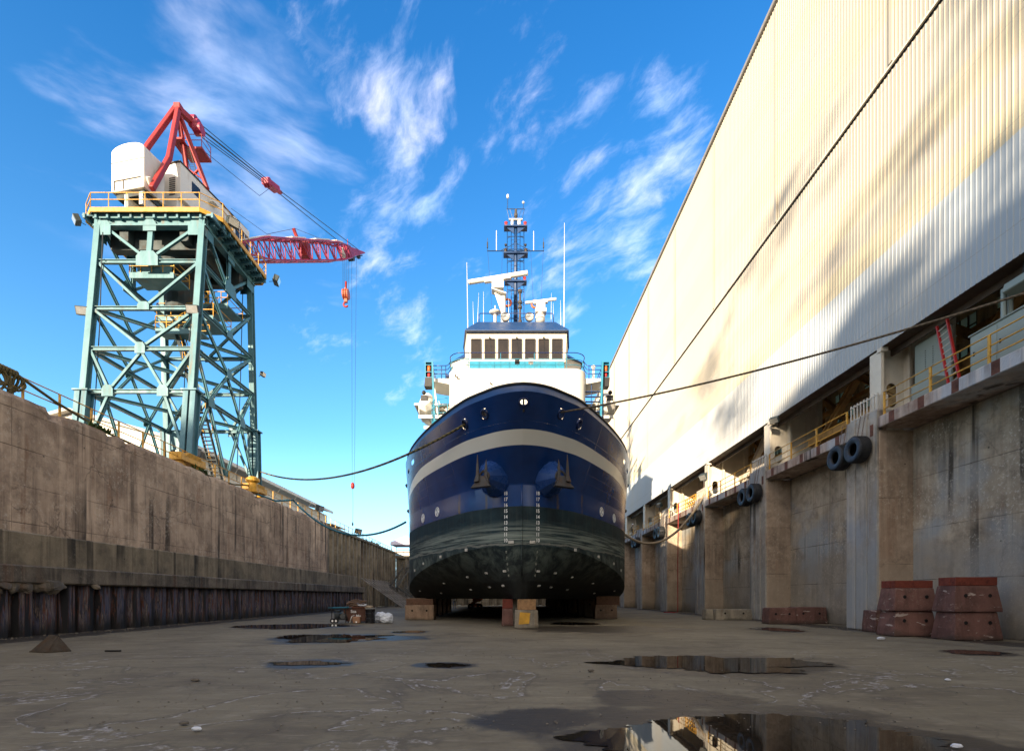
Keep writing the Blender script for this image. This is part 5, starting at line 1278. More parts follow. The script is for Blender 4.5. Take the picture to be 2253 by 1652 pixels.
# luffing tackle
blk = V((-22.75, 48.3, 41.3)); hd = at(436, 283, 40.0); tip = bp(.9, 0, 1)
for k, (dx_, dz) in enumerate(((-.3,0),(-.1,.25),(.1,0),(.3,.25),(-.2,-.35))):
    q = MB(); q.cyl(hd+V((dx_, 0, dz)), blk+V((dx_*.6, 0, dz*.5)), .035, n=5); q.build('luffing_rope', M['cable'], crane)
for dx_ in (-.35, .35):
    q = MB(); q.cyl(blk+V((dx_*.5, 0, 0)), bp(.88 if dx_ < 0 else .95, dx_*2, 1), .04, n=5); q.build('pendant_rope', M['cable'], crane)
q = MB(); q.tube([hd+V((.2,0,-1.6)), hd.lerp(tip, .3)+V((0,0,-1.8)), blk+V((0,0,-.2))], .022, 5); q.build('luffing_rope', M['cable'], crane)
q = MB(); d_ = (blk-hd).normalized(); q.beam(blk-d_*.9, blk+d_*.9, .75, .5); q.beam(blk+d_*.8, blk+d_*1.5, .4, .25)
for k in (-.25, 0, .25): q.cyl(blk-d_*.5+V((k-.06,0,0)), blk-d_*.5+V((k+.06,0,0)), .42, n=14)
q.build('luffing_block', M['boom_red'], crane, bevel=.03)
q = MB(); q.tube([bp(.0, 0, 1)+V((0,0,3)), bp(.22, 0, 1)+bu*.35, bp(.42, 0, 1)+bu*1.0, bp(.6, 0, 1)+bu*.35, bp(.86, 0, 1)+bu*.3], .02, 4); q.build('hoist_rope', M['cable'], crane)
# main hook block and light line
hk = at(761, 648, 62.2); topz = 1.6+(HYP-571)*62.2/F
for dx_ in (-.35, -.12, .12, .35):
    q = MB(); q.cyl(hk+V((dx_*1.0, 0, .6)), V((hk.x+dx_*1.05, hk.y, topz)), .022, n=4); q.build('hoist_rope', M['cable'], crane)
q = MB()
for k in (-.26, 0, .26): q.cyl(hk+V((k-.1, 0, 0)), hk+V((k+.1, 0, 0)), .62, n=18)
q.box(hk+V((0,0,.1)), (.2, .5, 1.3)); q.box(hk+V((0,0,-.75)), (.4,.35,.5))
ho_ = q.build('hook_block', pm('hook_block_paint', (.36,.075,.03), .5, 0, .3, 3), crane, bevel=.03)
q = MB(); q.tube([hk+V((.28*math.cos(R(a_)), 0, -1.25+.28*math.sin(R(a_)))) for a_ in range(90, 341, 25)], [.11]*10+[.05], 8); q.cyl(hk+V((0,0,-1.0)), hk+V((0,0,1.6)), .1, n=8); q.build('hook', M['crane_red'], ho_, smooth=True)
bl2 = at(776, 1068, 64.5); tz = 1.6+(HYP-562)*64.5/F
for dx_ in (-.06, .22):
    q = MB(); q.cyl(bl2+V((dx_, 0, .3)), V((bl2.x+dx_*2.2, bl2.y, tz)), .018, n=4); q.build('hoist_rope', M['cable'], crane)
q = MB(); q.lathe([(.05,-.45),(.22,-.3),(.26,0),(.22,.25),(.08,.4)], bl2, n=12); bo_ = q.build('headache_ball', M['crane_red'], crane, smooth=True)
q = MB(); q.tube([bl2+V((0,0,-.4)), bl2+V((.04,0,-2.6)), bl2+V((.0,0,-5.0))], .02, 4); q.lathe([(.05,-.3),(.12,-.1),(.05,.2)], bl2+V((.0,0,-4.9)), n=8); q.build('sling', M['cable'], bo_)
# ------------------------------------------------------------------ left quay: sheds, railing, ropes
M['tin'] = pm('pale_wall_sheeting', (.70,.66,.57), .55, 0, .08, 1, dirt=(.40,.32,.24), damt=.2, streak=True)
M['roofgrey'] = pm('grey_eave', (.32,.31,.29), .55, 0, .1, 1)
wsd = thing('workshop', 'long low cream workshop with a grey overhanging roof behind the crane', 'building', (-40, 64, 10))
q = MB(); ribbed(q, 46, 83, 9.8, 15.2, -30.0, .9, .05); q.build('side_wall', M['tin'], wsd)
q = MB(); x = -50.0; pr = []
while x < -30: pr += [(x, 46.0), (x+.6, 46.0), (x+.68, 45.95), (x+.82, 45.95)]; x += .9
for p_ in pr: q.v += [(p_[0], p_[1], 9.8), (p_[0], p_[1], 15.2+(50+p_[0])*0+ .0)]
for i in range(len(pr)-1): q.f.append((2*i, 2*i+2, 2*i+3, 2*i+1))
q.prism([V((-50, 46.0, 15.2)), V((-30, 46.0, 15.2)), V((-30, 46.0, 16.1)), V((-40, 46.0, 18.4)), V((-50, 46.0, 16.1))], V((0,0,0)), V((0,.1,0)))
q.build('gable_wall', M['tin'], wsd)
q = MB(); q.prism([V((-29.0, 45.4, 15.5)), V((-29.0, 45.4, 15.75)), V((-40, 45.4, 18.8)), V((-51, 45.4, 15.75)), V((-51, 45.4, 15.5)), V((-40, 45.4, 18.5))], V((0,0,0)), V((0,38,0))); q.build('roof', M['roofgrey'], wsd)
q = MB(); q.bx(-29.05, -28.9, 45.3, 83.5, 15.42, 15.78); q.build('gutter', M['tin'], wsd)
for y in range(49, 83, 5):
    q = MB(); q.cyl((-28.95, y, 15.4), (-29.9, y+.2, 14.2), .05, n=6); q.build('eave_strut', M['tin'], wsd)
w2 = thing('annex', 'small white lean-to at the far end of the cream workshop', 'building', (-32, 85, 10))
q = MB(); q.loft([[V((-36, 83.2, 9.8)), V((-29.2, 83.2, 9.8)), V((-29.2, 89, 9.8)), V((-36, 89, 9.8))], [V((-36, 83.2, 14.8)), V((-29.2, 83.2, 13.4)), V((-29.2, 89, 13.4)), V((-36, 89, 14.8))]]); q.build('wall', M['tin'], w2)
q = MB(); q.prism([V((-28.6, 83.0, 13.45)), V((-28.6, 83.0, 13.6)), V((-36.3, 83.0, 15.15)), V((-36.3, 83.0, 15.0))], V((0,0,0)), V((0,6.5,0))); q.build('roof', M['roofgrey'], w2)
q = MB(); q.bx(-28.9, -21.4, 45.9, 47.5, 9.8, 12.6) if False else None

railing('railing', 'long yellow two bar railing along the top of the left dock wall', [(-20.85, y, 9.93) for y in (8, 30, 56.5)], [(-20.85, 9.1+1.78*k, 9.93) for k in range(27)], levels=(1.0, .52), h=1.1)
railing('railing', 'yellow railing with close posts above the far fluted sheet pile wall', [(-20.6, 57.0, 9.7), (-20.6, 90, 9.2)], [(-20.6, 57.0+1.65*k, 9.7-.015*1.65*k) for k in range(21)], levels=(1.0, .52), h=1.1)
M['rope_green'] = None
def rope_mat(name, a, b, sc_=22):
    m, nt, bb, pos = newmat(name)
    wv = N(nt, 'ShaderNodeTexWave', {'Vector': pos, 'Scale': sc_*.35, 'Distortion': 1.5}); wv.bands_direction = 'DIAGONAL'
    setin(nt, bb, 'Base Color', mixc(nt, mapr(nt, wv.outputs[1], .35, .65), a, b)); bb.inputs['Roughness'].default_value = .9
    bump(nt, bb, wv.outputs[1], .6, .03); return m
M['rope_yb'] = rope_mat('black_yellow_rope', (.03,.03,.018), (.22,.17,.06)); M['rope_blue'] = rope_mat('blue_rope', (.02,.12,.17), (.03,.19,.27)); M['rope_tan'] = rope_mat('tan_rope', (.30,.23,.15), (.40,.32,.22))
M['rope_grey'] = rope_mat('grey_rope', (.10,.075,.05), (.16,.125,.085))
def sagrope(name, label, a, b, sag, r, mat, n=40, extra=None):
    a, b = V(a), V(b); pts = []
    for i in range(n+1):
        t = i/n; p = a.lerp(b, t); p.z -= sag*4*t*(1-t); pts.append(p)
    if extra: pts = [V(e) for e in extra]+pts
    q = MB(); q.tube(pts, r, 7); o = q.build(name, mat, None, smooth=True, loc=pts[0]); return tag(o, label, 'rope')
p1, n1 = surfn(2.9, 10.3, -1)
wallpts = [V((-20.75, y, z)) for y, z in ((21.2, 11.0), (23, 10.55), (26, 10.1), (29, 10.0), (33, 10.0), (38, 10.1), (41.5, 10.8))]
sagrope('mooring_rope', 'black and yellow mooring rope sagging from the left quay rail to the bow', at(572, 1037, 41.8), p1+V((-.02,-.1,0)), 1.55, .065, M['rope_yb'], extra=wallpts)
p2 = at(893, 1148, 40.0)
sagrope('mooring_rope', 'blue mooring rope sagging low from the left wall to the side of the hull', at(645, 1100, 47.5), p2, 2.05, .085, M['rope_blue'], extra=[(-20.5, 40.5, 10.0), (-20.3, 44.0, 10.0)])
p3, n3 = surfn(1.85, 10.5, 1)
sagrope('mooring_rope', 'long taut grey rope from the bow across the cream shed to the right', p3+V((0,-.05,0)), (17.55, 15.6, 11.5), .38, .042, M['rope_grey'])
sagrope('mooring_rope', 'thick tan rope hanging in a deep loop from the right quay to the hull', at(1555, 1078, 44.2), at(1366, 1150, 39.5)+V((.4,3,0)), 2.75, .11, M['rope_tan'])
# rope bundle on the railing
q = MB()
for k in range(9):
    y0 = 20.3+.13*k+rnd.uniform(-.05, .05); ln = rnd.uniform(.45, 1.0); w_ = rnd.uniform(.10, .25); pts = []
    for i in range(25):
        a_ = 2*math.pi*i/24; pts.append(V((-20.8+.14*math.sin(a_*1+k), y0+w_*math.cos(a_)+.04*math.sin(3*a_+k), 10.95-ln*.5+ln*.5*math.sin(a_))))
    q.tube(pts, .05, 6)
for k in range(6):
    y0 = 20.4+.14*k; q.tube([V((-20.75+.12*math.cos(a_), y0+.03*math.sin(a_*2), 10.98+.12*math.sin(a_))) for a_ in [2*math.pi*i/12 for i in range(13)]], .05, 6)
tag(q.build('rope_bundle', M['rope_yb'], None, smooth=True, loc=(-20.8, 20.6, 10.2)), 'dark coiled rope bundle hung over the yellow rail at far left', 'rope')
# yellow bollard, lamps and small things on the left quay
M['yellow_plain'] = pm('bollard_yellow', (.60,.32,.03), .5, 0, .2, 3, dirt=(.3,.15,.03), damt=.4)
q = MB(); c_ = at(548, 1060, 40.2); c_.z = 9.95; q.lathe([(.0,0),(.45,0),(.45,.1),(.33,.15),(.33,.75),(.52,.9),(.52,1.1),(.3,1.25),(0,1.3)], c_+V((.3,0,0)), n=20)
tag(q.build('bollard', M['yellow_plain'], None, smooth=False, loc=c_), 'yellow mooring bollard by the rear foot of the crane', 'bollard')
def lamp_post(loc, h, aim, label, s=.6):
    t = thing('floodlight_post', label, 'floodlight', loc); q = MB(); p = V(loc); q.cyl(p, p+V((0,0,h)), .05, n=8); q.box(p+V((0,0,.02)), (.25,.25,.04)); q.build('post', M['anchor'], t)
    flood(p+V((0,0,h+.2)), aim, t, s, 'lamp_head'); return t
lamp_post((-21.2, 33.9, 9.95), 1.25, (.7,-.5,-.2), 'grey floodlight beside the near right foot of the crane', .8)
c_ = at(703, 1120, 55.5); lamp_post((c_.x, c_.y, 9.8), c_.z-9.9, (.8,-.2,-.25), 'dark floodlight on the wall top at the end of the workshop', .95)
c_ = at(917, 0, 70); c_ = at(916/1.0*0+ (600+1027/3.24)/1.1363, (1150+582/3.24)/1.1363, 70.5); lamp_post((c_.x-1.2, c_.y, 9.4), c_.z-9.5, (.8,-.3,-.3), 'dark floodlight on a post above the fluted sheet pile wall', 1.0)
q = MB()
for k in range(70):
    y = rnd.choice([33.4+rnd.gauss(0,.5), 57.8+rnd.gauss(0,1.2), 77+rnd.gauss(0,2.5), 25+rnd.gauss(0,.3)]); x = -20.25-rnd.random()*.3; z = 9.9 if y < 56 else 9.65; h_ = rnd.uniform(.15,.45) if y < 70 else rnd.uniform(.3,.9)
    for j in range(4):
        d = V((rnd.uniform(-.5,.9), rnd.uniform(-.6,.6), rnd.uniform(.2,1))).normalized()*h_; s2 = V((-d.y, d.x, 0)).normalized()*.05; p = V((x, y, z)); q.add([p-s2, p+s2, p+d*.6+s2*1.3+V((0,0,.05)), p+d], [(0,1,2,3)])
tag(q.build('weeds', pm('weed_green', (.06,.10,.02), .8, 0, .3, 6), None, loc=(-20.3, 50, 9.9)), 'green weeds growing on the edge of the left wall', 'weeds', kind='stuff')
# far corner: stairs, gangway, leaning rails, canopy tent, low wall
M['galv'] = pm('dull_galvanised_steel', (.10,.105,.10), .55, .2, .25, 3, dirt=(.07,.04,.025), damt=.4)
st_ = thing('stair_tower', 'dark steel zigzag stair climbing the far end wall beside the ship', 'stairs', (-16, 86, 0))
def flight(a, b, wv, n, parent, name='flight'):
    a, b, wv = V(a), V(b), V(wv); q = MB()
    for k in (0, 1): q.beam(a+wv*k, b+wv*k, .08, .3)
    for k in range(n+1): p = a.lerp(b, k/n); q.beam(p, p+wv, .28, .04)
    o = q.build(name, M['galv'], parent); q = MB()
    for k in (0, 1):
        for h_ in (.55, 1.05): q.cyl(a+wv*k+V((0,0,h_)), b+wv*k+V((0,0,h_)), .03, n=5)
        for t in (0, .25, .5, .75, 1): q.cyl(a.lerp(b, t)+wv*k, a.lerp(b, t)+wv*k+V((0,0,1.05)), .03, n=5)
    q.build('handrail', M['galv'], o); return o
flight((-18.9, 80.5, 3.1), (-17.0, 82.2, 6.3), (1.3, -.3, 0), 14, st_); flight((-17.0, 84.5, 6.3), (-14.6, 86, 9.0), (0, 1.3, 0), 12, st_) 
def landing(x0, x1, y0, y1, z, legs=True):
    q = MB(); q.bx(x0, x1, y0, y1, z-.12, z)
    if legs:
        for x_, y_ in ((x0+.1, y0+.1), (x1-.1, y0+.1), (x1-.1, y1-.1), (x0+.1, y1-.1)): q.bx(x_-.12, x_+.12, y_-.12, y_+.12, 0, z-.12)
    o = q.build('landing', M['galv'], st_); q = MB(); rails(q, [(x0, y0), ((x0+x1)/2, y0), (x1, y0), (x1, y1)], z, 1.05, .03); q.build('landing_rail', M['galv'], o)
landing(-16.6, -13.4, 82.2, 84.4, 6.3); landing(-19.2, -17.4, 79.0, 80.4, 3.1); landing(-15.0, -12.0, 86, 89.5, 9.0)
gw = thing('gangway', 'long steel gangway sloping down to the dock floor in front of the far stair', 'gangway', (-14, 77, 0))
flight((-17.2, 79.5, 3.0), (-12.3, 75.5, .15), (.8, .9, 0), 20, gw, 'walkway')
for k in range(9):
    y = 68.9+k*1.75; q = MB(); a_, b_ = V((-20.0, y, 4.15)), V((-14.3+.1*rnd.random(), y+.1*rnd.uniform(-1,1), .12)); q.ibeam(a_, b_, .11, .15, (0,1,.5), .3)
    o = q.build('steel_rail', pm('pale_edge_steel', (.30,.28,.25), .6, .1, .25, 3, dirt=(.12,.08,.05), damt=.4) if k == 0 else M['_rail'], None, loc=b_); M['_rail'] = o.data.materials[0]
    tag(o, 'pale steel rail leaning in the row of sloping rails below the sheet pile wall', 'rail', 'steel rails leaning in a row at the far left')
tn = thing('canopy_tent', 'pale lilac pop-up canopy tent standing beyond the far end of the dock', 'tent', at(893, 1240, 97))
c_ = V((at(893, 1240, 97).x, 97, 9.0)); q = MB()
for sx in (-1, 1):
    for sy in (-1, 1): q.cyl(c_+V((sx*2.3, sy*2.3, 0)), c_+V((sx*2.3, sy*2.3, 2.4)), .05, n=6)
q.build('frame', M['galv'], tn); q = MB(); q.add([c_+V((-2.5,-2.5,2.4)), c_+V((2.5,-2.5,2.4)), c_+V((2.5,2.5,2.4)), c_+V((-2.5,2.5,2.4)), c_+V((-2.4,-2.4,2.95)), c_+V((2.4,-2.4,2.95)), c_+V((2.4,2.4,2.95)), c_+V((-2.4,2.4,2.95)), c_+V((0,0,4.4))], [(0,1,5,4),(1,2,6,5),(2,3,7,6),(3,0,4,7),(4,5,8),(5,6,8),(6,7,8),(7,4,8)]); q.build('canopy', pm('tent_cloth', (.55,.53,.62), .8, 0, .05, 2), tn)
fb = thing('low_building', 'low cream building far beyond the end of the dock', 'building', (-14, 120, 9)); q = MB(); q.bx(-34, -8, 118, 126, 8.5, 12.0); q.build('wall', M['tin'], fb); q = MB(); q.bx(-34.3, -7.7, 117.7, 126.3, 12.0, 12.3); q.build('roof', M['roofgrey'], fb)
railing('railing', 'grey railing along the top of the far end wall', [(-20, 92.2, 9.1), (-9, 92.2, 9.1)], [(-20+1.1*k, 92.2, 9.1) for k in range(11)], mat=M['galv'], flat=False)

# ------------------------------------------------------------------ dock floor: blocks, timbers, rubbish
M['redconc'] = concrete('red_stained_concrete', (.175,.085,.066), (.105,.05,.04), rust=(.06,.026,.019), rust_amt=.5, streak=.5, speck=.12, tide=[(0,.18,(.055,.038,.028),.7)])
M['greyconc'] = concrete('grey_block_concrete', (.30,.26,.19), (.17,.15,.115), rust=(.18,.10,.04), rust_amt=.4, streak=.5, speck=.2, tide=[(0,.15,(.07,.06,.04),.7)])
M['brownconc'] = concrete('brown_block_concrete', (.30,.20,.125), (.17,.11,.07), rust=(.15,.07,.03), rust_amt=.4, streak=.5, speck=.2, tide=[(0,.15,(.07,.06,.04),.7)])
M['redwood'] = pm('old_red_timber', (.17,.034,.018), .75, 0, .4, 3, dirt=(.05,.015,.01), damt=.6, ds=3)
M['wood'] = pm('raw_timber', (.30,.17,.075), .8, 0, .3, 4, dirt=(.13,.07,.03), damt=.6, ds=3)
M['oldwood'] = pm('old_brown_timber', (.13,.065,.035), .8, 0, .35, 3, dirt=(.05,.028,.016), damt=.6, ds=3)
M['hole'] = pm('dark_hole', (.006,.005,.004), .9, 0, .1, 3)
def block(label, x0, x1, y0, y1, z0, h, mat, taper=.12, holes=2, name='keel_block', group=None, side_hole=False, timber=None, parent_kind='concrete block'):
    """cast concrete dock block: splayed foot, bevelled arrises, lifting holes in the faces"""
    t = thing(name, label, parent_kind, ((x0+x1)/2, (y0+y1)/2, z0), group); q = MB(); e_ = taper*(y1-y0)*.8
    rg = []
    for z, k in ((0, 0), (.10*h, .02), (.5*h, .45), (h, 1.0)):
        rg.append([V((x0+taper*k, y0+e_*k, z0+z)), V((x1-taper*k, y0+e_*k, z0+z)), V((x1-taper*k, y1-e_*k, z0+z)), V((x0+taper*k, y1-e_*k, z0+z))])
    q.loft(rg); o = q.build('body', mat, t, bevel=.035, segs=2)
    bm = bmesh.new(); bm.from_mesh(o.data); bmesh.ops.subdivide_edges(bm, edges=[e for e in bm.edges if e.calc_length() > .3], cuts=3, use_grid_fill=True)
    for v_ in bm.verts: n_ = mnoise.fractal(v_.co*2.3, 1, 2, 4)*.022; v_.co += V((n_, n_*.7, n_*.3 if v_.co.z > z0+.05 else 0))
    bm.to_mesh(o.data); bm.free(); autosmooth(o, 32)
    for k in range(holes):
        xc = x0+(x1-x0)*(.25+.5*k) if holes > 1 else (x0+x1)/2
        q = MB(); yy = y0+e_*.5; q.tube([V((xc+.055*math.cos(2*math.pi*i/14), yy-.012, z0+h*.62+.055*math.sin(2*math.pi*i/14))) for i in range(14)], .014, 5, closed=True); q.cyl(V((xc, yy-.018, z0+h*.62)), V((xc, yy+.05, z0+h*.62)), .055, n=14); q.build('lifting_hole', M['hole'], t)
    return t
B = [('red brown block under the right hand stack with a scraped white line', 16.42, 18.2, 18.3, 19.35, 0, 1.03),
     ('red brown block with white scrapes, upper one of the right hand stack', 16.44, 18.22, 18.33, 19.33, 1.035, .97),
     ('chipped red brown block under the left hand stack near the right wall', 15.6, 17.35, 20.1, 21.1, 0, 1.02),
     ('plain red brown block, upper one of the left hand stack', 15.62, 17.4, 20.12, 21.1, 1.025, .92)]
for b in B: block(b[0], *b[1:], M['redconc'])
block('lone low red brown block left of the two stacks', 16.55, 18.3, 22.4, 23.3, 0, .98, M['redconc'], .05, 1)
block('short dark red block at the left of the pair in the second bay', 15.35, 16.95, 29.2, 30.1, 0, .95, M['redconc'], .05, 2)
block('longer worn red block at the right of the pair in the second bay', 17.0, 18.9, 29.4, 30.3, 0, .98, M['redconc'], .05, 2)
block('grey green mossy block lying on the floor left of the second pier', 14.35, 16.85, 34.2, 35.1, 0, .74, M['greyconc'], .05, 2)
block('small grey block at the left end of the mossy block', 13.75, 14.33, 34.5, 35.2, 0, .72, M['greyconc'], .04, 0)
def timber(label, x0, x1, y0, y1, z0, h, mat, n=1):
    t = thing('timber', label, 'timber', ((x0+x1)/2, (y0+y1)/2, z0))
    for k in range(n):
        q = MB(); q.bx(x0+rnd.uniform(0, .03), x1-rnd.uniform(0, .03), y0+(y1-y0)*k/n+.004, y0+(y1-y0)*(k+1)/n-.004, z0, z0+h); q.build('beam', mat, t, bevel=.012)
    return t
timber('old red timbers capping the right hand stack of red blocks', 16.55, 18.12, 18.42, 19.2, 2.01, .31, M['redwood'], 3)
timber('old red timbers capping the left hand stack of red blocks', 15.72, 17.3, 20.25, 21.0, 1.95, .30, M['redwood'], 3)
# keel blocks under the ship
q_ = block('grey keel block with a yellow painted patch under the very stem', .42, 1.62, 25.15, 26.25, 0, .92, M['greyconc'], .03, 0, group=None)
q = MB(); q.add([V((.62, 25.147, .2)), V((1.15, 25.147, .24)), V((1.2, 25.15, .78)), V((.68, 25.15, .82))], [(0,1,2,3)]); q.v = [(a_, b_-.012, c_) for a_, b_, c_ in q.v]; q.build('painted_patch', M['yellow_plain'], q_)
timber('timber packing between the stem and the foremost keel block', .55, 1.5, 25.3, 26.2, .93, .53, M['wood'], 3)
block('red brown keel block just behind the stem block', -.25, .38, 27.2, 28.4, 0, .95, M['redconc'], .03, 0)
timber('dark timber packing on the red keel block behind the stem', -.22, .36, 27.3, 28.3, .96, .5, M['redwood'], 2)
proto = block('concrete keel block in the dark row beneath the ship', .2, 1.4, 29.5, 30.6, 0, 1.45, M['greyconc'], .03, 0, group='keel blocks in the row beneath the ship')
for k in range(1, 18): dup(proto, (proto.location.x, proto.location.y+2.6*k, 0))
sb = block('timber topped concrete side block at the left bilge, foremost of its row', -7.0, -5.0, 34.5, 35.5, 0, 1.02, M['brownconc'], .02, 2, name='bilge_block')
timber('brown timbers packed on the foremost left bilge block', -6.95, -5.05, 34.6, 35.4, 1.025, .42, M['oldwood'], 2)
s2b = block('concrete bilge block standing in the left row beneath the ship', -7.3, -5.7, 37.5, 38.5, 0, 1.5, M['brownconc'], .02, 2, name='bilge_block', group='left bilge blocks beneath the ship')
for k in range(1, 5): dup(s2b, (s2b.location.x, s2b.location.y+3.4*k, 0))
s3 = block('timber topped concrete side block at the right bilge, foremost of its row', 6.4, 8.0, 36.0, 37.0, 0, 1.0, M['brownconc'], .02, 2, name='bilge_block')
timber('brown timbers packed on the foremost right bilge block', 6.5, 8.2, 36.1, 36.9, 1.005, .62, M['oldwood'], 2)
s4 = block('concrete bilge block standing in the right row beneath the ship', 6.2, 7.8, 39.5, 40.5, 0, 1.6, M['brownconc'], .02, 2, name='bilge_block', group='right bilge blocks beneath the ship')
for k in range(1, 12): dup(s4, (s4.location.x, s4.location.y+3.5*k, 0))
# tyres
M['tyre'] = pm('tyre_rubber', (.017,.019,.022), .6, 0, .25, 6, dirt=(.05,.048,.045), damt=.35, ds=5)
M['tyre_side'] = pm('scuffed_tyre_wall', (.02,.035,.06), .5, 0, .4, 5, dirt=(.06,.075,.09), damt=.35, ds=6)
M['chain'] = pm('rusty_chain', (.16,.11,.08), .6, .4, .4, 8)
def make_tyre():
    c_ = V((17.0, 24.2, 8.7)); t = thing('tyre_fender', '', 'tyre fender', c_, 'tyre fenders hung in pairs on the right wall piers'); q = MB(); Rr, Wd = .62, .30
    prof = [(.30,-.16),(.31,-.24),(.36,-.285),(.50,-.30),(.585,-.27),(.62,-.19),(.625,0),(.62,.19),(.585,.27),(.50,.30),(.36,.285),(.31,.24),(.30,.16)]
    q.lathe(prof, c_, (1,0,0), 48); tq = q
    q = MB(); q.lathe([(.315,-.247),(.36,-.291),(.50,-.306),(.565,-.286)], c_, (1,0,0), 48); q.build('sidewall', M['tyre_side'], t, smooth=True)
    for k in range(0): a_ = 2*math.pi*k/8+.2; p = c_+V((-.305, .44*math.cos(a_), .44*math.sin(a_))); q.cyl(p, p+V((.02,0,0)), .03, n=8)
    for k in range(40):
        a_ = 2*math.pi*k/40
        for sx in (-1, 1): p = c_+V((sx*.13, .62*math.cos(a_), .62*math.sin(a_))); tq.beam(p+V((-.11,0,0)), p+V((.11,0,0)), .035, .03, (0, math.cos(a_), math.sin(a_)))
    autosmooth(tq.build('tread', M['tyre'], t), 50)
    for dy in (-.12, .16):
        q = MB()
        for k in range(13):
            p0 = c_+V((.1+.02*k*.7, dy*1.1, .55+.09*k)); pts = [p0+(V((.022*math.cos(a_), 0, .058*math.sin(a_))) if k % 2 else V((0, .022*math.cos(a_), .058*math.sin(a_)))) for a_ in [2*math.pi*i/8 for i in range(8)]]; q.tube(pts, .011, 4, closed=True)
        q.build('chain', M['chain'], t)
    return t
ty = make_tyre(); ordn = ['nearest visible', 'second', 'third', 'fourth', 'fifth', 'sixth']
kk = 0
for i, y in enumerate(PN[2:7]):
    for j, (dy, dz) in enumerate(((.72, 0), (2.02, -.04))):
        lab = f'black tyre fender on the {ordn[i]} pier, {"right" if j == 0 else "left"} one of the pair'
        if kk == 0: ty['label'] = lab
        else: dup(ty, (17.0, y+dy+.08, 8.7+dz), 0, lab)
        kk += 1
# clutter group beside the ship
c0 = V((-8.3, 30.2, 0)); dr = thing('oil_drum', 'black steel oil drum with a pale rim in the heap of gear on the floor', 'drum', (-8.22, 30.2, 0))
q = MB(); q.lathe([(0,.0),(.285,.0),(.295,.015),(.285,.03),(.285,.28),(.298,.295),(.285,.31),(.285,.57),(.298,.585),(.285,.60),(.285,.855),(.297,.87),(.297,.885),(.27,.885),(.265,.865),(0,.865)], dr.location, n=36); autosmooth(q.build('body', M['black_gloss'] if 'black_gloss' in M else pm('black_drum_paint', (.012,.012,.014), .25, 0, .2, 3), dr), 30)
q = MB(); q.tube([dr.location+V((.297*math.cos(2*math.pi*i/36), .297*math.sin(2*math.pi*i/36), .88)) for i in range(36)], .013, 6, closed=True); q.build('rim', M['zinc'], dr, smooth=True)
q = MB(); q.cyl(dr.location+V((.15,-.1,.865)), dr.location+V((.15,-.1,.885)), .035, n=10); q.build('bung', M['anchor'], dr)
tb = thing('rubbish_on_drum', 'crumpled paper and tan rags lying on the drum lid', 'rags', (-8.3, 30.3, .89)) if False else None
# brown skip with ropes on top
sk = thing('skip', 'rust brown steel bin filled with scrap and coiled rope behind the drum', 'bin', (-9.15, 31.0, 0)); q = MB(); L_ = sk.location
q.loft([[L_+V((-.7,-.4,.08)), L_+V((.6,-.4,.08)), L_+V((.6,.5,.08)), L_+V((-.7,.5,.08))], [L_+V((-.85,-.5,.95)), L_+V((.78,-.5,.95)), L_+V((.78,.6,.95)), L_+V((-.85,.6,.95))]])
q.build('body', pm('rust_brown_steel', (.12,.055,.035), .7, 0, .3, 3, dirt=(.06,.025,.015), damt=.6), sk, bevel=.02)
q = MB()
for s_ in (((-.85,-.52,.95), (.78,-.52,.95)), ((-.85,.6,.95), (.78,.6,.95)), ((-.85,-.52,.95), (-.85,.6,.95)), ((.78,-.52,.95), (.78,.6,.95))): q.beam(L_+V(s_[0]), L_+V(s_[1]), .07, .07)
q.build('lip', M['rustplate'], sk)
n_ = V((0, -1, -.12)).normalized(); text_mesh('Sca', .26, L_+V((-.18,-.475,.70)), V((0,-1,-.1)), 'painted_writing', M['markwhite'], sk); text_mesh('Me', .24, L_+V((.12,-.455,.42)), V((0,-1,-.1)), 'painted_writing', M['markwhite'], sk)
for nme, lab, c_, m_, cnt, sp1 in (('rope_pile', 'brown coiled hose heaped on top of the rusty bin', L_+V((-.1, 0, .97)), 'rope_tan', 7, .55),):
    q = MB()
    for k in range(cnt):
        rx, ry = sp1*rnd.uniform(.7, 1.2), .35*rnd.uniform(.7, 1.1); ph = rnd.random()*6
        q.tube([c_+V((rx*math.cos(a_)+.05*math.sin(2*a_+ph), ry*math.sin(a_), .05+.045*k+.07*math.sin(a_+ph)+.05*math.sin(3*a_))) for a_ in [2*math.pi*i/28 for i in range(28)]], .035, 6, closed=True)
    tag(q.build(nme, pm('brown_hose', (.14,.085,.05), .7, 0, .3, 4), None, smooth=True, loc=c_), lab, 'hose')
def crumple(c, r, sc_, seed, name, mat, label, cat, subdiv=3):
    bm = bmesh.new(); bmesh.ops.create_icosphere(bm, subdivisions=subdiv+1, radius=1)
    for v_ in bm.verts:
        d = v_.co.normalized(); k = 1+.22*mnoise.fractal(d*1.7+V((seed, 0, 0)), 1, 2, 5)+.10*abs(mnoise.noise(d*5+V((0, seed, 0))))
        v_.co = V((d.x*sc_[0], d.y*sc_[1], max(-.72, d.z)*sc_[2]))*r*k
    mn = min(v_.co.z for v_ in bm.verts)
    for v_ in bm.verts: v_.co.z -= mn
    me = bpy.data.meshes.new(name); bm.to_mesh(me); bm.free(); me.materials.append(mat)
    o = bpy.data.objects.new(name, me); COL.objects.link(o); o.location = V(c); return tag(o, label, cat)
M['plastic'] = pm('white_plastic_sheet', (.62,.66,.70), .35, 0, .1, 5, bmp=.4, bs=9)
crumple((-7.25, 30.3, 0), .34, (1.15,.9,.95), 3, 'plastic_bag', M['plastic'], 'round white plastic bag of rubbish right of the black drum', 'bag')
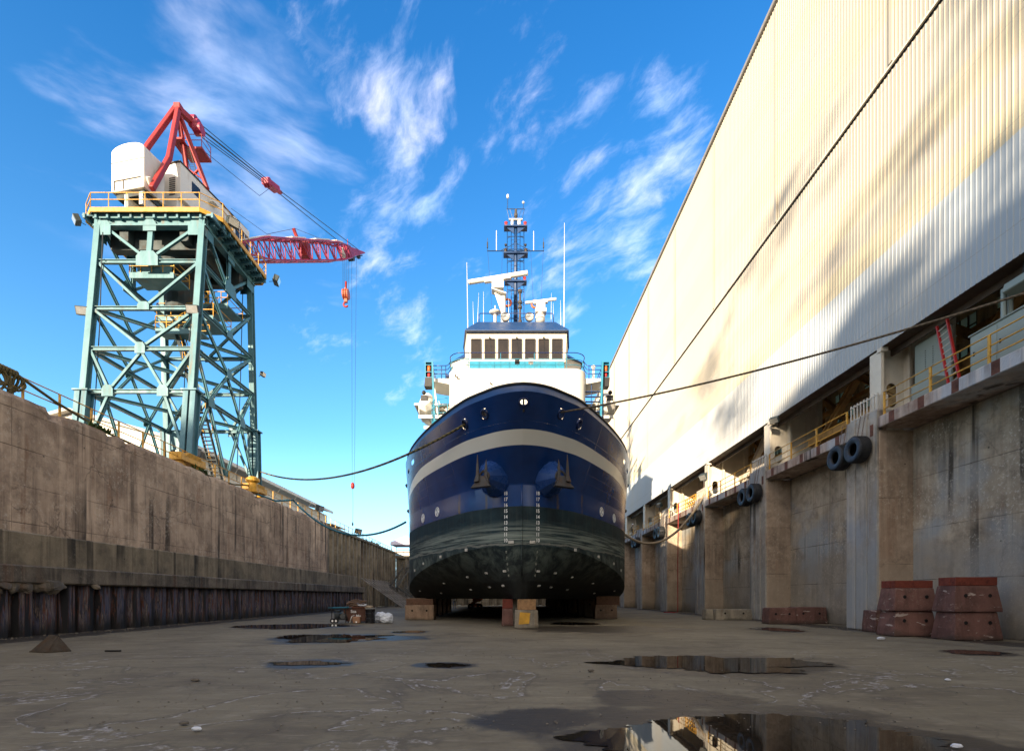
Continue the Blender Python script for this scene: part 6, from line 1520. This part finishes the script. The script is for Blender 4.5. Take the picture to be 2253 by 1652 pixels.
crumple((-7.75, 30.95, 0), .36, (1.1,.8,.95), 8, 'plastic_bag', M['plastic'], 'half hidden white plastic bag between the drum and the round bag', 'bag')
crumple((-8.3, 30.25, .89), .13, (1.8,1.2,.7), 5, 'rag', M['rope_tan'], 'tan rag bundled on the lid of the black drum', 'rag')
crumple((-9.0, 30.85, 1.0), .16, (2.2,1.1,.6), 11, 'rag', M['plastic'], 'pale crumpled sheet hanging over the front of the rusty bin', 'rag')
bx_ = thing('canister', 'tan rounded box with a white label standing in front of the rusty bin', 'box', (-9.0, 30.1, 0)); q = MB(); q.bx(-9.22, -8.78, 29.95, 30.3, .0, .40); q.build('body', pm('tan_board', (.30,.16,.085), .7, 0, .15, 4), bx_, bevel=.06, segs=3); q = MB(); q.bx(-9.03, -8.95, 29.942, 29.952, .03, .13); q.build('paper_label', M['markwhite'], bx_)
q = MB(); q.tube([V((-9.42, 30.05, .02)), V((-9.3, 30.1, .42)), V((-9.2, 30.25, .47))], .03, 6); tag(q.build('pipe', M['zinc'], None, smooth=True, loc=(-9.42, 30.05, 0)), 'bent grey pipe leaning beside the tan box', 'pipe')
# pressure washer cart
pw_ = thing('pressure_washer', 'dark wheeled pressure washer with engine left of the rusty bin', 'washer', (-10.1, 30.4, 0)); P = pw_.location; q = MB()
for z in (.22, .86):
    q.tube([P+V((-.42,-.28,z)), P+V((.42,-.28,z)), P+V((.42,.28,z)), P+V((-.42,.28,z))], .025, 6, closed=True)
for x_ in (-.42, .42):
    for y_ in (-.28, .28): q.cyl(P+V((x_, y_, .2)), P+V((x_, y_, .87)), .025, n=6)
q.cyl(P+V((.42,-.28,.22)), P+V((.42,-.28,.02)), .02, n=6); q.cyl(P+V((.42,.28,.22)), P+V((.42,.28,.02)), .02, n=6); q.build('frame', M['black'], pw_)
q = MB(); q.bx(P.x-.3, P.x+.05, P.y-.2, P.y+.2, .25, .62); q.cyl(P+V((-.12,-.22,.45)), P+V((-.12,-.3,.45)), .14, n=14); q.bx(P.x-.25, P.x, P.y-.18, P.y+.18, .64, .8); q.build('engine', pm('engine_dark', (.05,.06,.065), .4, .3, .3, 5), pw_, bevel=.02)
q = MB(); q.cyl(P+V((.22,-.25,.42)), P+V((.22,.2,.42)), .16, n=16); q.bx(P.x+.1, P.x+.38, P.y-.2, P.y+.2, .25, .34); q.build('pump', M['galv'], pw_)
for x_ in (-.33, -.13):
    q = MB(); c_ = P+V((x_, -.36, .15)); q.lathe([(.07,-.05),(.15,-.06),(.15,.06),(.07,.05)], c_, (0,1,0), 18); wo2 = q.build('wheel', M['black'], pw_); q = MB(); q.lathe([(0,-.03),(.07,-.05),(.08,-.02),(0,-.02)], c_, (0,1,0), 14); q.build('hub', M['markwhite'], wo2)
q = MB(); q.cyl((-10.75, 30.1, .93), (-9.35, 30.2, .93), .022, n=6); q.cyl((-10.45, 30.1, .93), (-9.5, 30.2, .95), .045, n=8); tag(q.build('spray_lance', M['rope_blue'], None, smooth=True, loc=(-10.1, 30.1, .93)), 'blue wrapped spray lance lying across the pressure washer frame', 'lance')
# steel wedge at the left
wd = thing('steel_bucket', 'rusty triangular steel bucket lying on the floor at the lower left', 'bucket', (-13.3, 14.6, 0)); P = wd.location; q = MB()
A_ = [P+V((-.46,-.15,.01)), P+V((.2,-.32,.01)), P+V((.5,.1,.01)), P+V((-.2,.3,.01))]; rd = [P+V((-.12,.1,.48)), P+V((.16,.05,.45))]
def plate(mb, pts, t=.022):
    a_, b_, c_ = (V(p) for p in pts[:3]); n = (b_-a_).cross(c_-a_).normalized(); mb.prism([V(p)-n*t/2 for p in pts], V((0,0,0)), n*t)
plate(q, [A_[0], A_[1], rd[1], rd[0]]); plate(q, [A_[1], A_[2], rd[1]]); plate(q, [A_[2], A_[3], rd[0], rd[1]]); plate(q, A_)
q.beam(A_[0], A_[1], .05, .04); q.beam(A_[1], A_[2], .05, .04); q.beam(A_[1], rd[1], .03, .03)
q.build('body', pm('bucket_rust', (.045,.034,.022), .75, .1, .4, 6, dirt=(.075,.038,.018), damt=.5, ds=5), wd)
# litter
M['stone'] = pm('stone_grey_brown', (.10,.085,.065), .8, 0, .4, 9)
M['litter'] = pm('pale_litter', (.55,.58,.62), .6, 0, .1, 8)
for px, py, s_, lab in ((1938, 1407, .12, 'flattened white carton on the floor in front of the left red stack'), (2105, 1645, .05, 'crumpled pale plastic scrap lying in the big puddle edge'), (433, 1607, .05, 'thin pale plastic film lying on the floor at lower left'), (2085, 1497, .045, 'tiny white paper scrap on the floor at right')):
    y = F*EYE/(py-HYP); o = crumple(((px-CXP)*y/F, y, .004), s_, (1.2,.55,.5), px, 'litter', M['litter'], lab, 'litter', 2)
for px, py, lab, s_ in ((430, 1498, 'small brown stone on the open floor left of centre', .06), (405, 1593, 'small dark stone on the floor at lower left', .045), (1300, 1477, 'dark bent metal strip on the floor below the ship', .05)):
    y = F*EYE/(py-HYP); crumple(((px-CXP)*y/F, y, 0), s_, (1.4,.8,.6), px*.1, 'stone', M['stone'], lab, 'stone', 1)
q = MB(); y = F*EYE/(1433-HYP)
q.beam(((232-CXP)*y/F, y, .025), ((262-CXP)*y/F, y+.05, .02), .08, .04); tag(q.build('wood_scrap', M['hole'], None, loc=((247-CXP)*y/F, y, 0)), 'dark strip of wood on the floor right of the rusty bucket', 'scrap')
grit = MB()
for k in range(1500):
    if k < 420: y = rnd.uniform(15, 40); x = -19.0+abs(rnd.gauss(0, .45))
    elif k < 640: y = rnd.uniform(18, 50); x = 17.2-abs(rnd.gauss(0, .35))
    else: y = 6+rnd.random()**1.6*24; x = rnd.uniform(-1, 1)*y*.95
    s_ = rnd.uniform(.006, .022) if k > 640 else rnd.uniform(.012, .05); grit.box((x, y, s_*.35), (s_*rnd.uniform(.8,1.7), s_, s_*.7), Matrix.Rotation(rnd.random()*3, 3, 'Z'))
tag(grit.build('grit', pm('grit_stone', (.16,.14,.11), .85, 0, .5, 14), None, loc=(0, 20, 0)), 'scattered grit and crumbs of concrete on the dock floor', 'grit', kind='stuff')

# ------------------------------------------------------------------ right quay equipment
cab = thing('electric_cabinet', 'large grey green electrical cabinet behind the yellow railing at the right edge', 'cabinet', (18.4, 17.6, 10)); q = MB(); q.bx(17.95, 19.0, 16.2, 19.35, 10.05, 11.62); q.bx(17.9, 19.05, 16.15, 19.4, 11.62, 11.68); q.bx(18.0, 18.9, 16.3, 19.2, 10.0, 10.05)
M['cabgrey'] = pm('cabinet_grey_green', (.25,.29,.255), .45, 0, .06, 1.5)
q.build('body', M['cabgrey'], cab, bevel=.015)
for k in range(3):
    q = MB(); q.bx(17.93, 17.95, 16.25+k*1.02, 17.22+k*1.02, 10.12, 11.56); do = q.build('door', M['cabgrey'], cab, bevel=.006); q = MB(); q.bx(17.90, 17.93, 17.1+k*1.02, 17.14+k*1.02, 10.8, 10.95); q.build('handle', M['black'], do)
q = MB(); q.cyl((18.3, 18.4, 11.68), (18.3, 18.4, 12.9), .08, n=8); q.cyl((18.55, 18.4, 11.68), (18.55, 18.4, 12.9), .08, n=8); q.build('conduit', M['cabgrey'], cab)
c2 = thing('electric_cabinet', 'smaller pale electrical cabinet left of the red ladder', 'cabinet', (18.6, 22.0, 10)); q = MB(); q.bx(18.3, 18.9, 21.5, 22.6, 10.0, 11.1); q.build('body', M['cabgrey'], c2, bevel=.015); q = MB(); q.bx(18.28, 18.3, 21.55, 22.55, 10.06, 11.05); q.build('door', M['cabgrey'], c2, bevel=.005)
pnl = thing('screen', 'tall plain grey steel panel between the white column and the red ladder', 'panel', (19.0, 22.6, 10)); q = MB(); q.bx(18.95, 19.05, 21.3, 23.2, 10.0, 13.2); q.build('sheet', M['cabgrey'], pnl, bevel=.01); q = MB()
for k in range(9):
    for y_ in (22.2, 22.6): q.cyl((18.935, y_, 11.9+k*.1), (18.951, y_, 11.9+k*.1), .022, n=6)
q.build('bolt', M['black'], pnl)
ld = thing('ladder', 'red fibreglass ladder leaning under the edge of the shed', 'ladder', (18.2, 20.9, 10)); a_, b_ = V((18.05, 20.35, 10.0)), V((18.35, 21.3, 13.1)); q = MB(); s2 = V((.05, -.42, .12)); 
for k in (0, 1): q.beam(a_+s2*k, b_+s2*k, .05, .10, (1,0,0))
ldo = q.build('stile', M['red'], ld); q = MB()
for k in range(1, 11): p = a_.lerp(b_, k/11); q.cyl(p, p+s2, .022, n=6)
q.build('rung', M['zinc'], ld)
M['gatewhite'] = pm('pale_gate_paint', (.55,.50,.42), .5, 0, .1, 3, dirt=(.3,.18,.1), damt=.3)
for i, y in enumerate(PN[2:6]):
    gt = thing('pier_gate', f'small pale slatted gate on top of the {ordn[i]} pier', 'gate', (17.5, y+1, 10.35)); q = MB()
    q.bx(17.47, 17.53, y+.12, y+2.0, 11.08, 11.14); q.bx(17.47, 17.53, y+.12, y+2.0, 10.42, 10.48)
    for k in range(9): q.bx(17.48, 17.52, y+.14+k*.225, y+.2+k*.225, 10.35, 11.22)
    q.bx(17.6, 17.95, y+.1, y+.3, 10.35, 11.1); q.build('slat', M['gatewhite'], gt)
# fluorescent lamp under the shed at far right, floodlights along the quay
lf = thing('floodlight', 'grey floodlight box hanging under the shed at the top right', 'floodlight', (18.5, 18.0, 12.9)); q = MB(); q.box((18.35, 17.75, 12.75), (.5, 1.0, .35), Matrix.Rotation(R(15), 3, 'Y')); q.build('housing', M['cabgrey'], lf, bevel=.03); q = MB(); q.cyl((18.35, 17.75, 12.9), (18.4, 17.75, 13.5), .04, n=6); q.build('bracket', M['black'], lf)
for i, (y, z, lab) in enumerate(((33.0, 13.25, 'white floodlight fixed under the shed edge near the second pier'),)):
    t = thing('floodlight', lab, 'floodlight', (17.75, y, z)); flood((17.7, y, z), (-.6,-.5,-.6), t, .55, 'lamp_head')
lamp_post((17.75, 44.9, 10.0), 2.15, (-.7,-.3,-.5), 'grey box floodlight on a yellow post above the third pier', .8)
lamp_post((17.9, 58.5, 10.0), 2.1, (-.7,-.3,-.5), 'grey box floodlight on a post farther along the quay', .7)
rk = thing('pipe_rack', 'yellow rack of pipes and hoses on the sunlit quay beyond the third pier', 'rack', (17.9, 47.5, 10)); q = MB()
for k in range(6): q.bx(17.6, 17.66, 46.4+k*.55, 46.46+k*.55, 10, 11.0)
for z in (10.3, 10.65, 11.0): q.bx(17.58, 17.64, 46.3, 49.3, z, z+.05)
q.build('frame', M['yellow_plain'], rk); q = MB()
for k in range(5): q.tube([V((17.8, 46.6+k*.5, 10.05)), V((17.85, 46.9+k*.5, 10.6)), V((17.9, 47.4+k*.5, 10.9))], .05, 6)
q.build('hose', M['galv'], rk)
q = MB(); q.tube([V((17.25, 50.0, 11.0)), V((17.2, 50.0, 9.4)), V((17.18, 50.1, 5)), V((17.15, 50.0, .05)), V((16.6, 49.6, .04)), V((15.8, 50.2, .04))], .045, 6); tag(q.build('hose', M['crane_red'], None, smooth=True, loc=(17.2, 50, 0)), 'thin red hose hanging down the right wall to the floor', 'hose')

# ------------------------------------------------------------------ people
def person(name, label, loc, rotz, shirt, trousers, helmet, raise_arm=False):
    t = thing(name, label, 'person', loc); P = V(loc); ca, sa = math.cos(rotz), math.sin(rotz)
    def w_(x, y, z): return P+V((x*ca-y*sa, x*sa+y*ca, z))
    vs, es, rs = [], [], []
    def chain(pts, start=None):
        prev = start
        for x, y, z, r in pts:
            vs.append(w_(x, y, z)); rs.append(r)
            if prev is not None: es.append((prev, len(vs)-1))
            prev = len(vs)-1
        return prev
    pel = chain([(0,0,.95,.125)]); spine = chain([(0,.01,1.12,.12),(0,.01,1.32,.135),(0,.0,1.45,.09),(0,-.01,1.53,.055),(0,-.02,1.60,.075),(0,-.015,1.69,.085),(0,-.01,1.75,.06)], pel); chest = pel+2
    nose = chain([(0,-.105,1.645,.016)], pel+6)
    for s_ in (-1, 1):
        chain([(s_*.10,0,.86,.095),(s_*.11,-.015,.50,.062),(s_*.115,.01,.10,.042),(s_*.12,-.06,.045,.042),(s_*.125,-.17,.035,.032)], pel)
        h_ = chain([(s_*.19,.0,1.42,.062),(s_*.24,.01,1.14,.044),(s_*.25,-.08,.90,.030),(s_*.25,-.105,.83,.034)], chest)
        for k in range(4):
            off = (k-1.5)*.02; ln = (.075,.085,.08,.062)[k]; chain([(s_*.25,-.11+off,.78,.010),(s_*.245,-.12+off,.78-ln*.55,.009),(s_*.235,-.13+off,.78-ln*.95,.008)], h_)
        chain([(s_*.235,-.145,.80,.010),(s_*.225,-.165,.765,.009)], h_)
    me = bpy.data.meshes.new('body'); me.from_pydata([tuple(v_) for v_ in vs], es, []); o = bpy.data.objects.new('body', me); COL.objects.link(o)
    sm_ = o.modifiers.new('skin', 'SKIN'); sm_.use_smooth_shade = True
    for i, r_ in enumerate(rs): me.skin_vertices[0].data[i].radius = (r_, r_)
    for i in range(len(rs)): me.skin_vertices[0].data[i].use_root = (i == 0)
    ss = o.modifiers.new('sub', 'SUBSURF'); ss.levels = 1; ss.render_levels = 1
    m, nt, b, pos = newmat('clothed_body'); z = N(nt, 'ShaderNodeSeparateXYZ', {0: pos}).outputs[2]; z0 = P.z
    c_ = mixc(nt, mapr(nt, z, z0+.98, z0+1.0), trousers, shirt); c_ = mixc(nt, mapr(nt, z, z0+1.50, z0+1.52), c_, (.35,.19,.12)); c_ = mixc(nt, mapr(nt, z, z0+.10, z0+.12, 1, 0), c_, (.02,.018,.015))
    setin(nt, b, 'Base Color', c_); b.inputs['Roughness'].default_value = .8; me.materials.append(m)
    o.parent = t; o.matrix_parent_inverse = Matrix.Translation(-t.location)
    q = MB(); hc = w_(0, -.015, 1.715); q.lathe([(.15,0),(.155,.015),(.125,.02),(.12,.07),(.09,.12),(.04,.15),(0,.155)], hc, n=18); q.build('helmet', pm('helmet_plastic', helmet, .35, 0, .05, 4), t, smooth=True)
    q = MB(); 
    for s_ in (-1, 1): q.beam(w_(s_*.075, -.135, 1.08), w_(s_*.085, -.13, 1.42), .05, .012, (0,1,0))
    q.beam(w_(-.13, -.125, 1.15), w_(.13, -.125, 1.15), .012, .05); q.build('vest_band', M['markwhite'], t)
    return t
yp = 66.0; person('person', 'worker in dark clothes and white helmet standing under the ship', ((1000-CXP)*yp/F, yp, 0), .2, (.03,.03,.035), (.10,.14,.22), (.8,.8,.8))
person('person', 'worker in white helmet standing on the right quay near the bow', ((1395-CXP)*70.5/F-.2, 70.5, 10.0), .5, (.03,.035,.05), (.03,.03,.04), (.8,.82,.85))
# orange lift machine seen far under the hull
lm = thing('lift_machine', 'orange wheeled lift machine parked far under the ship', 'machine', (-3.9, 64, 0)); P = lm.location; q = MB(); q.bx(P.x-.9, P.x+.7, 63.4, 64.6, .35, .75); q.bx(P.x-.4, P.x+.6, 63.5, 64.5, .95, 1.4); q.beam(P+V((-.6,0,.7)), P+V((.9,0,1.35)), .3, .25); q.build('chassis', M['orange'], lm, bevel=.04)
for x_ in (-.65, .5):
    for y_ in (-.6, .6): q = MB(); q.lathe([(.12,-.12),(.34,-.13),(.36,0),(.34,.13),(.12,.12)], P+V((x_, y_, .36)), (0,1,0), 18); q.build('wheel', M['black'], lm)

# ------------------------------------------------------------------ trees behind the photographer that shade the dock
RID = [(-96, 24), (-60, 31), (-36, 35), (-24, 37.4), (-14, 38.6), (-6, 39.2), (-3, 39.8), (-1, 40.4), (1, 41.4), (3, 42.2), (6, 41.2), (9, 41.4), (20, 42), (110, 41)]
def ridge(v_):
    for (a_, ha), (b_, hb_) in zip(RID, RID[1:]):
        if v_ <= b_: return ha+(hb_-ha)*(v_-a_)/(b_-a_)
    return RID[-1][1]
tr = MB(); UA = V((math.sin(R(AZ)), math.cos(R(AZ)), 0)); VA = V((math.cos(R(AZ)), -math.sin(R(AZ)), 0)); U0 = -80
r2 = random.Random(11)
def leaf(p, s_):
    n = V((r2.gauss(0,1), r2.gauss(0,1), r2.gauss(0,1))).normalized(); a_ = n.orthogonal().normalized()*s_; b_ = n.cross(a_)
    tr.add([p-a_-b_*.5, p+a_*.2-b_*.8, p+a_+b_*.4, p-a_*.3+b_*.8], [(0,1,2,3)])
for k in range(100):          # opaque lower belt of crowns
    v_ = -95+k*2; h = ridge(v_); c_ = UA*(U0+r2.uniform(-2,2))+VA*v_
    tr.sphere((c_.x, c_.y, (h-5.0)/2), 1.0, 8, 6, (4.2, 4.2, (h-5.0)/2)); tr.box((c_.x, c_.y, (h-1.2)/2), (2.4, 2.0, h-3.6+r2.uniform(-1.2,.8)), Matrix.Rotation(-R(AZ), 3, 'Z'))
for k in range(6500):
    v_ = r2.uniform(-98, 104); h = ridge(v_); z = h-1.6+1.6*mnoise.fractal(V((v_*.16, 0, 3)), 1, 2, 4)-abs(r2.gauss(0, 2.0))+abs(r2.gauss(0,.5)); leaf(UA*(U0+r2.gauss(0, 2.0))+VA*v_+V((0,0,z)), r2.uniform(.35, .8))
for vv, hh, rr in ((3, 46.5, 1.5), (-4.5, 45.5, 1.2), (7.5, 50, 1.3), (-1, 54, 1.4), (-7, 51.5, 1.3), (12, 45.5, 1.6), (9.5, 47.5, 1.4)):       # taller, thin tops
    for k in range(65): leaf(UA*(U0+r2.gauss(0, .8))+VA*(vv+r2.gauss(0, rr))+V((0, 0, hh-abs(r2.gauss(0, 2.0)))), r2.uniform(.25,.5))
tag(tr.build('tree_belt', pm('tree_leaves', (.05,.075,.025), .7, 0, .4, .5, bmp=0), None, fix=False, loc=(-40, -70, 0)), 'belt of tall trees standing behind the viewpoint', 'trees', kind='stuff')
sc.cycles.use_denoising = True
